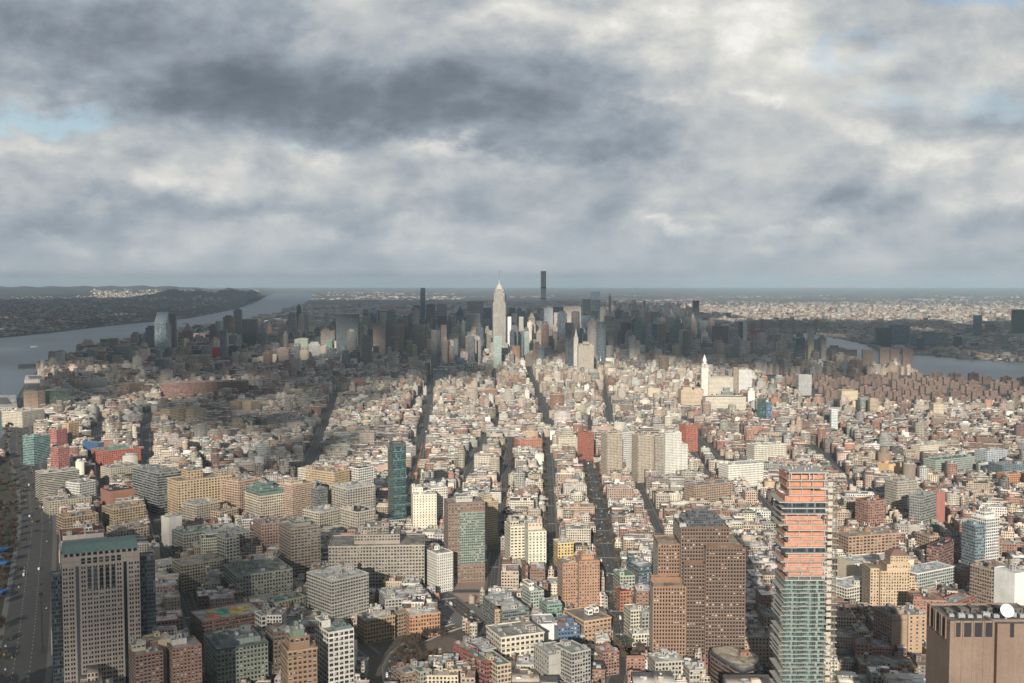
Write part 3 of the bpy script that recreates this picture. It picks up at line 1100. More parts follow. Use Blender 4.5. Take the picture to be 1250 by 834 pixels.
            for _ in range(int(clutter * (2 + (w * d > 1200) * 2))):
                if not spots: break
                X, Y = spot()
                add_ac(root, X, Y, z, r.uniform(.9, 1.6), r.choice([0, math.pi / 2]))
    if foot:
        x0 = min(b['b'][0] for b in boxes); x1 = max(b['b'][1] for b in boxes)
        y0 = min(b['b'][2] for b in boxes); y1 = max(b['b'][3] for b in boxes)
        mx, my = (x0 + x1) / 2, (y0 + y1) / 2
        FOOT.append((ox + mx * c - my * s, oy + mx * s + my * c, rz, (x1 - x0) / 2, (y1 - y0) / 2))
    return root


def simple(xl, yl, xr, yr, H, D, col, roof, label, name='loft_building', cat='building', style='grid', bay=4.4, fl=4.1, ww=.68, wh=.6, top=None, tanks=0, cornice=None, clutter=1.0, A=.5, mesh=None, group=None, extra=None, lm=None, glass=None, frame=None, double=False, par=1.0, blank=None, wmax=100):
    """front roof corners as photo pixels at roof height H; depth D behind them"""
    p, q = at(xl, yl, H), at(xr, yr, H)
    Wd = math.dist(p, q)
    rz = math.atan2(q[1] - p[1], q[0] - p[0])
    mx, my = (p[0] + q[0]) / 2, (p[1] + q[1]) / 2
    ox, oy = mx - math.sin(rz) * D / 2, my + math.cos(rz) * D / 2
    cc, rr = C(col), C(roof)
    if mesh is None: mesh = my < 1750
    b0 = dict(b=(-Wd / 2, Wd / 2, -D / 2, D / 2, 0, H), col=cc, roof=rr, bay=bay, fl=fl, ww=ww, wh=wh, A=A, win='mesh' if mesh else 'pattern', double=double, par=par)
    if style == 'blank': b0['win'] = None
    if blank: b0['blank'] = blank
    bx = [b0]
    # top: extra tiers (x0, x1, y0, y1 in fractions, extra height, colour)
    for t in top or []:
        z0 = t[6] if len(t) > 6 else H - par + .05
        bx.append(dict(b=(-Wd / 2 + Wd * t[0], -Wd / 2 + Wd * t[1], -D / 2 + D * t[2], -D / 2 + D * t[3], z0, H + t[4]), col=C(t[5] if len(t) > 5 else col), roof=rr, bay=bay, fl=fl, ww=ww, wh=wh, A=A, win=b0['win'], par=.8))
    for t in extra or []: bx.append(t(Wd, D, H))
    root = make(name, cat, label, group, ox, oy, rz, bx, clutter=clutter, tanks=tanks, cornice=cornice, glass=glass, frame=frame, wmax=wmax)
    if lm: LM[lm] = (ox, oy)
    return root


M_GLASS_BLUE = glass_material('blue_glass', (.045, .085, .13))
M_GLASS_GREEN = glass_material('green_glass', (.05, .12, .11))
M_CUR_TEAL = curtain_material('teal_curtain_wall', (.022, .052, .054), (.075, .11, .11), hw=.44, hh=.40)
M_CUR_DARK = curtain_material('dark_curtain_wall', (.032, .042, .054), (.07, .075, .08), hw=.45, hh=.38)
M_CUR_BLUE = curtain_material('blue_curtain_wall', (.065, .115, .165), (.13, .17, .21), hw=.45, hh=.38)
M_CUR_PALE = curtain_material('pale_curtain_wall', (.28, .34, .38), (.42, .46, .48), hw=.45, hh=.40)
M_CUR_GREEN = curtain_material('green_curtain_wall', (.10, .21, .17), (.33, .36, .31), hw=.42, hh=.34)

# ------------------------------------------------------------------ landmark: grey granite tower with copper band
def granite_tower():
    H = 146.0
    p, q = at(75, 672, H), at(170, 663, H)
    W = math.dist(p, q); rz = math.atan2(q[1] - p[1], q[0] - p[0]); D = 28.0
    ox, oy = (p[0] + q[0]) / 2 - math.sin(rz) * D / 2, (p[1] + q[1]) / 2 + math.cos(rz) * D / 2
    g = (.42, .36, .315)
    h = W / 2
    body = dict(b=(-h, h, -D / 2, D / 2, 0, 139), col=g, roof=C('rgrey'), bay=W / 13, fl=4.2, ww=.72, wh=.54, win='mesh', double=True, par=.6, skip=lambda k, i, j, nb, nf: k == 0 and i in (2, 10) or j > nf - 3)
    wings = [dict(b=(-h - 9, -h - .02, -D / 2 + 6, D / 2 - 4, 0, 122), col=C('slate'), roof=C('rgrey'), win=None, mi=1, bay=1.8, fl=3.9),
             dict(b=(h + .02, h + 15, -D / 2 + 12, D / 2 - 4, 0, 131), col=C('slate'), roof=C('rgrey'), win=None, mi=1, bay=1.8, fl=3.9)]
    root = make('office_tower', 'office tower', 'tall grey granite office tower with a green copper band round its top', None, ox, oy, rz, [body] + wings, clutter=0, mats=[M_WALL, M_CUR_DARK])
    mb = MB()          # flared copper band above an open loggia
    mb.prism([(-h + .5, -D / 2 + .5), (h - .5, -D / 2 + .5), (h - .5, D / 2 - .5), (-h + .5, D / 2 - .5)], 141.6, 149, (1, 1, 1), pts2=[(-h + 2, -D / 2 + 5), (h - 2, -D / 2 + 5), (h - 2, D / 2 - 5), (-h + 2, D / 2 - 5)])
    mb.build('copper_band', M_GREEN, root)
    for i in range(14):     # piers of the loggia
        x = -h + 1 + i * (W - 2) / 13
        mb = MB(); mb.box(x - .9, x + .9, -D / 2 + .6, -D / 2 + 3, 138.9, 141.6, g); mb.build('pier', M_WALL, root)
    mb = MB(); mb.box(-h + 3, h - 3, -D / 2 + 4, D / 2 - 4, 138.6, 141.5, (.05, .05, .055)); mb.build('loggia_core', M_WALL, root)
    for x in (2.5, 10.5):   # long glass strips between the window bays
        mb = MB(); X = -h + W / 13 * x; mb.box(X - 1.5, X + 1.5, -D / 2 - .15, -D / 2 + .1, 4, 130, (1, 1, 1)); mb.build('glass_strip', M_CUR_DARK if False else M_GLASS, root)
    for i in range(3, 10):  # tall openings below the loggia
        mb = MB(); X = -h + W / 13 * (i + .5); mb.box(X - 1.7, X + 1.7, -D / 2 - .14, -D / 2 + .1, 131.6, 136.8, (1, 1, 1)); mb.build('louvre', M_GLASS, root)
    for i in (4, 5, 6, 7, 8):
        mb = MB(); X = -h + W / 13 * (i + .5); mb.box(X - 1.6, X + 1.6, -D / 2 - .22, -D / 2 - .13, 108, 128, (1, 1, 1)); mb.build('glass_strip', M_GLASS, root)
    LM['tall grey granite tower'] = (ox, oy)


granite_tower()

# ------------------------------------------------------------------ landmark: brown stepped tower
def brown_tower():
    d0 = 1083.0
    X = lambda px: (px - 625) / F0 * d0
    b1, b2 = (.145, .088, .062), (.25, .145, .095)  # lighter brick on the left blocks: sunlight painted into the colour
    mk = lambda a, b, y0, y1, z1, col: dict(b=(X(a), X(b), y0, y1, 0, z1), col=col, roof=C('rtan'), bay=2.9, fl=3.7, ww=.6, wh=.64, win='mesh', par=1.4, bare=True)
    boxes = [mk(834, 893, 1083, 1138, 143, b1), mk(862, 910, 1070, 1082.9, 125.5, b1), mk(893.1, 910, 1083, 1125, 125.3, b1), mk(807, 833.9, 1092, 1130, 124, b2), mk(797, 836, 1064, 1082.8, 88, b2), mk(797.2, 833.8, 1083.1, 1091.9, 92, b2), mk(836.2, 861.8, 1075, 1082.9, 108, b1)]
    for b in boxes:
        b['b'] = (b['b'][0] - 190, b['b'][1] - 190, b['b'][2] - 1100, b['b'][3] - 1100, 0, b['b'][5])
    root = make('brick_skyscraper', 'office tower', 'massive brown brick tower rising in steps above the streets', None, 190, 1100, 0, boxes, clutter=0)
    for (x0, x1, y0, y1, z0, z1) in ((-16, 24, -8, 24, 141.7, 147), (-10, 20, 0, 20, 147.01, 152), (-4, 12, 4, 16, 152.01, 155)):
        mb = MB(); mb.box(x0, x1, y0, y1, z0, z1, (.10, .10, .11), (.22, .22, .22), bays=(2.5, 2.5), A=.8); mb.build('plant_room', M_WALL, root)
    for x, y in ((-17, 30), (22, 30), (-18, -14)):
        add_ac(root, x, y, 141.7, 2.2)
    for b in boxes[:2] + boxes[4:5]:      # brick piers
        x0, x1, y0, y1, z0, z1 = b['b']
        n = max(2, round((x1 - x0) / 2.9))
        for i in range(n + 1):
            x = x0 + (x1 - x0) * i / n
            mb = MB(); mb.box(x - .42, x + .42, y0 - .8, y0 + .2, 0, z1 + .4, tuple(c * 1.3 for c in b['col'])); mb.build('pier', M_WALL, root)
    LM['brown stepped tower'] = (190, 1100)


brown_tower()

# ------------------------------------------------------------------ landmark: tower under construction
M_NET = plain('orange_netting', (.52, .235, .15), .85, 0, .6, .3)
M_CONC = plain('pale_concrete', (.40, .385, .355), .8, 0, .15, .3)
M_FLGL = curtain_material('balcony_glass', (.055, .085, .08), (.16, .19, .175), hw=.46, hh=.47)


def unfinished_tower():
    ox, oy = 230.0, 858.0
    root = tag(empty('unfinished_tower', ox, oy, 0, 0), 'unfinished tower of offset slabs, orange netting above and green glass below', 'tower')
    r = random.Random(3)
    zs, z = [], 0.0
    while z < 152: zs.append((z, 3.45, 'glass')); z += 3.45
    for _ in range(6): zs.append((z, 3.6, 'net')); z += 3.6
    zs.append((z, 4.6, 'dark')); z += 4.6
    for _ in range(6): zs.append((z, 4.35, 'net')); z += 4.35
    zs.append((z, 4.6, 'dark')); z += 4.6
    zs.append((z, 4.8, 'dark')); z += 4.8
    zs.append((z, 5.6, 'net')); z += 5.6
    zs.append((z, 5.6, 'net')); z += 5.6
    zs.append((z, 6.0, 'net2')); z += 6.0
    zs.append((z, 5.6, 'net2')); z += 5.6
    hw, hd = 17.0, 15.0
    for n, (z, h, kind) in enumerate(zs):
        up = z > 152
        a = -hw - (r.choice([0, 1.2, 2.4, 3.2]) if not up else r.choice([-3, -1, .5, 2.4, 4.4]))
        b = hw + (r.choice([-1.2, 0, .8]) if not up else r.choice([-4.5, -2, -.6, .5]))
        if z > 222: a, b = -hw + 4 + r.uniform(-3, 1), hw - 1
        f = -hd - r.choice([0, .9, 1.6])
        s = MB()
        s.box(a, b, f, hd, z, z + (.36 if not up else .75), (1, 1, 1), bottom=True)
        if r.random() < .45: # a projecting balcony tray
            m = a + r.uniform(3, 22)
            s.box(m, m + r.uniform(6, 12), f - 1.5, f - .02, z + .05, z + .32, (1, 1, 1), bottom=True)
        s.build('floor_slab', M_CONC, root)
        zi0, zi1 = z + (.37 if not up else .76), z + h - .01
        if kind == 'glass':
            g = MB(); g.box(-hw + r.uniform(.4, 1.6), hw - 1.5, f + r.uniform(.8, 2.2), hd - .6, zi0, zi1, (1, 1, 1), bays=(1.7, 3.0)); g.build('glass_wall', M_FLGL, root)
            for k in range(3):
                p = MB()
                m = a + (b - a) * (k + r.uniform(.1, .5)) / 3
                p.box(m, m + r.uniform(4, 8), f + .1, f + .2, zi0, zi0 + 1.1, (1, 1, 1))
                p.build('balcony_rail', M_FLGL, root)
        elif kind == 'dark':
            g = MB(); g.box(-hw + .8, hw - 2, f + 1.2, hd - .6, zi0, zi1, (1, 1, 1), bays=(1.5, 4.0)); g.build('glass_wall', M_CUR_DARK, root)
        else:
            ins = 1.4 if kind == 'net' else 4.5
            x0, x1 = max(a, -hw) + .4, min(b, hw) - .8
            k0 = 0
            while k0 < 5:
                k1 = k0 + r.choice([2, 3, 5])
                k1 = min(5, k1)
                xa, xb = x0 + (x1 - x0) * k0 / 5, x0 + (x1 - x0) * k1 / 5
                if r.random() < .88:
                    g = MB()
                    hh = zi0 + (zi1 - zi0) * r.choice([.9, .75, .62, .62])
                    g.box(xa + .1, xb - .1, f + ins + r.uniform(0, 2.2), f + ins + 3.0, zi0, hh, (1, 1, 1)); g.build('safety_net', M_NET, root)
                k0 = k1
            g = MB(); g.box(x0 + .3, x0 + .7, f + 2, hd - 1, zi0, zi1 - .6, (1, 1, 1)); g.build('safety_net', M_NET, root)
            for k in range(4):
                x = x0 + (x1 - x0) * (k + .12) / 3.25
                c_ = MB(); c_.box(x - .24, x + .24, f + .25, f + .5 if kind == 'net' else f + .9, zi0, zi1, (1, 1, 1)); c_.build('column', M_CONC, root)
            c_ = MB(); c_.box(-9, 8, -3, 9, zi0, zi1, (1, 1, 1)); c_.build('core_wall', M_CONC, root)
    zt = z + 5.6
    s = MB(); s.box(-hw + 3, hw, -hd - .5, hd, zt - .01 + .3, zt + 1.2, (1, 1, 1), bottom=True); s.build('floor_slab', M_CONC, root)
    for x in (-12, 2, 15):
        c_ = MB(); c_.box(x - .4, x + .4, -hd - .2, -hd + .5, zs[-1][0] + .92, zt + .28, (1, 1, 1)); c_.build('column', M_CONC, root)
    for k in range(7):
        x = -12 + k * 4.2
        c_ = MB(); c_.box(x - .5, x + .5, -8 + (k % 3) * 6, -7 + (k % 3) * 6, zt + 1.2, zt + 2.5 + (k % 2), (1, 1, 1)); c_.build('formwork', M_CONC, root)
    # hoist mast with its ties and landings on the side
    h = MB()
    for (x, y) in ((hw + 4.5, -13), (hw + 7.5, -13), (hw + 4.5, -10), (hw + 7.5, -10)):
        h.bar((x, y, 0), (x, y, zt - 4), .16, (1, 1, 1))
    z = 2.0
    while z < zt - 6:
        for (p, q) in (((hw + 4.5, -13), (hw + 7.5, -13)), ((hw + 7.5, -13), (hw + 7.5, -10)), ((hw + 4.5, -13), (hw + 4.5, -10))):
            h.bar((p[0], p[1], z), (q[0], q[1], z + 2.2), .09, (1, 1, 1))
            h.bar((p[0], p[1], z), (q[0], q[1], z), .09, (1, 1, 1))
        z += 2.2
    h.build('hoist_mast', plain('hoist_steel', (.24, .215, .18), .6, .2), root)
    z = 6.0
    while z < zt - 8:
        l = MB(); l.box(hw + .6, hw + 9.2, -12.6, -9.2, z, z + .5, (1, 1, 1), bottom=True)
        l.box(hw + .6, hw + 4.6, -12.7, -12.5, z + .5, z + 3.4, (1, 1, 1)); l.build('landing', plain('landing_board', (.46, .42, .35), .8) if 'landing_board' not in bpy.data.materials else bpy.data.materials['landing_board'], root)
        z += 5.2
    FOOT.append((ox + 4, oy, 0, 28, 20))
    LM['orange netted tower'] = (ox, oy)


unfinished_tower()

# ------------------------------------------------------------------ landmark: windowless slab with a dish on its roof
def windowless_slab():
    H = 167.0
    x0, y0 = at(1160, 758, H)
    W, D = 62.0, 40.0
    ox, oy = x0 + W / 2, y0 + D / 2
    st = (.225, .16, .125)
    root = tag(empty('windowless_tower', ox, oy, 0, 0), 'windowless brown granite tower with dark slots under its roof edge', 'tower')
    X = lambda px: (px - 625) / F0 * y0 - ox
    w = MB()
    f, t = -D / 2, H
    # the body, with a recess right of the fourth slot and a second shaft beyond it
    a, b_ = X(1221.5), X(1226.5)
    plan = [(-W / 2, f), (a, f), (a, f + 3), (b_, f + 3), (b_, f - 1.2), (W / 2, f - 1.2), (W / 2, D / 2), (-W / 2, D / 2)]
    w.prism(plan, 0, t - 1.6, st, (.14, .13, .12))
    w.build('wall', M_WALL, root)
    w = MB(); w.rim(-W / 2, a - .01, f, D / 2, t - 1.6, t, .9, tuple(c * 1.12 for c in st)); w.rim(a + .01, W / 2, f + 3.0, D / 2, t - 1.6, t, .9, st); w.build('parapet', M_WALL, root)
    for px0, px1 in ((1175.5, 1181), (1185.5, 1194.5), (1198.5, 1208), (1212, 1220.5)):
        m = MB(); m.box(X(px0), X(px1), f - .10, f + .1, t - 10.6, t - 1.2, (.03, .03, .035)); m.build('ventilation_slot', M_WALL, root)
        m = MB(); m.rim(0, 1, 0, 1, 0, 1, .1, st) if False else None
        for xx in (X(px0) - .7, X(px1) + .1):
            m.box(xx, xx + .6, f - .8, f - .02, t - 11.2, t + .3, tuple(c * 1.1 for c in st))
        m.box(X(px0) - .1, X(px1) + .1, f - .8, f - .02, t - 11.2, t - 10.6, tuple(c * 1.1 for c in st))
        m.build('slot_surround', M_WALL, root)
    m = MB(); m.box(X(1242), X(1247), f - 1.3, f - 1.1, t - 10.6, t - 1.2, (.03, .03, .035)); m.build('ventilation_slot', M_WALL, root)
    for k in range(3):
        y = f + 7 + k * 10
        m = MB(); m.box(-W / 2 - .1, -W / 2 + .1, y, y + 6, t - 13, t - 1.5, (.03, .03, .035)); m.build('ventilation_slot', M_WALL, root)
        m = MB()
        for yy in (y - 1.2, y + 6.1): m.box(-W / 2 - .8, -W / 2 - .02, yy, yy + .9, t - 14, t + .3, st)
        m.build('slot_surround', M_WALL, root)
    for px in (1183, 1196.5, 1210):       # seams of the granite panels
        m = MB(); m.box(X(px) - .08, X(px) + .08, f - .04, f + .01, 0, t - 12, tuple(c * .45 for c in st)); m.build('seam', M_WALL, root)
    r = random.Random(4)
    for k in range(6):
        add_bulkhead(root, -W / 2 + 8 + k * 9.2, r.uniform(2, 9), t - 1.55, r.uniform(4, 8), r.uniform(4, 9), r.uniform(2.0, 4), (.13, .11, .10), (.18, .17, .16))
    for k in range(9):
        add_ac(root, -W / 2 + 6 + k * 5.8, r.uniform(-12, -6), t - 1.55, r.uniform(1.0, 1.7))
    FOOT.append((ox, oy, 0, W / 2 + 3, D / 2 + 3))
    LM['windowless brown tower'] = (ox, oy)
    # the dish is a thing of its own that stands on the roof
    dx_, dy_, dz_ = X(1231) + ox + 6.0, y0 + 5.0, t - 1.5
    dr = tag(empty('satellite_dish', dx_, dy_, dz_, 0), 'big white satellite dish on the roof of the windowless brown tower', 'dish')
    R = 4.5
    tilt = Matrix.Rotation(math.radians(-62), 4, 'X') @ Matrix.Rotation(math.radians(8), 4, 'Z')
    ctr = Vector((0, 0, 6.6))
    v, fc = [], []
    nr, na = 6, 28
    for side in (0, 1):
        for i in range(nr + 1):
            rr = R * i / nr
            for j in range(na):
                an = 2 * math.pi * j / na
                p = Vector((rr * math.cos(an), rr * math.sin(an), .28 * rr * rr / R - side * .12))
                v.append(tuple(ctr + (tilt.inverted() @ p if False else Matrix.Rotation(math.radians(62), 4, 'X') @ p)))
    for side in (0, 1):
        o = side * (nr + 1) * na
        for i in range(nr):
            for j in range(na):
                q = (o + i * na + j, o + i * na + (j + 1) % na, o + (i + 1) * na + (j + 1) % na, o + (i + 1) * na + j)
                fc.append(q if side == 0 else q[::-1])
    o = (nr + 1) * na
    for j in range(na):
        fc.append((nr * na + j, nr * na + (j + 1) % na, o + nr * na + (j + 1) % na, o + nr * na + j))
    me = bpy.data.meshes.new('dish')
    me.from_pydata(v, [], fc)
    me.materials.append(plain('dish_white', (.80, .79, .76), .5, 0, .05))
    for p in me.polygons: p.use_smooth = True
    link('dish', me, dr)
    m = MB(); m.box(-1.6, 1.6, -1.2, 2.2, 0, .8, (1, 1, 1)); m.cyl(0, .6, .8, 5.6, .7, .5, (1, 1, 1)); m.bar((0, .6, 4.6), (0, .2, 6.4), .5, (1, 1, 1)); m.build('pedestal', M_METAL, dr)
    nrm = Matrix.Rotation(math.radians(62), 4, 'X') @ Vector((0, 0, 1))
    m = MB()
    for an in (0, 2.09, 4.19):
        e_ = Matrix.Rotation(math.radians(62), 4, 'X') @ Vector((R * .8 * math.cos(an), R * .8 * math.sin(an), .18 * R))
        m.bar(tuple(ctr + e_), tuple(ctr + nrm * 3.6), .09, (1, 1, 1))
    m.cyl(0, 0, 0, .01, .01, .01, (1, 1, 1), 4) if False else None
    m.bar(tuple(ctr + nrm * 3.3), tuple(ctr + nrm * 4.0), .35, (1, 1, 1), n=8)
    m.build('feed_horn', M_METAL, dr)


windowless_slab()

# ------------------------------------------------------------------ landmark: slim teal glass tower
def glass_tower():
    H = 138.0
    cx, cy_ = at(480, 541, H)
    rz = math.radians(24)
    W, D = 21.0, 37.0
    ox, oy = cx + math.cos(rz) * W / 2 - math.sin(rz) * D / 2, cy_ + math.sin(rz) * W / 2 + math.cos(rz) * D / 2
    root = tag(empty('glass_tower', ox, oy, 0, rz), 'slim teal glass hotel tower standing alone above low roofs', 'tower')
    w = MB()
    w.box(-W / 2, W / 2, -D / 2, -D / 2 + 22, 0, 132, (1, 1, 1), C('rwhite'), bays=(1.6, 3.5), topmi=1)
    w.box(-W / 2 + 2.5, W / 2 - 1, -D / 2 + 22.01, D / 2, 0, 128, (1, 1, 1), C('rwhite'), bays=(1.6, 3.5), topmi=1)
    w.build('curtain_wall', [M_CUR_TEAL, M_WALL], root)
    w = MB(); w.rim(-W / 2 + .2, W / 2 - .2, -D / 2 + .2, -D / 2 + 21.8, 131.9, H, .6, (1, 1, 1)); w.build('glass_screen', M_CUR_DARK, root)
    w = MB(); w.box(-W / 2 + 3, W / 2 - 3, -D / 2 + 4, -D / 2 + 17, 132.01, 136, C('rwhite')); w.build('plant_room', M_WALL, root)
    w = MB(); w.box(-W / 2 - 8, W / 2 + 10, -D / 2 - 4, D / 2 + 6, 0, 18, C('lgrey'), C('rgrey'), bays=(3.4, 4), A=.6); w.build('podium', M_WALL, root)
    for k in range(9):
        m = MB(); z = 12 + k * 14; m.box(-W / 2 - .2, W / 2 + .2, -D / 2 - .25, -D / 2 - .02, z, z + .6, (.2, .3, .3)); m.build('spandrel', M_WALL, root)
    FOOT.append((ox, oy, rz, 22, 26))
    LM['slim teal glass tower'] = (ox, oy)


glass_tower()

# ------------------------------------------------------------------ landmark: tan stepped tower with a hipped roof
def stepped_tan():
    H = 64.0
    p = at(1079, 694, H)
    d = p[1]
    X = lambda px: (px - 1105) / F0 * d
    ox, oy = (1105 - 625) / F0 * d, d + 18
    t1 = (.50, .37, .245)
    mk = lambda a, b, y0, y1, z0, z1: dict(b=(X(a), X(b), y0 - 18, y1 - 18, z0, z1), col=t1, roof=C('rtan'), bay=2.9, fl=3.5, ww=.5, wh=.55, win='mesh', par=1.1)
    bx = [mk(1081, 1117, 0, 36, 0, 61), mk(1070, 1080.9, 4, 34, 0, 63), mk(1117.02, 1124, 2, 34, 0, 55), mk(1124.02, 1130, 5, 32, 0, 47), mk(1090, 1119, 3, 28, 60, 68), mk(1095, 1117, 5, 25, 67, 78)]
    root = make('stepped_tower', 'tower', 'tan brick stepped tower with a small hipped roof', None, ox, oy, 0, bx, clutter=0, tanks=0)
    m = MB()
    a, b_ = X(1095) + .3, X(1117) - .3
    m.prism([(a - .8, -14.5), (b_ + .8, -14.5), (b_ + .8, 8.5), (a - .8, 8.5)], 77.6, 83, (.20, .12, .10), pts2=[(a + 6, -6), (b_ - 6, -6), (b_ - 6, 0), (a + 6, 0)])
    m.build('hipped_roof', M_WALL, root)
    add_tank(root, X(1085), 4, 60, 1.0)
    LM['tan stepped tower'] = (ox, oy)


stepped_tan()

# ------------------------------------------------------------------ landmark: spired skyscraper far up the island
def spired_skyscraper():
    d = 4900.0
    ox = (609.5 - 625) / F0 * d
    st = (.47, .425, .37)
    mk = lambda w, dd, z0, z1: dict(b=(-w / 2, w / 2, -dd / 2, dd / 2, z0, z1), col=st, roof=C('rtan'), bay=4.4, fl=9.0, A=1.3, win='pattern', par=1.0)
    bx = [mk(92, 60, 0, 66), mk(76, 50, 65, 112), mk(57, 42, 111, 292), mk(48, 36, 291, 334), mk(38, 30, 333, 354)]
    root = make('spired_skyscraper', 'skyscraper', 'tallest pale limestone skyscraper with stepped crown and needle spire', None, ox, d, 0, bx, clutter=0)
    m = MB(); m.box(-19, 19, -25.9, -21.1, 112, 322, st, bays=(4.4, 9), A=1.3); m.build('centre_bay', M_WALL, root)
    m = MB()
    m.prism([(-12, -11), (12, -11), (12, 11), (-12, 11)], 353.8, 364, st)
    m.prism([(-9, -9), (9, -9), (9, 9), (-9, 9)], 364, 374, st, pts2=[(-6, -6), (6, -6), (6, 6), (-6, 6)])
    m.build('crown', M_WALL, root)
    m = MB(); m.cyl(0, 0, 374, 390, 5, 4, (.35, .35, .36), 10); m.cyl(0, 0, 390, 395, 4, 1.8, (.35, .35, .36), 10); m.cyl(0, 0, 395, 416, 2.3, 2.0, (.3, .3, .32), 8); m.cyl(0, 0, 416, 440, 1.7, .8, (.3, .3, .32), 8); m.build('spire', M_WALL, root)
    LM['tall spired skyscraper'] = (ox, d)


spired_skyscraper()


def slender_tower():
    d = 6700.0
    ox = (663.3 - 625) / F0 * d
    c_ = (.55, .54, .53)
    b = dict(b=(-16, 16, -16, 16, 0, z_at(331, d)), col=c_, roof=C('rgrey'), bay=5.2, fl=4.6, A=.55, win='pattern', par=2)
    root = make('pencil_tower', 'skyscraper', 'very slender square concrete tower, highest of the far skyline', None, ox, d, 0, [b], clutter=0)
    for k in range(5):
        z = 80 + k * 66
        m = MB(); m.box(-16.05, 16.05, -16.05, 16.05, z, z + 8, (.10, .10, .11)); m.build('open_floor', M_WALL, root)
    LM['very slender concrete tower'] = (ox, d)


slender_tower()


# marble arch at the end of the avenue
def marble_arch():
    x0, y0 = at(676, 537)
    root = tag(empty('marble_arch', x0, y0, 0, 0), 'white marble arch standing at the foot of the straight avenue', 'arch')
    m = MB(); s = (.74, .72, .68)
    m.box(-9, -4.6, -3, 3, 0, 16, s); m.box(4.6, 9, -3, 3, 0, 16, s)
    n = 10
    for i in range(n):
        a, b = math.pi * i / n, math.pi * (i + 1) / n
        pa_, pb_ = (4.6 * math.cos(a), 9.5 + 4.6 * math.sin(a)), (4.6 * math.cos(b), 9.5 + 4.6 * math.sin(b))
        for y in (-3, 3):
            q = [(pa_[0], y, pa_[1]), (pb_[0], y, pb_[1]), (pb_[0], y, 16), (pa_[0], y, 16)]
            m.quad(q if y > 0 else q[::-1], s)
        m.quad([(pa_[0], -3, pa_[1]), (pa_[0], 3, pa_[1]), (pb_[0], 3, pb_[1]), (pb_[0], -3, pb_[1])], s)
    m.build('piers', M_WALL, root)
    m = MB(); m.box(-9.6, 9.6, -3.5, 3.5, 16, 17.2, s); m.box(-8.8, 8.8, -2.9, 2.9, 17.2, 21.5, s); m.box(-9.3, 9.3, -3.3, 3.3, 21.5, 22.6, s); m.build('attic', M_WALL, root)
    FOOT.append((x0, y0, 0, 14, 12))
    LM['white marble arch'] = (x0, y0)


marble_arch()
# ------------------------------------------------------------------ the near streets, building by building
S_ = simple
# river side, below and beside the granite tower
S_(74, 661, 130, 656, 52, 80, 'lgrey', 'rred', 'long grey block with dark red roof panels right behind the granite tower', bay=5, tanks=0, lm='red roofed grey block',
   top=[(.05, .95, .1, .35, 5, 'lgrey'), (.55, .72, .4, .9, 9, 'white')])
S_(165, 800, 199, 794, 76, 24, 'brick', 'rgrey', 'red brick apartment tower in front of the granite tower, the lower of two', 'apartment_tower', bay=3.4, fl=3.1, top=[(.0, .5, .5, 1, 5, 'sand')], lm='lower red brick tower')
S_(210, 792, 246, 786, 76, 26, 'brick', 'rgrey', 'red brick apartment tower with rows of small windows beside a blank tan stair tower', 'apartment_tower', bay=3.0, fl=3.1, ww=.5, top=[(.1, .6, .4, .9, 4, 'lgrey')])
S_(180, 784, 210, 779, 79, 20, 'sand', 'rtan', 'blank tan stair tower between two red brick apartment towers', 'apartment_tower', style='blank', clutter=0.6)
S_(265, 793, 327, 783, 47, 54, (.22, .25, .20), (.20, .20, .19), 'grey green loft block with a wide glazed roof and dark cornice', cornice=(.06, .10, .085), bay=3.4, fl=4.2, ww=.62, clutter=.6,
   top=[(.12, .9, .15, .75, 4, (.22, .24, .23))], lm='grey green loft block')
S_(247, 759, 322, 746, 33, 44, 'brick', 'rgrey', 'low brick school with coloured play surfaces on its roof', 'school', cat='school', bay=3.6, clutter=0, lm='brick school with coloured roof')
S_(289, 703, 357, 694, 44, 62, (.32, .32, .26), (.17, .19, .16), 'long grey olive loft with a weedy dark roof', bay=3.6, fl=4.2, ww=.62, tanks=1, lm='long grey olive loft')
S_(355, 646, 391, 641.5, 72, 44, (.30, .245, .20), 'rtan', 'brown grey office block with a white top row of windows', 'office_block', bay=4.4, fl=4, ww=.7, wh=.5, top=[(.25, .8, .3, .8, 7, 'grey')], lm='brown grey office block')
S_(319, 640, 346, 637, 58, 40, 'pink', 'rtan', 'pinkish loft pressed against the brown grey office block', bay=4, ww=.6)
S_(404.7, 709, 450, 699, 55, 52, (.50, .47, .42), 'rwhite', 'broad pale grid loft with white strip windows and cluttered white roof', bay=3.6, fl=4, ww=.72, wh=.5, tanks=2, clutter=2, lm='broad pale grid loft')
S_(401, 772, 432, 766.5, 66, 34, (.58, .55, .50), (.22, .22, .21), 'white concrete tower with large square window grid near the sunken road', 'grid_tower', bay=5.4, fl=4.6, ww=.72, wh=.58, clutter=.6, top=[(.0, .35, .5, 1, 6, (.58, .55, .50)), (.36, .95, .1, .8, 2.2, (.14, .19, .17))], lm='white grid tower')
S_(351, 795, 387, 790, 63, 30, (.31, .185, .11), 'rtan', 'brown brick loft with a set back green roofed crown', bay=4.4, fl=4.4, ww=.62, wh=.55, cornice=(.40, .26, .16), top=[(.12, .8, .2, .85, 10, (.27, .17, .11)), (.25, .65, .3, .75, 15, (.16, .22, .17))], lm='green crowned brown loft')
S_(334, 772, 357, 768, 52, 24, 'brown', 'rgrey', 'narrow dark brown loft between the brown crown and the white cottage block', bay=4, ww=.6)
S_(319, 752, 346, 747, 34, 20, 'white', 'rgrey', 'small white gridded block on a dark base', 'small_block', bay=5, fl=5, ww=.66, wh=.6)
S_(329, 737, 373, 727, 26, 24, (.46, .42, .33), 'rgreen', 'low cream loft with a dark mossy roof', bay=4, fl=4.4, ww=.5, lm='low cream loft')
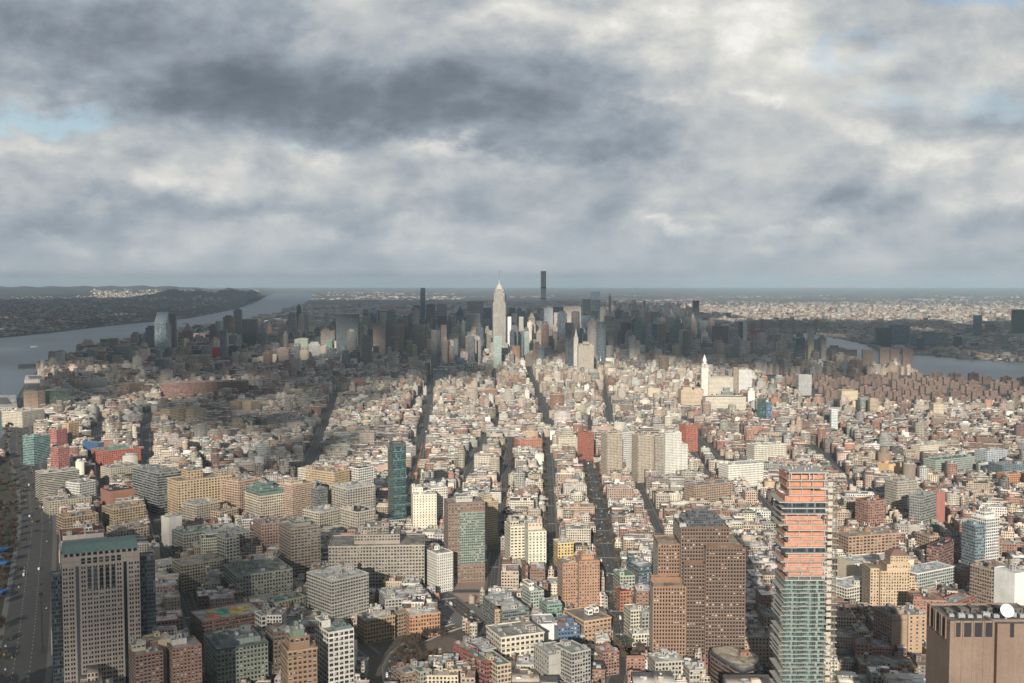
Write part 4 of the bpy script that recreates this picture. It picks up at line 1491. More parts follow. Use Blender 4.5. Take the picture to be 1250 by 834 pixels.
S_(445, 757, 482, 751, 27, 22, (.43, .285, .14), 'rwhite', 'ochre brick warehouse curving along the sunken road', 'warehouse', bay=3.3, fl=4, ww=.58, wh=.6, cornice='tan', lm='ochre warehouse')
S_(483, 750, 499, 746, 25, 22, (.34, .25, .16), 'rtan', 'narrow tan warehouse between ochre and orange neighbours', 'warehouse', bay=3.3, fl=4)
S_(500, 751, 537, 747, 27, 26, (.42, .215, .115), 'rwhite', 'orange brick warehouse with arched row of windows at the ramp mouth', 'warehouse', bay=3.1, fl=4.2, ww=.5, wh=.62, cornice=(.46, .30, .19), lm='orange warehouse')
S_(470, 732, 526, 727, 20, 50, 'lgrey', 'rwhite', 'sprawling low building with a bright white cluttered roof', 'low_building', clutter=3, tanks=2, bay=4, lm='bright white low roof')
S_(401, 667, 518, 665, 60, 60, (.375, .33, .275), (.27, .25, .22), 'huge grey brown loft filling a whole block with long window rows', 'block_loft', bay=3.9, fl=4.1, ww=.66, wh=.55, clutter=1.5, tanks=2,
   top=[(.26, .74, .2, .95, 11, (.33, .285, .24)), (.36, .62, .35, .9, 19, (.26, .225, .19))], cornice=(.42, .38, .32), lm='huge grey brown loft')
S_(534, 676, 553, 673, 50, 44, (.66, .63, .58), (.36, .33, .30), 'white brick block with small square windows beside the huge grey loft', 'white_block', bay=2.8, fl=3.6, ww=.42, wh=.42, cornice=None, tanks=1, lm='small windowed white block')
def _glass_front(W, D, H):
    return dict(b=(-W / 2 + W * .3, W / 2 - .6, -D / 2 - 2, -D / 2 - .02, 24, H - 12), col=(.26, .28, .235), roof=C('rgrey'), bay=2.6, fl=3.3, ww=.8, wh=.62, win='mesh', par=.6)
S_(547, 615, 592, 613, 104, 36, (.24, .15, .115), 'rgrey', 'tall brown brick tower with a green glazed bay on its face', 'brick_tower', bay=4.0, fl=4.2, ww=.6, wh=.5, glass=M_GLASS_GREEN, extra=[_glass_front], top=[(.25, .7, .3, .8, 7, 'lgrey')], lm='tall brick tower with green bay')
S_(555, 688, 591, 686, 25, 10, (.30, .21, .15), 'rgrey', 'low glazed base standing before the tall brick tower', 'low_building', bay=3, fl=5, ww=.7, wh=.7, clutter=.5)
S_(504, 604, 533, 603, 66, 34, (.68, .61, .50), 'rwhite', 'big cream white block next to the slim teal tower', 'white_block', bay=4.4, fl=4, ww=.34, wh=.4, top=[(.0, .45, .3, 1, 9, (.66, .60, .50))], lm='cream white block')
S_(526, 596, 546, 594.5, 66, 40, (.68, .63, .55), 'rwhite', 'white gridded office slab standing behind the cream white block', 'office_block', bay=3, fl=3.8, ww=.55, wh=.55, mesh=False, A=.6)
S_(590, 613, 608, 611, 72, 30, (.50, .37, .235), 'rtan', 'tan apartment house with stepped balconies right of the tall brick tower', 'apartment_house', bay=3.6, fl=3.2, ww=.7, wh=.35, top=[(.2, .7, .2, .8, 9, 'sand')], lm='tan balconied apartment house')
S_(436, 625, 458, 621, 52, 44, (.50, .44, .36), 'rblack', 'grey loft with black roof left of the slim teal tower', bay=4, ww=.6, tanks=1)
S_(424, 597, 458, 592, 58, 52, (.46, .42, .36), 'rwhite', 'pale grey warehouse with blank side and white roof', 'warehouse', bay=5, A=.4, tanks=1)
S_(408, 577, 427, 573, 70, 66, (.50, .37, .23), 'rtan', 'tan loft with a long window wall facing the river', bay=3.4, A=.55, lm='tall tan loft')
S_(395, 575, 409, 572, 66, 60, (.56, .51, .42), 'rwhite', 'cream loft left of the tall tan loft', bay=3.4, A=.5)
S_(438, 572, 456, 569, 72, 26, 'white', 'rblack', 'white block with big black windows and dark roof among tan lofts', 'white_block', bay=4, A=.8)
S_(217, 588, 283, 580, 66, 44, (.56, .42, .26), 'rtan', 'broad honey coloured loft with a tall square penthouse', bay=5.2, fl=4.2, A=.55, cornice=(.58, .45, .3), top=[(.24, .52, .3, .9, 13, (.54, .38, .23)), (.78, .95, .2, .5, 8, 'sand')], lm='broad honey loft')
S_(192, 578, 222, 574, 70, 90, (.31, .32, .29), 'rgrey', 'grey office block with continuous dark window bands beside the honey loft', 'office_block', bay=4, fl=4.4, A=2.8, lm='banded grey office block')
S_(240, 617, 268, 612, 40, 40, (.50, .43, .33), 'rsilver', 'lower sand coloured loft in front of the broad honey loft', bay=4)
S_(268, 625, 291, 620, 28, 30, (.55, .41, .29), 'rtan', 'low pale tan annex at the foot of the honey loft', 'low_building', bay=5)
S_(292, 588, 318, 583, 62, 56, (.52, .36, .26), 'rtan', 'pinkish tan factory block with red brown window rows', 'factory_block', bay=4, A=.75, tanks=2)
S_(318, 606, 353, 601, 52, 54, (.58, .50, .38), 'rgreen', 'cream loft crowned by a green glazed attic', bay=3.8, A=.55, top=[(.0, 1.0, .05, .9, 9, (.13, .20, .17)), (.2, .62, .3, .8, 16, (.12, .17, .16))], lm='green attic loft')
S_(357, 593, 386, 588, 66, 34, (.52, .36, .26), 'rtan', 'pink and cream striped apartment tower with a stepped top', 'apartment_tower', bay=3, fl=3.2, A=.6, top=[(.1, .6, .3, .8, 6, 'cream')], lm='pink striped apartment tower')
S_(380, 590, 392, 588, 62, 20, (.20, .34, .40), 'rsilver', 'sky blue glass stair tower behind the pink apartment tower', 'glass_block', bay=2, A=1.0)
S_(388, 597, 400, 595, 58, 30, (.16, .18, .18), 'rgrey', 'dark green glass block next to the pink apartment tower', 'glass_block', bay=2, A=1.0)
S_(390, 626, 414, 621, 38, 40, (.60, .53, .42), 'rwhite', 'low cream block below the tall tan loft', 'low_building')
S_(50, 578, 97, 573, 52, 36, (.50, .45, .36), 'rsilver', 'long balconied slab with dark horizontal stripes beside the highway', 'apartment_slab', bay=4, fl=3.2, A=2.8, lm='striped balcony slab')
S_(97, 590, 117, 586, 44, 34, 'white', 'rgrey', 'white apartment house with dark window columns', 'apartment_house', bay=3.4, A=.7)
S_(41, 533, 61, 530, 62, 34, (.22, .36, .34), 'rsilver', 'pale teal apartment slab with ribbed balconies near the river', 'apartment_slab', bay=4, fl=3.6, A=2.5, lm='pale teal slab')
S_(71, 547, 85, 545, 56, 26, (.42, .16, .13), 'rtan', 'pinkish red apartment house right of the pale teal slab', 'apartment_house', A=.6)
S_(69, 525, 82, 523, 48, 26, (.46, .17, .15), 'rgrey', 'rose red block on the river side', 'rose_block', A=.5)
S_(84, 517, 96, 515, 46, 22, (.58, .40, .22), 'rtan', 'honey tan apartment house beyond the rose red block', 'apartment_house', A=.5)
S_(125, 551, 172, 546, 34, 60, (.42, .13, .085), (.17, .33, .27), 'long red brick block under a green copper roof', 'red_block', bay=4, A=.55, lm='long red block')
S_(119, 541, 127, 540, 40, 60, (.045, .10, .20), 'rgrey', 'narrow deep blue wall beside the dark street', 'blue_block', style='blank')
S_(134, 600, 172, 595, 34, 40, (.34, .18, .13), 'rblack', 'plain brown blind brick warehouse between the two dark streets', 'warehouse', style='blank', lm='blind brown warehouse')
S_(135, 572, 172, 567, 30, 40, (.44, .38, .30), 'rgrey', 'grey tan depot north of the blind warehouse', 'depot', A=.4)
S_(138, 622, 178, 616, 30, 42, (.50, .36, .23), 'rtan', 'tan depot south of the blind warehouse', 'depot', A=.4, clutter=2)
S_(143, 648, 182, 642, 30, 40, (.44, .36, .27), 'rtan', 'cluttered tan loft just behind the granite tower', A=.5, clutter=3, tanks=1)
S_(60, 612, 112, 606, 24, 40, (.42, .37, .29), 'rgrey', 'low grey garage below the striped balcony slab', 'garage', A=.5, clutter=1)
S_(78, 632, 120, 626, 30, 34, (.46, .33, .21), 'rtan', 'tan brick loft in front of the low garage', A=.6, tanks=1)
S_(206, 632, 222, 629, 46, 20, 'white', 'rwhite', 'white party wall block with a brown chimney stack', 'white_block', style='blank')
S_(224, 652, 262, 646, 34, 40, (.30, .31, .27), 'rgreen', 'grey green loft above the side street', bay=4)
S_(263, 655, 308, 648, 36, 44, (.42, .40, .35), 'rsilver', 'pale grey office with ribbon windows and a silver roof', 'office_block', bay=5, ww=.7, lm='silver roofed office')
S_(221, 690, 274, 682, 36, 34, (.40, .35, .26), 'rtan', 'tan corner loft with rows of small windows', bay=3.4, lm='tan corner loft')
S_(195, 690, 220, 686, 28, 30, (.40, .38, .34), 'rwhite', 'little row of white roofed lofts beside the street', bay=4)
S_(193, 735, 216, 730, 26, 34, (.42, .39, .32), 'rgrey', 'cream blank walled loft right of the dark glass wing', bay=5)
S_(276, 657, 292, 654, 60, 22, 'lgrey', 'rgrey', 'slim pale block with a bright side wall', 'slim_block', A=.5)
# along the canal road
S_(604, 744, 612, 744, 30, 18, (.44, .28, .17), 'rgrey', 'tan brick end of the long slate office', 'office_block', bay=4, clutter=0)
S_(613, 746, 646, 742, 30, 62, (.12, .16, .155), (.50, .49, .45), 'long slate glass office with a pale flat roof', 'office_block', bay=2.5, fl=3.8, ww=.85, wh=.55, clutter=1, lm='long slate office')
S_(611.5, 778, 664, 771, 42, 40, (.58, .52, .42), (.30, .28, .25), 'cream factory loft with four rows of wide windows', 'factory_block', bay=5.0, fl=5.0, ww=.62, wh=.5, cornice=(.62, .56, .46), tanks=1, clutter=2, lm='cream factory loft')
S_(681, 766, 708, 763, 32, 34, (.085, .14, .25), (.33, .24, .19), 'bright blue gridded building with a tan roof', 'blue_block', bay=3.4, fl=4.6, ww=.62, wh=.66, glass=M_GLASS_BLUE, lm='bright blue building')
S_(655, 762, 680, 761, 33, 34, (.60, .58, .56), 'rsilver', 'white cube against the bright blue building', 'white_block', style='blank')
S_(713, 758, 746, 753, 32, 44, (.45, .29, .185), (.28, .24, .21), 'tan brick corner loft with big white roof boxes beside the broad avenue', bay=4.4, fl=4.6, ww=.66, wh=.45, top=[(.45, .62, .4, .6, 5, 'white'), (.75, .92, .5, .75, 5, 'white')], cornice=(.50, .35, .24), lm='tan avenue corner loft')
S_(698, 797, 721, 792, 50, 30, (.40, .385, .35), (.28, .29, .26), 'grey modern tower of stacked window frames beside the cream factory', 'modern_block', bay=3.0, fl=3.6, ww=.72, wh=.66, lm='grey modern tower')
S_(670, 800, 697, 796, 44, 34, (.36, .345, .31), (.33, .33, .29), 'low grey wing with a dark glass slot', 'modern_block', bay=4, ww=.4, blank=(0,))
S_(736, 797, 756, 794, 24, 20, (.30, .155, .115), 'rgrey', 'red brick house with a white roof edge near the little plaza', 'brick_house', bay=3.2, fl=3.5, lm='red brick house by the plaza')
S_(648, 722, 664, 720, 38, 26, (.36, .40, .36), 'rgrey', 'slim grey green tower with white stair shaft', 'slim_block', bay=3, fl=3.6, ww=.7, top=[(.0, .4, .2, .9, 8, 'white')])
S_(668, 738, 686, 736, 30, 24, (.22, .34, .27), 'rgrey', 'green glazed block below the orange brick towers', 'glass_block', bay=3, fl=3.6, ww=.85, wh=.6, glass=M_GLASS_GREEN)
S_(687, 688, 706, 687, 62, 26, (.36, .205, .13), 'rtan', 'lower half of the orange brick pair beside the broad avenue', 'brick_tower', bay=3.0, fl=3.5, ww=.48, wh=.5, lm='orange brick pair')
S_(707, 685, 732, 684, 66, 30, (.37, .21, .135), 'rtan', 'higher half of the orange brick pair beside the broad avenue', 'brick_tower', bay=3.0, fl=3.5, ww=.48, wh=.5, top=[(.2, .8, .3, .9, 6, (.40, .22, .13))])
S_(681, 663, 700, 662, 34, 24, (.58, .42, .19), 'rwhite', 'yellow brick loft behind the orange brick pair', bay=4, fl=4.2, ww=.5, cornice=(.6, .5, .3))
S_(623, 643, 641, 642, 62, 34, (.66, .60, .47), 'rwhite', 'cream white apartment slab with wide dark windows, first of a pair', 'apartment_slab', bay=4.6, fl=4, ww=.62, wh=.45, top=[(.1, .7, .3, .9, 5, 'cream')], lm='cream white pair')
S_(645, 649, 667, 648, 60, 34, (.60, .60, .48), 'rwhite', 'pale green white apartment slab with thin window column, second of a pair', 'apartment_slab', bay=4.6, fl=3.9, ww=.4, wh=.4, top=[(.1, .9, .4, .95, 8, 'cream')])
S_(641.5, 690, 644.5, 689.8, 30, 20, 'redbrick', 'rgrey', 'small dark red house wedged between the cream slabs', 'brick_house', bay=3)
S_(568, 795, 586, 792, 30, 30, (.30, .085, .075), 'rtan', 'bright red painted house near the bare oval', 'red_house', bay=3, fl=3.5, ww=.35, lm='bright red house')
S_(587, 794, 606, 790, 30, 34, (.40, .42, .44), 'rsilver', 'pale blue grey house stuck to the bright red house', 'grey_house', bay=3, fl=3.5)
S_(594, 808, 606, 805, 34, 40, (.26, .08, .065), 'rgreen', 'deep red block with a pale mossy roof', 'red_house', bay=3)
S_(607, 812, 624, 809, 34, 40, (.52, .40, .28), 'rgreen', 'peach stucco loft right of the deep red block', bay=3.4)
S_(548, 818, 578, 815, 24, 22, (.50, .39, .28), 'rgrey', 'cream and brick loft with two chimneys at the lower end of the oval', bay=4, ww=.6)
S_(490, 824, 512, 820, 24, 26, (.26, .165, .11), 'rgrey', 'dark brown loft beside the bend of the sunken road', bay=3.4)
S_(513, 820, 527, 817, 27, 22, (.34, .33, .27), 'rgreen', 'grey green fire escape loft beside the dark brown one', bay=3)
S_(770, 745, 783, 744, 32, 22, (.56, .51, .41), 'rtan', 'cream stone corner building at the edge of the plaza', 'corner_building', bay=3.2, fl=3.8)
S_(783.5, 748, 796, 747, 30, 20, (.30, .30, .28), 'rsilver', 'grey silver roofed building under the brown stepped tower', 'corner_building', bay=4)
S_(772, 774, 790, 773, 14, 16, (.58, .53, .46), 'rwhite', 'low white corner store facing the plaza', 'corner_store', bay=3, fl=4)
S_(780, 692, 800, 690, 40, 36, (.06, .10, .11), 'rsilver', 'dark teal glass block left of the brown stepped tower', 'glass_block', bay=2.2, fl=3.8, ww=.88, wh=.7, glass=M_GLASS_BLUE)
S_(757, 703, 775, 702, 34, 30, (.36, .38, .31), 'rgreen', 'grey loft under a light green roof beside the avenue', bay=4)
S_(757, 722, 772, 721, 24, 20, (.42, .155, .08), 'rred', 'orange red brick loft with a rusty roof beside the avenue', bay=3.6)
S_(800, 808, 836, 806, 26, 26, (.40, .37, .31), 'rwhite', 'white roofed loft below the brown stepped tower', bay=3.4, clutter=2)
S_(842, 818, 862, 817, 26, 20, (.38, .35, .29), 'rwhite', 'pale loft row at the foot of the brown stepped tower', bay=3.4)
# right side
S_(1089, 752, 1108, 750.5, 50, 34, (.33, .235, .17), (.30, .28, .25), 'plain brown block with blank wall in front of the tan stepped tower', 'plain_block', bay=4.5, fl=4, ww=.6, top=[(.5, 1.0, .2, .7, 3, (.33, .235, .17))], blank=(0,), lm='plain brown block')
S_(1109, 751, 1131, 750, 49, 32, (.42, .29, .20), 'rgrey', 'sunlit brown block with a single window column', 'plain_block', bay=7, fl=4, ww=.3, wh=.5)
S_(1043, 688, 1116, 683, 40, 40, (.60, .52, .40), 'rwhite', 'long cream blank walled warehouse behind the tan stepped tower', 'warehouse', style='blank', lm='cream blank warehouse', clutter=2)
S_(1034, 718, 1072, 711, 32, 36, (.62, .57, .50), 'rwhite', 'white store with a bright white roof right of the orange netted tower', 'white_block', bay=4, A=.5, lm='bright white store')
S_(1036, 655, 1098, 650, 44, 40, (.40, .245, .165), 'rtan', 'wide brown brick school like block with few windows', 'brick_block', bay=6, A=.4, lm='wide brown brick block')
S_(1060, 612, 1081, 610, 50, 30, (.34, .17, .125), 'rred', 'dark red apartment block right of the orange netted tower', 'apartment_house', A=.6)
S_(1204, 633, 1220, 631, 82, 24, (.64, .64, .62), 'rwhite', 'white glass loft tower with a blue glass side', 'loft_tower', bay=3.2, fl=4, A=.75, top=[(.1, .85, .2, .8, 7, 'white')], lm='white loft tower')
S_(1191, 642, 1203.5, 641, 74, 26, (.14, .21, .26), 'rsilver', 'blue grey glass half clinging to the white loft tower', 'glass_block', bay=2.2, A=1.0)
S_(1211, 696, 1222, 694, 56, 30, (.33, .24, .18), 'rtan', 'brown brick loft with a tan water tank', tanks=2, bay=3.4)
S_(1222.5, 694, 1237, 692, 56, 40, (.46, .38, .29), 'rtan', 'tan narrow loft beside the white loft tower', bay=3.2, tanks=1)
S_(1239, 700, 1262, 697, 60, 30, (.68, .67, .65), 'rwhite', 'blind white tower at the end of the row', 'white_block', style='blank')
S_(1146, 668, 1186, 652, 40, 16, (.23, .10, .085), 'rblack', 'long dark red tenement row in shade', 'tenement', bay=3, A=.5)
S_(1120, 700, 1165, 691, 36, 28, (.40, .43, .41), 'rsilver', 'grey teal loft with white cornice', cornice='white', bay=3.6, A=.55)
S_(1135, 655, 1147, 654, 34, 30, (.42, .29, .2), 'rtan', 'tan brick tenement with rounded tanks', 'tenement', A=.5, tanks=2)
S_(1150, 742, 1190, 728, 28, 20, (.33, .105, .08), 'rgrey', 'red brick tenement row behind the windowless tower', 'tenement', bay=3, A=.5)
S_(1095, 588, 1120, 586, 56, 30, (.40, .36, .30), 'rgrey', 'grey tan apartment block with many small windows', 'apartment_house', bay=3, A=.55)
S_(1125, 606, 1143, 601, 56, 20, (.27, .28, .27), 'rgrey', 'slate coloured apartment slab turned from the sun', 'apartment_slab', bay=3, A=.5)
S_(1143.5, 601, 1154, 600, 56, 20, (.36, .15, .12), 'rgrey', 'red brick end of the slate coloured slab', 'apartment_slab', style='blank')
S_(1085, 567, 1116, 564, 30, 30, (.58, .40, .22), 'rtan', 'honey yellow blank school wall among low roofs', 'school', cat='school', style='blank')
S_(1123, 545, 1146, 543, 30, 26, (.62, .54, .43), 'rwhite', 'cream ribbed warehouse on the east side', 'warehouse', bay=3, A=.2)
S_(1142, 562, 1190, 557, 34, 30, (.36, .40, .35), 'rgreen', 'long green grey apartment row', 'apartment_slab', bay=3, A=.55)
S_(1205, 551, 1231, 549, 36, 34, (.40, .44, .45), 'rwhite', 'pale blue grey block with a white upper wall', 'pale_block', A=.3)
S_(1224, 568, 1262, 566, 40, 40, (.14, .18, .20), 'rgrey', 'dark blue slate block on the east side', 'slate_block', A=.4)
S_(1228, 579, 1262, 577, 30, 24, (.48, .23, .12), 'rtan', 'orange brick block in front of the dark slate block', 'brick_block', A=.4)
S_(848, 593, 895, 588, 42, 30, (.36, .255, .19), 'rgrey', 'long brown apartment house with a dark shaded end', 'apartment_house', bay=4, A=.5, lm='long brown apartment house')
S_(889, 568, 932, 565, 44, 34, (.70, .67, .60), 'rwhite', 'big white block with faint window dots', 'white_block', bay=3, A=.35, lm='big white block')
S_(921, 544, 960, 542, 46, 34, (.64, .60, .50), 'rwhite', 'cream white block dotted with windows behind the big white block', 'white_block', bay=3.4, A=.5)
S_(838, 519, 852, 518, 62, 30, (.42, .15, .10), 'rred', 'bright orange red library like cube', 'red_block', bay=4, A=.3, lm='orange red cube')
S_(717, 528, 725, 527, 62, 30, (.38, .14, .095), 'rred', 'tall red sandstone block left of the beige slabs', 'red_block', bay=4, A=.2, lm='red sandstone block')
S_(633, 537, 662, 535.5, 30, 30, (.45, .19, .125), (.42, .46, .44), 'red brick college hall with a pale roof', 'college_hall', A=.3, lm='red college hall')
S_(687, 527, 700, 526, 44, 30, (.58, .52, .40), (.45, .52, .46), 'cream hall under a mint green roof', 'college_hall', A=.5)
S_(741, 529.5, 760, 528.5, 92, 28, (.50, .42, .33), 'rtan', 'beige concrete residential slab with white end wall, nearest the avenue', 'residential_slab', bay=3.0, fl=3.0, A=.6, lm='beige slabs')
S_(779, 532, 799, 531, 92, 30, (.50, .42, .33), 'rtan', 'beige concrete residential slab in the middle of three', 'residential_slab', bay=3.0, fl=3.0, A=.6)
S_(800, 533, 810, 532.5, 90, 26, (.42, .365, .30), 'rtan', 'narrow darker beige slab standing for the shaded side of the middle slab', 'residential_slab', bay=3.0, fl=3.0, A=.7)  # its darker beige paints the shaded side of the middle slab
S_(812, 529, 832, 528, 92, 30, (.70, .67, .60), 'rwhite', 'stepped white residential slab, rightmost of the slab group', 'residential_slab', bay=3.0, fl=3.2, A=.35, top=[(1.0, 1.42, .05, .95, -24, 'white', 0)])
S_(760, 528, 775, 527, 82, 30, (.58, .57, .54), 'rwhite', 'grey white slab half hidden between the beige slabs', 'residential_slab', bay=3, A=.5)
S_(55, 477, 84, 476, 60, 40, (.20, .28, .20), 'rwhite', 'square green glazed block beyond the riverside sheds', 'glass_block', bay=3, A=1.0, lm='square green block')
S_(46, 478, 55, 477, 62, 60, (.50, .36, .25), 'rtan', 'tan brick end attached to the square green block', 'brick_block', A=.5)
S_(27, 503, 54, 499, 42, 70, (.60, .53, .42), (.66, .65, .60), 'pale market shed with a broad white roof by the river', 'market_shed', A=.5, lm='white roofed market shed')
S_(110, 463, 131, 461, 58, 40, (.33, .34, .32), 'rgrey', 'plain grey slab among the western rows', 'grey_slab', A=.2)
S_(158, 468, 178, 466, 50, 40, (.36, .26, .19), 'rgrey', 'brown block left of the long red brown terminal', 'brown_block', A=.5)
S_(195, 468, 303, 465, 62, 62, (.27, .15, .115), (.30, .28, .27), 'very long red brown terminal building stretching across a block', 'terminal_building', bay=4, fl=4.2, A=.7, lm='long red brown terminal')
S_(207, 500, 232, 497, 44, 40, (.55, .42, .28), 'rtan', 'golden tan apartment house south of the long terminal', 'apartment_house', A=.6)
S_(236, 500, 252, 498, 42, 30, (.56, .46, .33), 'rtan', 'cream stepped apartment house south of the long terminal', 'apartment_house', A=.5, top=[(.1, .6, .2, .8, 8)])
S_(290, 490, 305, 488, 44, 30, (.60, .45, .29), 'rtan', 'sunlit gold apartment house near the end of the terminal', 'apartment_house', A=.4)
S_(306, 491, 318, 489, 42, 30, (.56, .43, .30), 'rtan', 'tan twin right of the sunlit gold house', 'apartment_house', A=.4)

# play surfaces on the school roof belong to the school
sch = [o for o in COL.objects if o.name.startswith('school')][0]
for i, (cx, cy_, w, d, col) in enumerate(((-18, -8, 14, 12, (.45, .13, .08)), (-4, 2, 12, 15, (.05, .33, .20)), (8, -6, 12, 12, (.58, .42, .08)), (20, 3, 14, 13, (.60, .46, .12)), (-14, 9, 8, 9, (.55, .42, .12)), (10, 9, 8, 8, (.42, .22, .12)))):
    m = MB(); m.box(cx - w / 2, cx + w / 2, cy_ - d / 2, cy_ + d / 2, 32.1, 32.5 + .1 * i, col); m.build('play_surface', M_WALL, sch)

# rounded dark office at the foot of the brown tower
def rounded_office():
    H = 30.0
    p = [at(861, 792, H), at(905, 820, H), at(927, 812, H), at(927, 800, H), at(890, 788, H)]
    cx, cy_ = sum(q[0] for q in p) / 5, sum(q[1] for q in p) / 5
    pl = []
    n = len(p)
    for i in range(n):          # round each corner
        a, b, c = p[i - 1], p[i], p[(i + 1) % n]
        u = [(b[0] + (a[0] - b[0]) * .28, b[1] + (a[1] - b[1]) * .28), (b[0] + (c[0] - b[0]) * .28, b[1] + (c[1] - b[1]) * .28)]
        for k in range(5):
            t = k / 4
            pl.append(((1 - t) ** 2 * u[0][0] + 2 * t * (1 - t) * b[0] + t * t * u[1][0] - cx, (1 - t) ** 2 * u[0][1] + 2 * t * (1 - t) * b[1] + t * t * u[1][1] - cy_))
    root = tag(empty('rounded_office', cx, cy_, 0, 0), 'dark banded office with rounded corners at the foot of the brown stepped tower', 'building')
    area = sum(pl[i][0] * pl[(i + 1) % len(pl)][1] - pl[(i + 1) % len(pl)][0] * pl[i][1] for i in range(len(pl)))
    if area < 0: pl.reverse()
    sc_ = lambda k: [(x * k, y * k) for x, y in pl]
    m = MB()
    for k in range(7):
        m.prism(sc_(1.0), k * 4.2, k * 4.2 + 1.5, (.26, .15, .11))
    m.build('brick_bands', M_WALL, root)
    m = MB(); m.prism(sc_(.985), 0, 28.6, (1, 1, 1), bays=(2.4, 3)); m.build('glass_wall', M_CUR_DARK, root)
    m = MB(); m.prism(sc_(.93), 28.4, 31.0, (.10, .10, .11), (.42, .36, .28)); m.build('roof', M_WALL, root)
    add_bulkhead(root, 6, 2, 31, 9, 7, 4, (.30, .15, .11), (.3, .2, .16))
    FOOT.append((cx, cy_, 0, 32, 26))
    LM['dark rounded office'] = (cx, cy_)


rounded_office()

# ------------------------------------------------------------------ towers of the middle distance and of the far skyline
def tower(xl, xr, yt, d, col, label, A=.7, bay=3.2, fl=4.0, depth=.8, top=None, crown=None, lm=None, roof='rgrey', name='skyscraper', cat='skyscraper', group=None, mat=None):
    w = (xr - xl) / F0 * d
    x = ((xl + xr) / 2 - 625) / F0 * d
    H = z_at(yt, d)
    D = w * depth
    cc = tuple(min(.8, c * (1.3 if max(C(col)) < .36 else 1.1)) for c in C(col))
    bx = [dict(b=(-w / 2, w / 2, -D / 2, D / 2, 0, H), col=cc, roof=C(roof), bay=bay, fl=fl, A=A, win='pattern' if A else None, par=1.0, mi=1 if mat else 0)]
    for t in top or []:
        bx.append(dict(b=(-w / 2 + w * t[0], -w / 2 + w * t[1], -D / 2 + D * .15, D / 2 - D * .15, H - .95, H + t[2]), col=C(t[3]) if len(t) > 3 else cc, roof=C(roof), bay=bay, fl=fl, A=A, win='pattern' if A else None, par=.6, mi=1 if mat else 0))
    root = make(name, cat, label, group, x, d + D / 2, .019, bx, clutter=0, mats=[M_WALL, mat] if mat else None)
    if crown == 'point' or crown == 'spire':
        m = MB(); h0 = H + (top[-1][2] if top else 0) - .5
        k = w * (.28 if top else .45)
        m.prism([(-k, -k), (k, -k), (k, k), (-k, k)], h0, h0 + w * (.9 if crown == 'point' else 1.6), tuple(c * .9 for c in cc), pts2=[(-.4, -.4), (.4, -.4), (.4, .4), (-.4, .4)])
        m.build('crown', M_WALL, root)
    elif crown == 'box':
        m = MB(); m.box(-w * .3, w * .3, -D * .3, D * .3, H - .98, H + 9, tuple(c * .7 for c in cc), C(roof)); m.build('plant_room', M_WALL, root)
    elif crown == 'slant':
        m = MB(); a, b_ = w / 2 - .4, D / 2 - .4
        m.quad([(-a, -b_, H - .5), (a, -b_, H - .5), (a, b_, H + w * .9), (-a, b_, H + w * .9)], cc)
        m.quad([(a, -b_, H - .5), (a, b_, H - .5), (a, b_, H + w * .9)], cc); m.quad([(-a, b_, H - .5), (-a, -b_, H - .5), (-a, b_, H + w * .9)], cc)
        m.quad([(a, b_, H - .5), (-a, b_, H - .5), (-a, b_, H + w * .9), (a, b_, H + w * .9)], cc); m.build('crown', M_WALL, root)
    if lm: LM[lm] = (x, d + D / 2)
    return root


T_ = tower
T_(410, 437, 385, 5000, 'slate', 'wide flat topped slate tower with dark edges standing apart in midtown', A=1.0, bay=2.2, top=[(.0, 1.0, 4, (.05, .05, .06))], depth=.5, mat=M_CUR_DARK, lm='wide slate tower')
T_(295, 312, 390, 5600, (.02, .03, .045), 'blue black glass slab near the western river', mat=M_CUR_DARK, depth=.6, lm='blue black slab')
T_(188, 202, 394, 5300, 'pale', 'pale reflecting glass tower under construction on the west side', mat=M_CUR_PALE, crown='slant', lm='pale glass tower')
T_(177, 188, 400, 5500, (.17, .19, .21), 'grey tower left of the pale glass tower', crown='box')
T_(203, 213, 384, 5500, (.20, .19, .19), 'brown grey ribbed tower right of the pale glass tower', bay=2, A=.8, top=[(.1, .9, 4)])
T_(159, 169, 408, 5300, (.16, .17, .18), 'dark stepped tower closest to the western water', top=[(.2, .7, 10)])
T_(140, 156, 422, 4800, (.42, .42, .40), 'grey white ribbed apartment tower near the western water', fl=4, bay=4, A=1.6)
T_(255, 263, 398, 6000, (.24, .18, .16), 'brown apartment tower in the western cluster', crown='box')
T_(263, 272, 392, 5900, (.18, .21, .22), 'grey blue tower in the western cluster', A=.9)
T_(272, 284, 387, 6100, (.27, .17, .145), 'red brown tower in the western cluster', top=[(.2, .8, 8)])
T_(285, 294, 379, 6600, (.20, .19, .19), 'tallest grey brown tower behind the western cluster', crown='box')
T_(222, 233, 404, 5700, (.27, .20, .17), 'brown pointed tower right of the pale glass tower', crown='point')
T_(256, 271, 424, 4900, (.50, .06, .055), 'low bright red wrapped building among grey blocks', A=0, depth=1.2, lm='red wrapped building')
T_(230, 253, 434, 4600, (.44, .35, .25), 'tan flat topped warehouse tower near the red wrapped building', bay=4)
T_(314, 323, 400, 5900, (.40, .40, .37), 'pale grey tower beside the blue black slab')
T_(324, 336, 408, 5600, (.34, .34, .30), 'banded grey tower right of the blue black slab', fl=7, bay=4, A=2.5)
T_(337, 352, 426, 4700, (.26, .19, .16), 'dark brown broad block south of the banded tower', top=[(.2, .8, 5)])
T_(340, 349, 396, 6200, (.23, .18, .16), 'slim brown tower in the upper western row')
T_(351, 360, 383, 6700, (.27, .26, .26), 'grey rounded tower in the upper western row', top=[(.2, .8, 9)])
T_(362, 367, 375, 6800, (.06, .07, .075), 'slim black needle like tower in the upper western row', crown='point')
T_(368, 376, 384, 6600, (.33, .34, .33), 'light grey tower beside the black needle', crown='box')
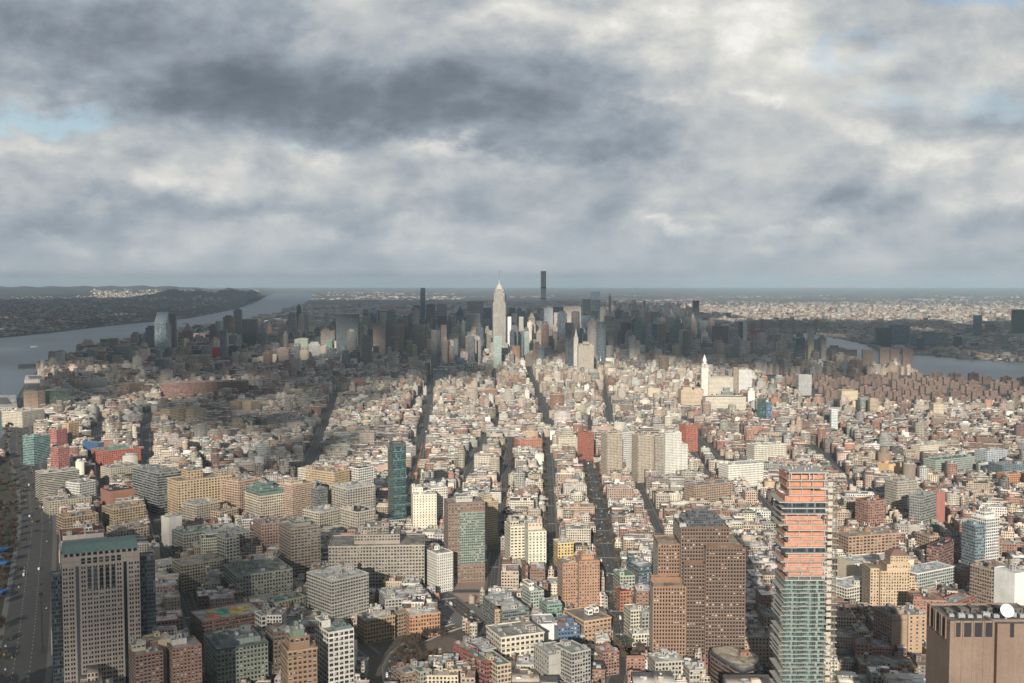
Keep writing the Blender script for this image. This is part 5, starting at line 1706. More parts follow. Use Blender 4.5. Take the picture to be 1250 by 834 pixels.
T_(359, 375, 414, 5100, (.27, .31, .23), 'olive green flat block before the upper western row', bay=5)
T_(376, 390, 420, 4900, (.50, .48, .45), 'pale ribbed block with a wider base', fl=4, bay=4, A=1.5, top=[(.15, .85, 8)])
T_(391, 408, 404, 5400, (.27, .23, .20), 'brown terrace block left of the wide slate tower', top=[(.1, .6, 9)])
T_(399, 405, 416, 5000, (.12, .26, .13), 'narrow vivid green glass block left of the wide slate tower', A=.9)
T_(441, 453, 412, 4700, (.20, .165, .15), 'dark brown tower right of the wide slate tower', crown='box')
T_(455, 470, 397, 5100, (.34, .26, .21), 'tan brown tower with a stepped top', top=[(.1, .6, 5)])
T_(471, 484, 391, 5600, 'dblue', 'dark blue glass tower in the middle skyline', mat=M_CUR_BLUE)
T_(484, 497, 389, 5700, (.20, .27, .27), 'grey tower with a greenish flat roof', roof=(.25, .42, .38))
T_(497, 517, 397, 5200, (.37, .34, .29), 'broad speckled beige tower', A=.6, top=[(.1, .7, 6)])
T_(443, 449.5, 378, 6900, 'dblue', 'small deep blue tower, first of the blue trio', mat=M_CUR_BLUE)
T_(451, 460, 378, 7000, 'dblue', 'deep blue tower, middle of the blue trio', mat=M_CUR_BLUE, crown='box')
T_(461, 473, 380, 6800, (.12, .14, .16), 'broad blue grey tower, last of the blue trio')
T_(474, 482, 378, 6500, (.40, .33, .29), 'pinkish pointed tower with a white top', crown='point')
T_(503, 510, 388, 6500, (.52, .49, .45), 'pale domed tower in the middle skyline', crown='box')
T_(513, 519, 357, 7100, (.15, .18, .22), 'tall blue grey glass tower left of the spired skyscraper', crown='slant', mat=M_CUR_BLUE, lm='tall blue grey tower')
T_(505, 512, 373, 7000, (.10, .11, .13), 'dark flat tower left of the tall blue grey tower')
T_(520, 531, 372, 6900, (.15, .155, .17), 'dark broad tower right of the tall blue grey tower', top=[(.2, .8, 4)])
T_(533, 545, 371, 6700, (.26, .27, .28), 'grey slab rising behind a teal block', bay=2)
T_(534, 545, 386, 6100, 'tealglass', 'teal glass block in front of a grey slab', mat=M_CUR_TEAL)
T_(546, 551, 391, 5600, (.10, .11, .12), 'narrow black tower beside the teal block')
T_(556, 569, 387, 6000, 'dblue', 'square navy block in the middle skyline', mat=M_CUR_BLUE)
T_(555, 562, 402, 5500, (.40, .36, .29), 'stepped beige tower before the navy block', top=[(.2, .8, 8)])
T_(563, 567.5, 394, 5500, (.50, .50, .48), 'white slim tower before the navy block', crown='point')
T_(569, 586, 384, 5700, (.43, .41, .38), 'light ribbed office slab with a white top', fl=4, bay=3, A=1.6, top=[(.0, 1.0, 3, 'white')], lm='light ribbed slab')
T_(570, 590, 368, 6500, (.33, .32, .31), 'great grey slab rising behind the light ribbed slab', fl=4, bay=3, A=1.55, depth=.4)
T_(571, 579, 410, 4600, (.17, .16, .165), 'slim dark striped tower below the light ribbed slab', fl=4, bay=5, A=1.7)
T_(526, 533, 403, 4350, (.23, .21, .19), 'tall narrow brown grey tower beside the dark avenue', bay=2.5)
T_(533.5, 537, 404, 4300, (.13, .14, .15), 'dark glass sliver on the avenue', A=.9)
T_(538, 545, 397, 4900, (.40, .31, .25), 'reddish tan tower right of the avenue slivers')
T_(547, 553, 422, 4500, (.35, .26, .20), 'short tan loft tower right of the avenue')
T_(590, 600, 376, 6600, (.06, .075, .10), 'dark navy flat tower left of the spired skyscraper', mat=M_CUR_DARK)
T_(617.5, 624, 387, 4950, (.80, .78, .73), 'slim brilliant white tower at the side of the spired skyscraper', A=.25, depth=1.2, lm='brilliant white tower')
T_(603, 612, 411, 4650, (.34, .42, .38), 'short pale green tower at the foot of the spired skyscraper', A=.5)
T_(621, 629, 376, 6800, (.05, .065, .09), 'navy block right of the brilliant white tower', mat=M_CUR_DARK)
T_(630, 641, 380, 6600, (.07, .085, .11), 'dark broad block beyond the avenue end', mat=M_CUR_BLUE)
T_(633.5, 639, 387, 5400, (.50, .46, .39), 'slim beige tower before the dark broad block', bay=2)
T_(640, 646, 405, 5000, (.40, .47, .43), 'pale mint tower below the slim beige tower')
T_(645, 653, 388, 5800, (.44, .38, .30), 'beige tower with a pointed gold top', crown='point')
T_(653, 661, 392, 6000, (.30, .31, .31), 'grey tower left of the very slender tower')
T_(664, 675, 376, 6300, (.36, .39, .42), 'pale blue grey tower in front of the very slender tower', A=.5)
T_(655, 664, 405, 5200, (.37, .32, .26), 'tan tower with a white dome top', crown='box')
T_(688, 709, 374, 6400, (.50, .44, .38), 'very wide beige slab across the avenue line', bay=3, A=.45, depth=.4, top=[(.25, .95, 4, (.12, .11, .11))], lm='very wide beige slab')
T_(676, 689, 382, 6300, (.47, .36, .31), 'pink beige wing left of the very wide slab', A=.4)
T_(674, 688, 375, 7000, (.10, .12, .14), 'dark slab peeping behind the pink beige wing')
T_(690, 700, 394, 4500, (.035, .042, .055), 'dark slender glass tower before the very wide slab', mat=M_CUR_DARK, lm='dark slender glass tower')
T_(700.5, 706, 412, 4350, (.52, .50, .46), 'pale campanile with a pointed roof beside the dark slender tower', crown='spire', top=[(.15, .85, 8)], A=.3)
T_(706, 725, 422, 4300, (.44, .38, .31), 'massive tan insurance block right of the campanile', A=.5, top=[(.1, .9, 6), (.3, .7, 14)])
T_(709.5, 726, 386, 6000, 'dblue', 'broad midnight blue slab right of the very wide slab', mat=M_CUR_BLUE)
T_(722, 733, 366, 7300, (.52, .56, .58), 'silvery tower with a slanting top', crown='slant', A=.5, lm='silvery slant topped tower')
T_(725.5, 737, 397, 5700, (.30, .13, .105), 'red brick tower right of the midnight blue slab', A=.5)
T_(711, 721, 365, 8000, (.42, .43, .43), 'pale tower beside the silvery slant topped tower')
T_(749, 758, 390, 5800, (.42, .39, .34), 'beige tower left of a black sloped slab')
T_(751, 761, 379, 6700, (.05, .065, .095), 'navy cube high on the eastern skyline', mat=M_CUR_BLUE, top=[(.2, .6, 6, 'white')])
T_(757.5, 770, 394, 5500, (.05, .06, .075), 'black glass slab with a sloped shoulder', mat=M_CUR_DARK)
T_(771, 780, 379, 6600, (.33, .25, .21), 'brown tower with a pointed crown east of the navy cube', crown='spire')
T_(738, 747, 386, 6300, (.40, .36, .31), 'tan tower between the red brick tower and the navy cube', crown='point')
T_(743, 746, 362, 8200, (.45, .44, .43), 'thin pale mast tower far behind', crown='spire')
T_(784, 802, 395, 5700, (.05, .075, .10), 'wide dark blue slab on the eastern skyline', mat=M_CUR_BLUE)
T_(797, 805, 381, 6600, (.07, .14, .15), 'dark green tower behind the wide dark blue slab', mat=M_CUR_TEAL)
T_(806, 815, 392, 6200, (.37, .31, .27), 'rosy tan tower in the eastern row', crown='box')
T_(819, 825.5, 413, 5000, (.52, .52, .50), 'white slim slab in the eastern rows')
T_(826, 834, 408, 5000, (.05, .06, .075), 'black square tower beside the white slim slab', mat=M_CUR_DARK)
T_(834, 844, 389, 6100, (.035, .04, .05), 'black round shouldered tower on the eastern skyline', mat=M_CUR_DARK, top=[(.15, .85, 6), (.3, .7, 10)])
T_(846, 853.5, 367, 6500, (.03, .037, .05), 'tall black glass tower alone on the eastern skyline', mat=M_CUR_DARK, lm='tall black tower')
T_(853.5, 870, 392, 6000, (.15, .19, .19), 'broad grey teal tower right of the tall black tower', A=.9)
T_(872, 890, 398, 5700, (.14, .11, .10), 'broad brown black apartment slab near the eastern river', A=.6)
T_(901, 907, 393, 5900, (.10, .17, .16), 'dark green glass half of a two toned river slab', mat=M_CUR_TEAL, depth=3)
T_(907.2, 912, 393, 5900, (.56, .54, .48), 'pale stone half of a two toned river slab', A=0, depth=3.5)
T_(918, 934, 403, 6000, (.42, .10, .075), 'red netted tower near the eastern river', A=.4, lm='red netted tower')
T_(857, 865.5, 449, 3450, (.70, .67, .60), 'white stone clock tower with a lantern top', A=.3, top=[(.12, .88, 12), (.28, .72, 22)], crown='point', depth=1.0, name='clock_tower', cat='tower', lm='white clock tower')
T_(866, 896, 461, 3500, (.62, .56, .46), 'long cream office block joined to the white clock tower', A=.5, name='office_block', cat='building', depth=.5)
T_(896, 902, 449, 3600, (.36, .29, .22), 'brown narrow slab right of the cream office block', name='apartment_slab', cat='building')
T_(902.5, 919, 452, 3600, (.62, .61, .58), 'white grey broad block right of the brown narrow slab', name='white_block', cat='building', A=.4)
T_(832, 860, 476, 3250, (.58, .45, .33), 'big tan apartment block with a dark shaded side', A=.5, name='apartment_block', cat='building', top=[(.1, .5, 8), (.6, .9, 5)], lm='big tan apartment block')
T_(862, 912, 485, 3150, (.64, .57, .46), 'long cream loft front full of small windows', A=.5, name='loft_building', cat='building', depth=.4)
T_(927, 936, 487, 2950, (.06, .20, .16), 'green glass tower with rounded corner', mat=M_CUR_TEAL, name='glass_tower', cat='tower', lm='green rounded tower')
T_(936.5, 944, 491, 2950, (.04, .09, .11), 'dark glass half of the green rounded tower', mat=M_CUR_BLUE, name='glass_tower', cat='tower')
T_(1017, 1025, 500, 2800, (.62, .64, .63), 'slender white glass hotel among low eastern rows', A=.5, name='glass_tower', cat='tower')
T_(976, 992, 458, 3700, (.50, .50, .48), 'grey white office cube east of the clock tower', name='office_block', cat='building')
T_(1029, 1049, 477, 3300, (.55, .45, .31), 'tan cube shaped hospital block', name='hospital_block', cat='building', A=.3)
T_(1052, 1064, 486, 3200, (.20, .22, .20), 'dark green brown block east of the tan cube', name='apartment_block', cat='building')
T_(1064, 1074, 487, 3150, (.52, .40, .29), 'tan apartment tower east of the tan cube', name='apartment_block', cat='building')
T_(1142, 1155, 493, 3000, (.55, .46, .34), 'yellowish apartment tower standing alone in the low rows', name='apartment_block', cat='building', A=.4)
T_(979, 1000, 431, 5300, (.14, .23, .25), 'teal glass hospital slab by the eastern river', mat=M_CUR_BLUE, name='hospital_block', cat='building')
T_(1016, 1047, 427, 5000, (.33, .28, .24), 'grey brown hospital tower by the eastern river', name='hospital_block', cat='building', depth=.3, top=[(.1, .6, 5)])
T_(1018, 1034, 443, 4600, (.34, .29, .22), 'tan apartment slab before the grey brown hospital', name='apartment_block', cat='building')
T_(955, 970, 418, 5400, (.24, .23, .22), 'grey tower near the river bend', name='apartment_block', cat='building')
T_(995, 1002, 432, 5000, (.30, .28, .25), 'taupe tower beside the teal hospital slab', name='apartment_block', cat='building')
for k, (a, b, y) in enumerate(((1054, 1068, 427), (1075, 1087, 425), (1088, 1099, 426), (1103, 1116, 426))):
    T_(a, b, y, 4700, (.27, .185, .15), ['dark brown waterside tower, first of four from the river bend', 'dark brown waterside tower, second of four', 'dark brown waterside tower, third of four', 'dark brown waterside tower, last of four'][k], name='apartment_tower', cat='tower', A=.6, depth=.3, group='brown waterside towers')
for k, (a, b, y, d, c) in enumerate(((1072, 1089, 400, 6400, 'tealglass'), (1090, 1111, 397, 6500, 'slate'), (1113, 1120, 408, 6300, 'dblue'), (1121, 1128, 413, 6200, 'tealglass'), (1129, 1142, 405, 6400, 'slate'), (1144, 1158, 406, 6500, (.25, .25, .22)), (1166, 1175, 411, 6300, (.06, .09, .13)), (1190, 1199, 385, 7600, (.07, .10, .14)), (1222, 1232, 409, 6600, (.36, .36, .33)), (1239, 1258, 378, 7800, (.07, .13, .16)), (1205, 1216, 396, 8200, (.22, .22, .22)), (1180, 1188, 400, 8000, (.25, .25, .24)))):
    T_(a, b, y, d, c, ['teal glass slab at the far bank, first of the row', 'widest blue grey slab of the far bank row', 'narrow navy tower in the far bank row', 'small teal tower in the far bank row', 'blue grey slab in the middle of the far bank row', 'greyish tan slab in the far bank row', 'rounded dark blue building on the far bank', 'tall blue slab standing alone beyond the far bank', 'pale grey tower beyond the far bank', 'tallest green glass tower beyond the far bank', 'low grey tower beyond the far bank', 'short grey block beyond the far bank'][k], name='riverside_tower', cat='tower', A=.9, depth=.5, mat=[M_CUR_TEAL, M_CUR_BLUE, M_CUR_BLUE, M_CUR_TEAL, M_CUR_BLUE, None, M_CUR_DARK, M_CUR_BLUE, None, M_CUR_TEAL, None, None][k])

# the crowd of other towers between the named ones
rm = random.Random(31)
ORDW = ['first', 'second', 'third', 'fourth', 'fifth', 'sixth', 'seventh', 'eighth', 'ninth', 'tenth', 'eleventh', 'twelfth', 'thirteenth', 'fourteenth', 'fifteenth', 'sixteenth']
TONES = [('slate grey', (.17, .20, .22)), ('navy', (.05, .075, .11)), ('beige', (.42, .38, .31)), ('brown', (.25, .19, .165)), ('pale grey', (.42, .42, .40)), ('dark grey', (.13, .14, .15)), ('tan', (.36, .29, .23)), ('teal grey', (.14, .20, .21))]
spots_ = []
for k in range(105):
    u = rm.triangular(405, 900, 690)
    y = rm.uniform(379, 409) + max(0, (abs(u - 660) - 150) * .06)
    d = rm.uniform(5150, 7300)
    if y > 396: d = rm.uniform(4900, 5900)
    if any(abs(u - q[0]) < 4 and abs(d - q[2]) < 260 for q in spots_) or abs(u - 609) < 14 or abs(u - 663) < 7: continue
    spots_.append((u, y, d, rm.uniform(5, 11.5), rm.choice(TONES), rm.choice([None, 'box', 'box', 'point', None])))
spots_.sort()
tone_n = {}
for (u, y, d, w, (tn, col), cr) in spots_:
    side = 'west of the tall spired skyscraper' if u < 609 else 'between the spired and slender skyscrapers' if u < 663 else 'east of the very slender skyscraper'
    i = tone_n.get((tn, side), 0); tone_n[(tn, side)] = i + 1
    tall = 'unnamed'
    T_(u - w / 2, u + w / 2, y, d, vary(col, .12, rm), '%s %s midtown tower counted from the west, %s' % (ORDW[i], tn, side), A=rm.choice([.5, .7, .9, 1.4, 2.4]), crown=cr, depth=rm.uniform(.6, 1.1), top=[(.15, .85, rm.uniform(4, 14))] if rm.random() < .45 else None)
# ------------------------------------------------------------------ the rest of the city
def blocked(x, y, rad):
    """x, y arrays: too near a street, a footprint already taken, water or open ground"""
    bad = np.zeros(x.shape, bool)
    for p, keep in STREETS:
        a, b = p[:-1], p[1:]
        lo, hi = p.min(0) - keep - 30, p.max(0) + keep + 30
        m = (x > lo[0]) & (x < hi[0]) & (y > lo[1]) & (y < hi[1])
        if not m.any(): continue
        xs, ys = x[m], y[m]
        dmin = np.full(xs.shape, 1e9)
        for i in range(len(a)):
            d = b[i] - a[i]
            L2 = d @ d + 1e-9
            t = np.clip(((xs - a[i, 0]) * d[0] + (ys - a[i, 1]) * d[1]) / L2, 0, 1)
            dmin = np.minimum(dmin, np.hypot(xs - a[i, 0] - t * d[0], ys - a[i, 1] - t * d[1]))
        bad[m] |= dmin < keep + rad[m]
    for (cx, cy_, rz, hw, hd) in FOOT:
        c, s = math.cos(rz), math.sin(rz)
        dx_, dy_ = x - cx, y - cy_
        u, v = dx_ * c + dy_ * s, -dx_ * s + dy_ * c
        bad |= (np.abs(u) < hw + rad * .95) & (np.abs(v) < hd + rad * .95)
    for poly in [HUDSON, EAST] + OPEN:
        bad |= inside(poly, x, y)
    return bad


WEST_U = np.array([e for e in HUDSON_PX[14:] if e[0] >= -20])
shore_y = np.array([at(*p)[1] for p in HUDSON_PX[14:37]])
shore_x = np.array([at(*p)[0] for p in HUDSON_PX[14:37]])
o_ = np.argsort(shore_y)
shore_y, shore_x = shore_y[o_], shore_x[o_]
EL_PX = [(1340, 475), (1250, 467), (1200, 463), (1150, 459), (1110, 457), (1060, 455), (1045, 449), (1025, 441), (1003, 433), (985, 429.5), (960, 426), (925, 416.5), (890, 409), (860, 400), (820, 388), (800, 380)]
ey = np.array([at(*p)[1] for p in EL_PX]); ex = np.array([at(*p)[0] for p in EL_PX])


def on_island(x, y):
    w = np.interp(y, shore_y, shore_x, left=-5000)
    e = np.interp(y, ey, ex, left=5000)
    return (x > w + 25) & (x < e - 20) | (y < 1500)


FACADES = [((.56, .46, .36), 11), ((.60, .53, .44), 11), ((.47, .36, .27), 8), ((.42, .31, .235), 7), ((.31, .165, .12), 6), ((.26, .155, .115), 5), ((.66, .62, .56), 9), ((.38, .355, .32), 7), ((.49, .42, .345), 8), ((.38, .21, .15), 3), ((.21, .17, .145), 4), ((.50, .405, .32), 6)]
ROOFS = [((.62, .59, .55), 11), ((.50, .475, .44), 9), ((.42, .375, .33), 9), ((.30, .28, .26), 6), ((.74, .71, .67), 9), ((.11, .11, .11), 4), ((.32, .22, .17), 3), ((.46, .39, .33), 7), ((.22, .225, .205), 3)]
FC = np.array([c for c, _ in FACADES]); FW = np.array([w for _, w in FACADES], float); FW /= FW.sum()
RC = np.array([c for c, _ in ROOFS]); RW = np.array([w for _, w in ROOFS], float); RW /= RW.sum()
FNAME = ['sand', 'cream', 'tan', 'rosy tan', 'red brick', 'brown brick', 'white', 'grey', 'buff', 'orange red', 'dark brown', 'pink']
RNAME = ['white', 'pale grey', 'tan', 'grey', 'bright white', 'black', 'rusty', 'brownish', 'mossy grey']


def lots(angle, xr, yr, wmin, wmax, row, gap, keep_fn, hfn, bw=None, slim=2.1):
    """rows of house lots on a turned grid; returns an array cx cy rot w d H fi ri"""
    c, s = math.cos(angle), math.sin(angle)
    out, seg = [], []
    v, k = yr[0], 0
    while v < yr[1]:
        rd = row * rng.uniform(.85, 1.15)
        u = xr[0] + rng.uniform(0, 10)
        n = int((xr[1] - xr[0]) / wmin)
        ws = rng.uniform(wmin, wmax, n) * rng.choice([1, 1, 1, 1.6, 2.4], n)
        ends = u + np.cumsum(ws)
        cu = ends - ws / 2
        if bw:          # side streets running away from the camera
            ph = (cu % bw[0]) / bw[0]
            m = ph > bw[1] / bw[0]
            cu, ws = cu[m], ws[m]
        dd = np.full(cu.shape, rd)
        cv = v + rd / 2 + np.zeros_like(cu) + rng.uniform(-.8, .8, cu.shape)
        X, Y = cu * c - cv * s, cu * s + cv * c
        seg.append(np.floor(cu / 62.0) * 131 + k * 7919)
        out.append(np.stack([X, Y, np.full(X.shape, angle), ws - .06, dd * rng.uniform(.86, .99, cu.shape)], 1))
        v += rd + (7.0 if k % 2 == 0 else gap)
        k += 1
    a = np.column_stack([np.concatenate(out), np.concatenate(seg)])
    x, y = a[:, 0], a[:, 1]
    m = (y > 820) & (np.abs(x) < y * .52 + 120) & keep_fn(x, y)
    a = a[m]
    a = a[~blocked(a[:, 0], a[:, 1], np.minimum(a[:, 3], a[:, 4]) * .5 - 1.0)]
    a = a[on_island(a[:, 0], a[:, 1])]
    H = hfn(a[:, 0], a[:, 1])
    H = np.minimum(H, np.minimum(a[:, 3], 60) * slim + 6)
    fi = rng.choice(len(FC), len(a), p=FW)
    ri = rng.choice(len(RC), len(a), p=RW)
    us_, inv = np.unique(a[:, 5], return_inverse=True)
    sf, sr, sh = rng.choice(len(FC), len(us_), p=FW), rng.choice(len(RC), len(us_), p=RW), rng.uniform(.8, 1.25, len(us_))
    take = rng.random(len(a)) < .5
    fi = np.where(take, sf[inv], fi)
    ri = np.where(rng.random(len(a)) < .35, sr[inv], ri)
    H = H * sh[inv]
    return np.column_stack([a[:, :5], H, fi, ri])


def lnorm(n, med, sig, lo, hi):
    return np.clip(med * np.exp(rng.normal(0, sig, n)), lo, hi)


pA = [at(330, 834), at(362, 610), at(372, 580), at(400, 505), at(408, 480)]
pC = [at(1010, 834), at(960, 650), at(905, 585), at(870, 550), at(840, 510)]
AY, AX = np.array([p[1] for p in pA]), np.array([p[0] for p in pA])
CY, CX = np.array([p[1] for p in pC]), np.array([p[0] for p in pC])
split_w = lambda y: np.interp(y, AY, AX)
split_e = lambda y: np.interp(y, CY, CX)


def h_near(x, y):
    n = len(x)
    h = lnorm(n, 18, .22, 10, 40)
    tall = (rng.random(n) < .05)
    return np.where(tall, h * 1.7, h) + np.where((y < 1500) & (x < 150), 7, 0)


def h_mid(x, y):
    n = len(x)
    h = lnorm(n, 18, .13, 11, 30)
    return np.where(rng.random(n) < .07, h * rng.uniform(1.3, 2.1, n), h)


def h_up(x, y):
    n = len(x)
    k = ss(3000, 4600, y)
    h = lnorm(n, 19, .24, 12, 60) * (1 + .8 * k)
    return np.where(rng.random(n) < .03 + .06 * k, h * rng.uniform(1.4, 2.2, n), h)


SETS = [
    lots(.36, (-2300, 900), (700, 3300), 9, 22, 29, 14, lambda x, y: (x < split_w(y)) & (y < 2950), h_near, bw=(95, 13)),
    lots(.00, (-900, 1000), (820, 2780), 9, 22, 31, 13, lambda x, y: (x > split_w(y)) & (x < split_e(y)), h_mid),
    lots(-.14, (-400, 2400), (820, 3500), 9, 23, 31, 15, lambda x, y: (x > split_e(y)) & (y < 3150), h_near, bw=(88, 12)),
    lots(.019, (-2900, 2700), (2760, 4700), 9, 21, 29, 16, lambda x, y: ((x > split_w(y)) & (x < split_e(y)) & (y > 2780) | (x <= split_w(y)) & (y >= 2950) | (x >= split_e(y)) & (y >= 3150)) & ~((x > 930) & (y > 3320) & (y < 4500)), h_up, bw=(255, 26)),
]
brick_like = rng.choice([3, 4, 5, 9, 2, 7, 10], len(SETS[2]))
SETS[2][:, 6] = np.where(rng.random(len(SETS[2])) < .48, brick_like, SETS[2][:, 6])
SETS[2][:, 7] = np.where(rng.random(len(SETS[2])) < .25, rng.choice([3, 5, 6, 8], len(SETS[2])), SETS[2][:, 7])
fab = np.concatenate(SETS)
# small back buildings in the gaps that are left
RES, GX, GY = 3.0, -1500, 800
occ = np.zeros((1000, 640), bool)


def mark(a, grow=0.0):
    for t in np.linspace(-.5, .5, 13):
        for q in np.linspace(-.5, .5, 13):
            c, s_ = np.cos(a[:, 2]), np.sin(a[:, 2])
            X, Y = a[:, 0] + c * a[:, 3] * t - s_ * a[:, 4] * q, a[:, 1] + s_ * a[:, 3] * t + c * a[:, 4] * q
            i, j = ((X - GX) / RES).astype(int), ((Y - GY) / RES).astype(int)
            m = (i >= 0) & (i < 1000) & (j >= 0) & (j < 640)
            occ[i[m], j[m]] = True


def free(a):
    ok = np.ones(len(a), bool)
    for t in (-.5, -.25, 0, .25, .5):
        for q in (-.5, -.25, 0, .25, .5):
            c, s_ = np.cos(a[:, 2]), np.sin(a[:, 2])
            X, Y = a[:, 0] + c * a[:, 3] * t - s_ * a[:, 4] * q, a[:, 1] + s_ * a[:, 3] * t + c * a[:, 4] * q
            i, j = ((X - GX) / RES).astype(int), ((Y - GY) / RES).astype(int)
            m = (i >= 0) & (i < 1000) & (j >= 0) & (j < 640)
            ok &= m
            ok[m] &= ~occ[i[m], j[m]]
    return ok


mark(fab[fab[:, 1] < 2700])
for (w0, w1, rowd) in ((9, 15, 17), (6, 10, 10), (5, 8, 7)):
    for (ang, fn_) in ((.36, lambda x, y: x < split_w(y)), (.0, lambda x, y: (x > split_w(y)) & (x < split_e(y))), (-.14, lambda x, y: x > split_e(y))):
        c_ = lots(ang, (-1500, 1500), (760, 2300), w0, w1, rowd, 1.0, lambda x, y: (y < 2150) & fn_(x, y), lambda x, y: lnorm(len(x), 11, .3, 5, 20))
        f_ = c_[free(c_)]
        # the candidates of one pass do not overlap one another: rows of one grid
        mark(f_)
        fab = np.concatenate([fab, f_])
# midtown and beyond
mid = lots(.019, (-3300, 3200), (4700, 8600), 18, 42, 32, 18, lambda x, y: ~((x > 930) & (y < 4500)), lambda x, y: np.where(rng.random(len(x)) < .34, lnorm(len(x), 95, .40, 40, 205), lnorm(len(x), 45, .45, 15, 120)) * np.clip(1.25 - np.abs(x + .02 * y - 100) / 2300, .35, 1.15) * np.where(y > 7600, .62, 1), bw=(265, 28), slim=7)
up = lots(.019, (-4200, 3300), (8600, 15500), 30, 85, 48, 22, lambda x, y: ~((np.abs(x + .019 * y - 150) < 420) & (y > 8300) & (y < 12300)), lambda x, y: np.where(rng.random(len(x)) < .12, lnorm(len(x), 60, .4, 25, 130), lnorm(len(x), 26, .4, 12, 70)), bw=(270, 30), slim=5)
for q_ in (mid, up):
    q_[:, 5] = np.where(q_[:, 3] > 46, np.minimum(q_[:, 5], 55), q_[:, 5])
rng2 = np.random.default_rng(3)


def darken(a):
    """towers get slate and glass tones, houses stay masonry"""
    n = len(a)
    col = FC[a[:, 6].astype(int)] * np.where(rng2.random((n, 1)) < .22, rng2.uniform(.45, .8, (n, 1)), rng2.uniform(.82, 1.14, (n, 1))) * rng2.uniform(.95, 1.05, (n, 3))
    rf = RC[a[:, 7].astype(int)] * rng2.uniform(.85, 1.15, (n, 1))
    tallish = (a[:, 5] > 60) & (rng2.random(n) < .5)
    g = np.array([(.12, .16, .19), (.05, .07, .10), (.26, .28, .29), (.33, .29, .25), (.20, .165, .15), (.40, .38, .35), (.30, .33, .35)])[rng2.integers(0, 7, n)]
    col[tallish] = g[tallish]
    A = rng2.uniform(.35, .75, n)
    A[rng2.random(n) < .12] = 0.0
    A[tallish] = .95
    return col, rf, A


# ---- the buildings that show largest among these become things of their own
d_ = fab[:, 1]
show = (fab[:, 3] * F0 / d_) * (fab[:, 5] * F0 / d_ * .8 + fab[:, 4] * F0 / d_ * .3)
px_, py_ = np.array([pix(r[0], r[1], r[5]) for r in fab]).T
vis = (px_ > 4) & (px_ < 1246) & (py_ < 822)
show = np.where(vis, show, 0)
# covered ones show less: test the roof centre and the front against what stands nearer
order = np.argsort(-show)
pool = order[:520]
NEAR_BOX = []
for f in FOOT: NEAR_BOX.append(f)
root_h = {}


def hidden(i):
    r = fab[i]
    hits = 0
    for zf in (.98, .72):
        for du in (-.3, .3):
            x, y, z = r[0] + r[3] * du, r[1] - r[4] * .45, r[5] * zf
            u, v = pix(x, y, z)
            for j in pool:
                q = fab[j]
                if q[1] >= r[1] - 4: continue
                uu, vv = PT[j]
                if abs(u - uu) < q[3] * .5 * F0 / q[1] and vv - q[4] * .1 < v < PB[j]:
                    hits += 1
                    break
            else:
                for (a, b, t, bt, dd) in HAND:
                    if dd < r[1] - 5 and a < u < b and t < v < bt:
                        hits += 1
                        break
    return hits


PT = {j: pix(fab[j, 0], fab[j, 1] - fab[j, 4] / 2, fab[j, 5]) for j in pool}
PB = {j: pix(fab[j, 0], fab[j, 1] - fab[j, 4] / 2, 0)[1] for j in pool}
HAND = []
for o in [o for o in COL.objects if o.parent is None and o.get('category') and o.type == 'EMPTY' and o.location.y < 2600]:
    ch = [c for c in o.children if c.type == 'MESH' and c.name.split('.')[0] in ('wall', 'curtain_wall', 'glass_wall', 'floor_slab')]
    if not ch: continue
    mx = max(v.co.z for c in ch for v in c.data.vertices)
    f = min(FOOT, key=lambda q: math.dist((q[0], q[1]), (o.location.x, o.location.y)))
    hw = abs(f[3] * math.cos(f[2])) + abs(f[4] * math.sin(f[2]))
    yy = f[1] - f[4]
    HAND.append((pix(f[0] - hw, yy, mx)[0], pix(f[0] + hw, yy, mx)[0], pix(f[0], yy, mx)[1], pix(f[0], yy, 0)[1], yy))
chosen = []
for i in pool:
    if show[i] < 20: break
    if hidden(i) <= 2: chosen.append(i)
    if len(chosen) >= 165: break
taken = np.zeros(len(fab), bool)
taken[chosen] = True

ORD = ['nearest', 'second nearest', 'third nearest', 'fourth nearest', 'fifth nearest', 'sixth nearest', 'seventh nearest', 'eighth nearest', 'ninth nearest', 'tenth nearest', 'eleventh nearest', 'twelfth nearest', 'thirteenth nearest', 'fourteenth nearest', 'fifteenth nearest']
lm_near = {k: v for k, v in LM.items() if v[1] < 3600}
rank = {}
cand = []
for i in chosen:
    r = fab[i]
    k = min(lm_near, key=lambda q: math.dist(lm_near[q], (r[0], r[1])))
    dx_, dy_ = r[0] - lm_near[k][0], r[1] - lm_near[k][1]
    rel = 'behind' if dy_ > abs(dx_) else 'in front of' if -dy_ > abs(dx_) else 'to the right of' if dx_ > 0 else 'to the left of'
    cand.append((math.hypot(dx_, dy_), i, k, rel))
cand.sort()
kinds_of = lambda h, w: ('loft_building', 'loft') if h > 26 or w > 17 else ('row_building', 'row building')
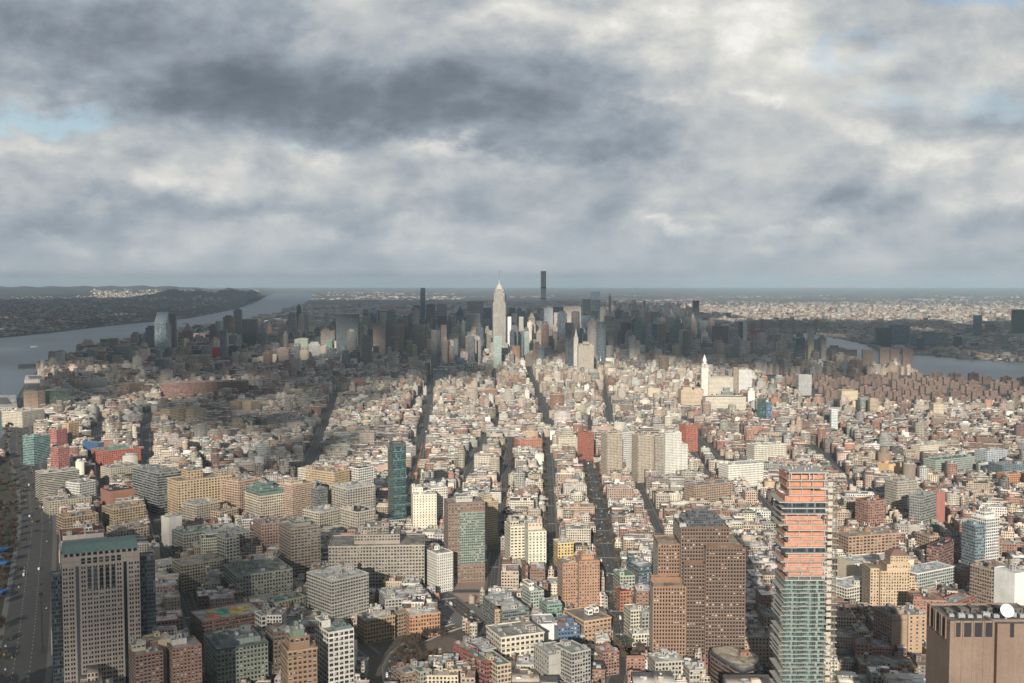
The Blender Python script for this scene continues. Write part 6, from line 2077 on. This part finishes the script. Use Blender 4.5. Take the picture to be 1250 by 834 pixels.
for dist, i, k, rel in cand:
    r = fab[i]
    fn = FNAME[int(r[6])]
    nm, word = kinds_of(r[5], r[3])
    key = (k, rel, fn, word)
    n = rank.get(key, 0); rank[key] = n + 1
    label = (fn + ' ' + word + ', ' + ORD[n] + ' such ' + rel + ' the ' + k)
    rr = random.Random(int(i))
    col = vary(FACADES[int(r[6])][0], .10, rr)
    rf = vary(ROOFS[int(r[7])][0], .12, rr)
    w, dd, h = r[3], r[4], r[5]
    near_mesh = r[1] < 1450
    b = dict(b=(-w / 2, w / 2, -dd / 2, dd / 2, 0, h), col=col, roof=rf, bay=rr.uniform(2.6, 3.8), fl=rr.uniform(3.4, 4.1), ww=rr.uniform(.42, .62), wh=rr.uniform(.45, .58), A=rr.uniform(.4, .7), win='mesh' if near_mesh else 'pattern', par=.9)
    make(nm, 'building', label, 'buildings of the near streets', r[0], r[1], r[2], [b], clutter=rr.uniform(.4, 1.4), tanks=1 if rr.random() < .4 else 0, cornice=vary(col, .2, rr) if rr.random() < .4 else None, foot=False, wmax=100)

# ---- everything else in one mass
rest = np.concatenate([fab[~taken], mid])
col, rf, A = darken(rest)
n = len(rest)
main = np.column_stack([rest[:, 0], rest[:, 1], rest[:, 2], rest[:, 3], rest[:, 4], np.zeros(n), rest[:, 5], col, A, rf, rng2.uniform(2.6, 3.8, n), rng2.uniform(3.3, 4.2, n)])
parts = [main]


def on_roof(src, fw, fd, h0, h1, colf, rff, prob, A_=0.0, off=.3):
    m = rng2.random(len(src)) < prob
    s_ = src[m]
    k = len(s_)
    w, d = s_[:, 3] * rng2.uniform(*fw, k), s_[:, 4] * rng2.uniform(*fd, k)
    ou, ov = s_[:, 3] * rng2.uniform(-off, off, k), s_[:, 4] * rng2.uniform(-off, off, k)
    c, s2 = np.cos(s_[:, 2]), np.sin(s_[:, 2])
    base_col = s_[:, 7:10] * rng2.uniform(.7, 1.2, (k, 1)) if colf is None else np.array(colf) * rng2.uniform(.6, 1.3, (k, 1))
    return np.column_stack([s_[:, 0] + ou * c - ov * s2, s_[:, 1] + ou * s2 + ov * c, s_[:, 2], w, d, s_[:, 6] - .05, s_[:, 6] + rng2.uniform(h0, h1, k), base_col, np.full(k, A_), s_[:, 11:14] * rng2.uniform(.6, 1.5, (k, 1)).clip(0, 1.6), np.full(k, 3.), np.full(k, 3.5)])


low = main[main[:, 1] < 5000]
parts.append(on_roof(low, (.22, .5), (.15, .35), 2.5, 4.5, None, None, .75))
parts.append(on_roof(low[low[:, 1] < 4000], (.08, .22), (.06, .2), 1.0, 3.0, (.36, .35, .34), None, .9))
parts.append(on_roof(low[low[:, 1] < 3200], (.06, .18), (.06, .18), .8, 2.4, (.60, .59, .56), None, .8))
parts.append(on_roof(low[low[:, 1] < 2600], (.9, 1.01), (.03, .05), .5, 1.1, None, None, .8, off=.02))
parts.append(on_roof(main[main[:, 6] > 30], (.5, .8), (.5, .8), 4, 14, None, None, .55, .5, .1))
tank_src = low[(low[:, 6] > 18) & (low[:, 1] < 3600)]
tb = on_roof(tank_src, (.1, .14), (.1, .14), 3, 5.5, (.16, .11, .075), None, .2)
tb[:, 3] = tb[:, 4] = 2.8
parts.append(tb)
allb = np.concatenate(parts)
allb[:, 7:10] = np.clip(allb[:, 7:10], .01, .85)
allb[:, 11:14] = np.clip(allb[:, 11:14], .01, .8)
tag(link('city_blocks', boxes_mesh('city_blocks', allb, M_WALL)), kind='stuff')

# ---- the far districts
cu, rfu, Au = darken(up)
k = len(up)
far = [np.column_stack([up[:, 0], up[:, 1], up[:, 2], up[:, 3], up[:, 4], np.zeros(k), up[:, 5], cu, Au, rfu, np.full(k, 4.), np.full(k, 4.)])]


def scatter(n, u0, u1, y0, y1, fn, wmin, wmax, hm, hs, bright, zfn=None):
    u = rng2.uniform(u0, u1, n)
    py = y0 + (y1 - y0) * rng2.random(n)
    d = CAMH * F0 / (py - EYE)
    x = (u - 625) / F0 * d
    m = ~inside(HUDSON, x, d) & ~inside(EAST, x, d) & fn(u, py, x, d)
    x, d, u = x[m], d[m], u[m]
    k = len(x)
    w = rng2.uniform(wmin, wmax, k)
    H = np.clip(hm * np.exp(rng2.normal(0, hs, k)), 6, 130)
    c = FC[rng2.choice(len(FC), k, p=FW)] * rng2.uniform(*bright, (k, 1))
    r_ = RC[rng2.choice(len(RC), k, p=RW)] * rng2.uniform(*bright, (k, 1))
    z0 = zfn(u, d) if zfn else np.zeros(k)
    return np.column_stack([x, d, rng2.uniform(-.5, .5, k), w, w * rng2.uniform(.5, 1.2, k), z0, z0 + H, np.clip(c, .02, .85), rng2.uniform(.2, .5, k), np.clip(r_, .02, .85), np.full(k, 4.), np.full(k, 4.)])


clump = lambda x, d, s, t: np.sin(x * s + 1.7) * np.sin(d * s * .7 + .4) + .5 * np.sin(x * s * 2.3) * np.sin(d * s * 1.9) > t
east_bank = lambda u, py, x, d: (u > np.interp(py, [356, 370, 388, 400, 409, 420, 432, 442], [700, 780, 800, 905, 975, 1052, 1085, 1215]))
far.append(scatter(14000, 700, 1330, 369, 446, lambda u, py, x, d: east_bank(u, py, x, d) & ((py < 420) | (rng2.random(len(u)) < .35)), 16, 42, 11, .35, (.45, .9)))
far.append(scatter(2600, 820, 1330, 374, 396, lambda u, py, x, d: east_bank(u, py, x, d), 30, 70, 20, .4, (.75, 1.1)))
far.append(scatter(2200, 340, 1330, 361, 373, lambda u, py, x, d: clump(x, d, .0011, .25) & (u > 420), 30, 110, 12, .4, (.4, .9)))
far.append(scatter(500, 690, 850, 376, 393, lambda u, py, x, d: np.ones(len(u), bool), 18, 34, 75, .3, (1.0, 1.3)))
far.append(scatter(5200, -80, 300, 366, 414, lambda u, py, x, d: (d > nj_shore(u) + 150) & (clump(x, d, .004, -.1) | (u < 110)), 14, 40, 10, .35, (.6, 1.0), nj_height))
far.append(scatter(900, 110, 320, 361, 369, lambda u, py, x, d: d > nj_shore(u) + 150, 25, 60, 16, .4, (.9, 1.3), nj_height))
far.append(scatter(350, 380, 560, 357, 366, lambda u, py, x, d: clump(x, d, .0013, 0), 40, 110, 14, .4, (.9, 1.3)))
fa = np.concatenate(far)
tag(link('distant_districts', boxes_mesh('distant_districts', fa, M_WALL)), kind='stuff')

# ---- brick housing slabs by the eastern river: one kind, repeated
def housing(x, y, rz, h, first=[None]):
    if first[0] is None:
        w = MB(); b = (.225, .15, .12)
        w.box(-22, 22, -7, 7, 0, 38, b, (.26, .21, .18), bays=(3.4, 3), A=.45)
        w.box(-7, 7, -19, -7.02, 0, 38, b, (.26, .21, .18), bays=(3.4, 3), A=.45)
        w.box(-7, 7, 7.02, 19, 0, 38, b, (.26, .21, .18), bays=(3.4, 3), A=.45)
        wm = w.mesh('wall', M_WALL)
        p = MB(); p.box(-5, 5, -5, 5, 37.9, 43, (.27, .15, .11), (.25, .2, .17)); pm = p.mesh('bulkhead', M_WALL)
        first[0] = (wm, pm)
    r = empty('housing_slab', x, y, 0, rz)
    tag(r, 'brown brick cross shaped housing slab among identical slabs near the eastern river', 'housing slab', 'brick housing slabs near the eastern river')
    a = link('wall', first[0][0], r); a.scale = (1, 1, h)
    b = link('bulkhead', first[0][1], r); b.location.z = 38 * (h - 1)


rs = random.Random(9)
for row in range(6):
    d = 3420 + row * 175
    for k in range(13):
        u = 962 + k * 24 + (row % 2) * 12
        x, y = at_dist(u, d)
        if u > 1256 or (row < 2 and k < 2): continue
        if inside(EAST, [x], [y + 60])[0] or not on_island(np.array([x]), np.array([y + 40]))[0]: continue
        if any(math.dist((f[0], f[1]), (x, y)) < 60 for f in FOOT): continue
        housing(x + rs.uniform(-12, 12), y + rs.uniform(-15, 15), rs.choice([.02, .02, .8, -.5]), rs.uniform(.60, .76))

# ---- pale towers on the wooded far shore
for k, (u, y, wpx) in enumerate(((115, 362.5, 7), (122, 364, 4), (172, 364, 4), (178, 363.5, 4), (184, 364, 3), (190, 363.5, 4), (196, 364, 3), (202, 363.8, 4), (214, 364, 3), (222, 364, 4), (238, 363, 4), (244, 362.5, 5), (251, 363.5, 5), (258, 363, 5), (268, 363.5, 4))):
    d = 16500.0 + (k % 4) * 350
    z0 = float(nj_height(np.array(u), np.array(d)))
    x, y_ = at_dist(u, d)
    H = max(40, z_at(y, d) - z0)
    w = wpx / F0 * d
    root = empty('shore_tower', x, y_, z0 - 1, 0)
    tag(root, ['widest pale apartment tower alone on the far wooded shore', 'small pale tower beside the widest one on the far shore'][k] if k < 2 else 'pale apartment tower in the row on the far wooded shore', 'tower', None if k < 2 else 'pale towers on the far wooded shore')
    m = MB(); m.box(-w / 2, w / 2, -12, 12, 0, H, (.70, .64, .56) if k % 3 else (.66, .50, .42), (.6, .58, .55), bays=(8, 4), A=.3); m.build('wall', M_WALL, root)
    m = MB(); m.box(-w / 4, w / 4, -6, 6, H, H + 7, (.5, .47, .43)); m.build('bulkhead', M_WALL, root)


# ---- bridges
def truss_bridge():
    M_ST = plain('bridge_steel', (.22, .15, .13), .6, .2)
    p0, p1 = at_dist(905, 8300), at_dist(1012, 8050)
    L = math.dist(p0, p1); rz = math.atan2(p1[1] - p0[1], p1[0] - p0[0])
    root = tag(empty('truss_bridge', p0[0], p0[1], 0, rz), 'brown steel truss bridge crossing the eastern river', 'bridge')
    m = MB(); m.box(0, L, -14, 14, 36, 41, (1, 1, 1), bottom=True); m.build('deck', M_ST, root)
    tx = [L * .24, L * .46, L * .60, L * .86]
    for t in tx:
        m = MB()
        for y in (-14, 14):
            m.bar((t, y, 0), (t, y, 100), 3.0, (1, 1, 1)); m.bar((t, y, 100), (t, y, 112), 1.2, (1, 1, 1))
        m.bar((t, -14, 96), (t, 14, 96), 2, (1, 1, 1)); m.bar((t, -14, 60), (t, 14, 60), 2, (1, 1, 1)); m.build('bridge_tower', M_ST, root)
    m = MB()
    prev = None
    n = 60
    for i in range(n + 1):
        x = L * i / n
        dd = min(abs(x - t) for t in tx)
        z = 98 - min(dd, 190) / 190 * 40
        for y in (-13, 13):
            m.bar((x, y, 40), (x, y, z), .6, (1, 1, 1))
            if prev: m.bar((prev[0], y, prev[1]), (x, y, z), 1.0, (1, 1, 1)); m.bar((prev[0], y, 40), (x, y, z), .6, (1, 1, 1))
        prev = (x, z)
    m.build('truss', M_ST, root)


truss_bridge()

# ---- piers and sheds on the western river
M_SHED = plain('shed_roof', (.60, .57, .52), .7, 0, .25, .05)
M_PIER = plain('pier_deck', (.12, .115, .11), .85)
for (pts, label, shed) in (([(-30, 487), (22, 486), (24, 503), (-30, 505)], 'big pier with a white courtyard shed beside the river highway', True), ([(22, 445.5), (57, 444), (58, 450), (22, 451)], 'long dark pier with posts reaching into the river', False), ([(30, 462), (58, 461), (58, 468), (28, 469)], 'short pier with a grey shed near the dark highway end', True)):
    g = [at(*p) for p in pts]
    cx, cy_ = sum(p[0] for p in g) / 4, sum(p[1] for p in g) / 4
    root = tag(empty('river_pier', cx, cy_, 0, 0), label, 'pier')
    q = [(p[0] - cx, p[1] - cy_) for p in g]
    if sum(q[i][0] * q[(i + 1) % 4][1] - q[(i + 1) % 4][0] * q[i][1] for i in range(4)) < 0: q.reverse()
    m = MB(); m.prism(q, -.9, 2.2, (1, 1, 1)); m.build('deck', M_PIER, root)
    if shed:
        k = [(x * .9, y * .9) for x, y in q]; k2 = [(x * .6, y * .5) for x, y in q]
        m = MB(); m.prism(k, 2.18, 13, (.5, .46, .40), (.6, .57, .52), bays=(6, 5), A=.4); m.build('shed', M_WALL, root)
        m = MB(); m.prism(k2, 13, 13.4, (.16, .16, .16)); m.build('courtyard_roof', M_WALL, root)
    else:
        m = MB()
        for i in range(11):
            x = q[0][0] + (q[1][0] - q[0][0]) * (i + .5) / 11 if abs(q[1][0] - q[0][0]) > 10 else q[1][0] + (q[2][0] - q[1][0]) * (i + .5) / 11
            m.box(x - 3, x + 3, -10, 10, 2.2, 9, (.2, .18, .17), (.34, .33, .31))
            m.build('pier_hut', M_WALL, root); m = MB()

# ---- blue roofed courts at the edge of the riverside park
for k, (u0, y0, u1, y1) in enumerate(((-8, 667, 16, 674), (-10, 676, 15, 682), (-12, 684, 15, 690), (-14, 718, 14, 729))):
    a, b = at(u0, y1, 4), at(u1, y0, 4)
    cx, cy_ = (a[0] + b[0]) / 2, (a[1] + b[1]) / 2
    w, d = abs(b[0] - a[0]), abs(b[1] - a[1]) * .8
    root = tag(empty('blue_canopy', cx, cy_, 0, .0), ['bright blue canopy, farthest of the row by the highway', 'bright blue canopy, second of the row by the highway', 'bright blue canopy, third of the row by the highway', 'broad blue canopy standing apart nearest along the highway'][k], 'canopy')
    m = MB(); m.prism([(-w / 2, -d / 2), (w / 2, -d / 2), (w / 2, d / 2), (-w / 2, d / 2)], 4, 5.6, (1, 1, 1), pts2=[(-w / 2, -d * .05), (w / 2, -d * .05), (w / 2, d * .05), (-w / 2, d * .05)]); m.build('canopy_roof', M_COURT, root)
    for sx_ in (-1, 1):
        for sy_ in (-1, 1):
            m = MB(); m.bar((sx_ * (w / 2 - 1), sy_ * (d / 2 - 1), 0), (sx_ * (w / 2 - 1), sy_ * (d / 2 - 1), 4), .2, (.5, .5, .5)); m.build('post', M_METAL, root)

# ---- orange crane over the avenue works
p = at(509, 583, 10); q_ = at(533, 537, 10)
base_ = at(508, 585)
root = tag(empty('tower_crane', base_[0], base_[1], 0, 0), 'orange lattice crane with a long leaning boom beside the wide avenue', 'crane')
M_CRANE = plain('crane_orange', (.36, .15, .06), .6)
tip = Vector((q_[0] - base_[0], 60, z_at(540, base_[1] + 60)))
m = MB()
for s_ in (-1.2, 1.2):
    for t_ in (-1.2, 1.2):
        m.bar((s_, t_, 14), (tip.x + s_ * .3, tip.y + t_ * .3, tip.z), .24, (1, 1, 1))
for i in range(16):
    a, b = i / 16, (i + 1) / 16
    f = lambda t, s_: (tip.x * t + s_ * (1 - .7 * t), tip.y * t, 14 + (tip.z - 14) * t)
    m.bar(f(a, -1.2), f(b, 1.2),   .14, (1, 1, 1)); m.bar(f(a, 1.2), f(b, -1.2), .14, (1, 1, 1))
m.build('boom', M_CRANE, root)
m = MB(); m.box(-3, 3, -4, 4, 9, 14, (1, 1, 1), bottom=True); m.build('cab', M_CRANE, root)
m = MB(); m.cyl(0, 0, 0, 9, 1.6, 1.4, (1, 1, 1), 8); m.build('mast', M_CRANE, root)

# ---- high mast lamp over the highway
x, y = at(50, 724, 62)
root = tag(empty('mast_lamp', x, y, 0, 0), 'tall dark mast with a round lamp head beside the river highway', 'lamp mast')
M_DARK = plain('dark_steel', (.04, .04, .045), .5, .3)
m = MB(); m.cyl(0, 0, 0, 60, .75, .4, (1, 1, 1), 8); m.build('pole', M_DARK, root)
m = MB(); m.cyl(0, 0, 59.5, 62, 2.2, 2.2, (1, 1, 1), 12); m.cyl(0, 0, 62, 63.2, 2.2, .4, (1, 1, 1), 12); m.build('lamp_head', M_DARK, root)

# ---- trees
M_BARK = plain('bark', (.06, .045, .035), .9)
M_TWIG = plain('bare_twigs', (.095, .068, .05), .95, 0, .35, .4)
M_LEAF = plain('late_leaves', (.085, .085, .035), .95, 0, .4, .4)


def crown_mesh(seed, R, Hh, mat, leafy):
    r = random.Random(seed)
    mb = MB()
    clumps = [(Vector((r.gauss(0, .42), r.gauss(0, .42), r.uniform(-.5, .6))), r.uniform(.28, .5)) for _ in range(11)]
    for c, s in clumps:
        for _ in range(40 if leafy else 60):
            d = Vector((r.gauss(0, 1), r.gauss(0, 1), r.gauss(0, 1))).normalized() * s * r.uniform(.5, 1)
            p = c + d
            P = Vector((p.x * R, p.y * R, p.z * Hh * .5 + Hh * .5))
            if leafy:
                a, b = Vector((r.gauss(0, 1), r.gauss(0, 1), r.gauss(0, 1))).normalized() * .55, Vector((r.gauss(0, 1), r.gauss(0, 1), r.gauss(0, 1))).normalized() * .55
                mb.quad([tuple(P - a), tuple(P - b), tuple(P + a), tuple(P + b)], (1, 1, 1))
            else:
                q = P + Vector((p.x * .9, p.y * .9, .8)).normalized() * r.uniform(1.0, 2.2)
                u = Vector((r.gauss(0, 1), r.gauss(0, 1), 0)).normalized() * .24
                mb.quad([tuple(P - u), tuple(P + u), tuple(q + u * .3), tuple(q - u * .3)], (1, 1, 1))
                mb.quad([tuple(P - Vector((0, 0, .24))), tuple(P + Vector((0, 0, .24))), tuple(q), tuple(q)][:3], (1, 1, 1))
    return mb.mesh('crown', mat)


def trunk_mesh(seed, Hh):
    r = random.Random(seed)
    mb = MB()
    mb.cyl(0, 0, 0, 4, .32, .22, (1, 1, 1), 6)
    for _ in range(6):
        a = r.uniform(0, 6.28)
        mb.bar((0, 0, r.uniform(2.8, 4)), (math.cos(a) * r.uniform(1, 2.4), math.sin(a) * r.uniform(1, 2.4), r.uniform(5.5, 4 + Hh * .7)), .11, (1, 1, 1))
    return mb.mesh('trunk', M_BARK)


TREE = {}
for k in range(4):
    TREE['bare', k] = (trunk_mesh(k, 7), crown_mesh(k, 4.2, 7, M_TWIG, False))
    TREE['leafy', k] = (trunk_mesh(k + 9, 7), crown_mesh(k + 20, 3.8, 7, M_LEAF, True))
rt = random.Random(21)


def tree(x, y, kind, label, group, s=1.0):
    t, c = TREE[kind, rt.randrange(4)]
    root = tag(empty('bare_tree' if kind == 'bare' else 'leafy_tree', x, y, 0, rt.uniform(0, 6.28)), label, 'tree', group)
    root.scale = (s, s, s)
    link('trunk', t, root)
    link('crown', c, root, (0, 0, 3.2))


def along(p, off, n, jit=2.0, t0=0.0, t1=1.0):
    q = np.array(offset_line([tuple(x) for x in p], off))
    L = np.concatenate([[0], np.cumsum(np.hypot(*(q[1:] - q[:-1]).T))])
    for i in range(n):
        s_ = L[-1] * (t0 + (t1 - t0) * (i + rt.uniform(.2, .8)) / n)
        yield np.interp(s_, L, q[:, 0]) + rt.uniform(-jit, jit), np.interp(s_, L, q[:, 1]) + rt.uniform(-jit, jit)


for x, y in along(S_BROADWAY, -13.5, 26, .6, .05, .95): tree(x, y, 'bare', 'bare brown street tree lining the broad avenue', 'bare trees along the broad avenue', rt.uniform(1.0, 1.4))
for x, y in along(S_BROADWAY, 13.5, 26, .6, .05, .95): tree(x, y, 'bare', 'bare brown street tree lining the broad avenue', 'bare trees along the broad avenue', rt.uniform(1.0, 1.4))
for x, y in along(S_LAGUARDIA, -8.5, 24, .6, .05, .98): tree(x, y, 'bare', 'bare street tree in the narrow shaded street leading to the marble arch', 'bare trees in the arch street', rt.uniform(.8, 1.1))
for x, y in along(S_THOMPSON, 8, 16, .6, .2, .95): tree(x, y, 'bare', 'bare tree in the shaded street behind the tan balconied house', 'bare trees in the shaded street', rt.uniform(.8, 1.1))
for x, y in along(S_HIGHWAY, -30, 40, 4, .18, .72): tree(x, y, 'bare', 'bare dark tree on the park side of the river highway', 'bare trees by the river highway', rt.uniform(.9, 1.4))
for x, y in along(S_HIGHWAY, 0.5, 14, .6, .2, .55): tree(x, y, 'bare', 'bare tree on the median of the river highway', 'median trees of the river highway', rt.uniform(.6, .9))
cnt = 0
while cnt < 34:
    u, v = rt.uniform(476, 560), rt.uniform(776, 830)
    x, y = at(u, v)
    if inside(OVAL, [x], [y])[0] and (u < 512 or v > 806 or v < 782):
        tree(x, y, 'bare', 'bare brown tree on the bank of the earth oval inside the sunken road', 'bare trees round the earth oval', rt.uniform(.8, 1.2)); cnt += 1
cnt = 0
while cnt < 22:
    u, v = rt.uniform(742, 792), rt.uniform(786, 815)
    x, y = at(u, v)
    if inside(PARK, [x], [y])[0]:
        g = rt.random() < .4
        tree(x, y, 'leafy' if g else 'bare', 'olive green tree on the little plaza' if g else 'bare brown tree on the little plaza', 'olive trees on the little plaza' if g else 'bare trees on the little plaza', rt.uniform(.8, 1.2)); cnt += 1
cnt = 0
while cnt < 46:
    u, v = rt.uniform(-8, 30), rt.uniform(575, 820)
    x, y = at(u, v)
    if inside(VERGE, [x], [y])[0]:
        tree(x, y, 'bare', 'bare dark tree in the riverside park', 'bare trees in the riverside park', rt.uniform(.9, 1.5)); cnt += 1
cnt = 0
while cnt < 40:       # the square behind the red college hall
    x, y = at(rt.choice([rt.uniform(600, 634), rt.uniform(700, 735), rt.uniform(736, 770)]), rt.uniform(538, 566))
    if not blocked(np.array([x]), np.array([y]), np.array([2.0]))[0]:
        cnt += 1
        tree(x, y, 'bare', 'bare brown tree in the square near the marble arch', 'bare trees in the square near the arch', rt.uniform(1.0, 1.5))

# ---- zebra crossings on the near streets
def crossing(p, t, width):
    p = np.array(p)
    L = np.concatenate([[0], np.cumsum(np.hypot(*(p[1:] - p[:-1]).T))])
    s_ = L[-1] * t
    x, y = np.interp(s_, L, p[:, 0]), np.interp(s_, L, p[:, 1])
    x2, y2 = np.interp(s_ + 2, L, p[:, 0]), np.interp(s_ + 2, L, p[:, 1])
    l = math.hypot(x2 - x, y2 - y); ux, uy = (x2 - x) / l, (y2 - y) / l
    mb = MB()
    k = -width / 2 + .6
    while k < width / 2 - .6:
        q = [(x + uy * (k + a) + ux * b, y - ux * (k + a) + uy * b, .075) for a, b in ((0, 0), (.7, 0), (.7, 4.5), (0, 4.5))]
        mb.quad(q, (1, 1, 1)); k += 1.5
    return mb


for p_, w_, ts in ((S_BROADWAY, 24, np.linspace(.04, .8, 16)), (S_CANAL, 18, (.15, .4, .62, .85)), (S_HUDSON, 15, np.linspace(.12, .7, 9)), (S_LAGUARDIA, 14, np.linspace(.05, .8, 8)), (S_MERCER, 13, (.15, .4, .65)), (S_THOMPSON, 12, (.08, .3, .5))):
    allq = MB()
    for t in ts:
        m_1 = crossing(p_, t, w_)
        o1 = len(allq.v); allq.v += m_1.v; allq.f += [tuple(i + o1 for i in f) for f in m_1.f]; allq.c += m_1.c; allq.uv += m_1.uv; allq.mi += m_1.mi
    me = allq.mesh('road_markings', M_PAINT)
    tag(link('road_markings', me), kind='structure')

# ---- traffic
CARS = {}


def car_mesh(col, kind):
    key = (col, kind)
    if key in CARS: return CARS[key]
    c = dict(white=(.75, .75, .73), black=(.02, .02, .022), silver=(.42, .43, .44), red=(.35, .03, .03), yellow=(.72, .45, .03), blue=(.05, .10, .25))[col]
    m = MB()
    dk = (.02, .02, .025)
    if kind == 'car':
        m.prism([(-2.2, -.88), (2.2, -.88), (2.2, .88), (-2.2, .88)], .32, .85, c, pts2=[(-2.15, -.84), (2.15, -.84), (2.15, .84), (-2.15, .84)])
        m.prism([(-1.6, -.8), (1.1, -.8), (1.1, .8), (-1.6, .8)], .85, 1.3, dk, c, pts2=[(-1.1, -.65), (.5, -.65), (.5, .65), (-1.1, .65)])
    else:
        m.prism([(-3.6, -1.1), (2.0, -1.1), (2.0, 1.1), (-3.6, 1.1)], .5, 3.1, c)
        m.prism([(2.01, -1.05), (3.6, -1.05), (3.6, 1.05), (2.01, 1.05)], .5, 2.3, c, pts2=[(2.01, -1.0), (3.0, -1.0), (3.0, 1.0), (2.01, 1.0)])
        m.prism([(3.0, -.9), (3.5, -.9), (3.5, .9), (3.0, .9)], 1.5, 2.1, dk)
    for x in ((-1.4, 1.35) if kind == 'car' else (-2.4, 2.5)):
        for y in (-.8, .8):
            R = .33 if kind == 'car' else .5
            pts = [(x + R * math.cos(2 * math.pi * i / 10), R + R * math.sin(2 * math.pi * i / 10)) for i in range(10)]
            m.quad([(a, y - .12 * (1 if y < 0 else -1), b) for a, b in pts], dk)
            for i in range(10):
                a, b = pts[i], pts[(i + 1) % 10]
                m.quad([(a[0], y - .12, a[1]), (b[0], y - .12, b[1]), (b[0], y + .12, b[1]), (a[0], y + .12, a[1])], dk)
    CARS[key] = m.mesh('car', M_CARP)
    return CARS[key]


m_, e_, b_ = new_mat('car_paint')
a_ = e_.n.new('ShaderNodeAttribute'); a_.attribute_name = 'tint'
e_.l.new(a_.outputs['Color'], b_.inputs['Base Color']); b_.inputs['Roughness'].default_value = .25
M_CARP = m_
rcar = random.Random(77)


def traffic(p, lanes, n, where, grp, t0=0.0, t1=1.0, z=.08, trucks=.1):
    L_ = [offset_line([tuple(q) for q in p], o) for o in lanes]
    used = []
    tries = 0
    k = 0
    while k < n and tries < n * 20:
        tries += 1
        li = rcar.randrange(len(lanes))
        q = np.array(L_[li])
        L = np.concatenate([[0], np.cumsum(np.hypot(*(q[1:] - q[:-1]).T))])
        s_ = L[-1] * (t0 + (t1 - t0) * rcar.random())
        if any(u[0] == li and abs(u[1] - s_) < 9 for u in used): continue
        used.append((li, s_))
        x, y = np.interp(s_, L, q[:, 0]), np.interp(s_, L, q[:, 1])
        x2, y2 = np.interp(s_ + 2, L, q[:, 0]), np.interp(s_ + 2, L, q[:, 1])
        if not (-5 < pix(x, y, 0)[0] < 1255 and pix(x, y, 0)[1] < 838): continue
        kind = 'truck' if rcar.random() < trucks else 'car'
        col = 'white' if kind == 'truck' else rcar.choice(['white', 'white', 'black', 'silver', 'silver', 'yellow', 'yellow', 'red', 'blue'])
        o = link('car' if kind == 'car' else 'truck', car_mesh(col, kind), None, (x, y, z), math.atan2(y2 - y, x2 - x) + (math.pi if lanes[li] < 0 else 0))
        tag(o, (('small %s car in the traffic on the ' % col) if kind == 'car' else 'white box truck in the traffic on the ') + where, kind, ('%s cars on the ' % col if kind == 'car' else 'white trucks on the ') + grp)
        k += 1


traffic(S_HIGHWAY, (-19, -15, -11, -7, 7, 11, 15, 19), 90, 'wide river highway', 'river highway', .02, .8, .12)
traffic(S_BROADWAY, (-10, -6, -2, 2, 6, 10), 95, 'broad tree lined avenue', 'broad avenue', 0, 1, .08)
traffic(S_RAMP, (-4.5, -1.5, 1.5, 4.5), 16, 'sunken curving road', 'sunken road', .02, .9, .11)
traffic(S_CANAL, (-7, -3.5, 3.5, 7), 26, 'diagonal canal road', 'canal road', 0, 1, .08)
traffic(S_HUDSON, (-5.5, -2, 2, 5.5), 30, 'dark street right of the granite tower', 'street by the granite tower', .0, .8, .08)
traffic(S_SIXTH, (-9, -5, 5, 9), 24, 'avenue beside the orange crane', 'avenue by the crane', 0, 1, .08, .15)

k = 0
while k < 26:
    x, y = at(rcar.uniform(515, 605), rcar.uniform(738, 772))
    if not inside(YARD, [x], [y])[0]: continue
    col = rcar.choice(['white', 'white', 'silver', 'black', 'red'])
    o = link('car', car_mesh(col, 'car'), None, (x, y, .04), rcar.choice([.3, .35, 1.9]))
    tag(o, 'small %s car parked in the paved yard beside the canal road' % col, 'car', '%s cars parked in the paved yard' % col)
    k += 1

# ---- boats and wakes on the western river
M_HULL = plain('boat_white', (.7, .7, .68), .5, 0, .1)
for k, (u, v, s, label) in enumerate(((226, 396, 1.6, 'white ferry crossing the western river near midtown'), (42, 424, 1.0, 'small boat near the far bank of the western river'), (231, 399, 1.0, 'small white boat just south of the white ferry'))):
    x, y = at(u, v)
    root = tag(empty('ferry' if k == 0 else 'boat', x, y, .25, .6), label, 'boat')
    m = MB(); m.prism([(-22 * s, -5 * s), (16 * s, -5 * s), (25 * s, 0), (16 * s, 5 * s), (-22 * s, 5 * s)], -.2, 4 * s, (1, 1, 1)); m.build('hull', M_HULL, root)
    m = MB(); m.box(-16 * s, 8 * s, -4 * s, 4 * s, 4 * s, 7 * s, (1, 1, 1)); m.box(-4 * s, 6 * s, -3 * s, 3 * s, 7 * s, 9.5 * s, (1, 1, 1)); m.build('cabin', M_HULL, root)
# ------------------------------------------------------------------ haze
hm = MB()
hm.box(-50000, 50000, -1800, 63000, -1.5, 500, (1, 1, 1), bottom=True)
m_h = bpy.data.materials.new('haze')
m_h.use_nodes = True
hn, hl = m_h.node_tree.nodes, m_h.node_tree.links
hn.clear()
ho = hn.new('ShaderNodeOutputMaterial')
pv_ = hn.new('ShaderNodeVolumePrincipled')
pv_.inputs['Density'].default_value = 2.6e-5
pv_.inputs['Color'].default_value = (.70, .87, 1.0, 1)
pv_.inputs['Anisotropy'].default_value = 0.0
hl.new(pv_.outputs[0], ho.inputs['Volume'])
hz_o = hm.build('haze', m_h)
tag(hz_o, kind='stuff')
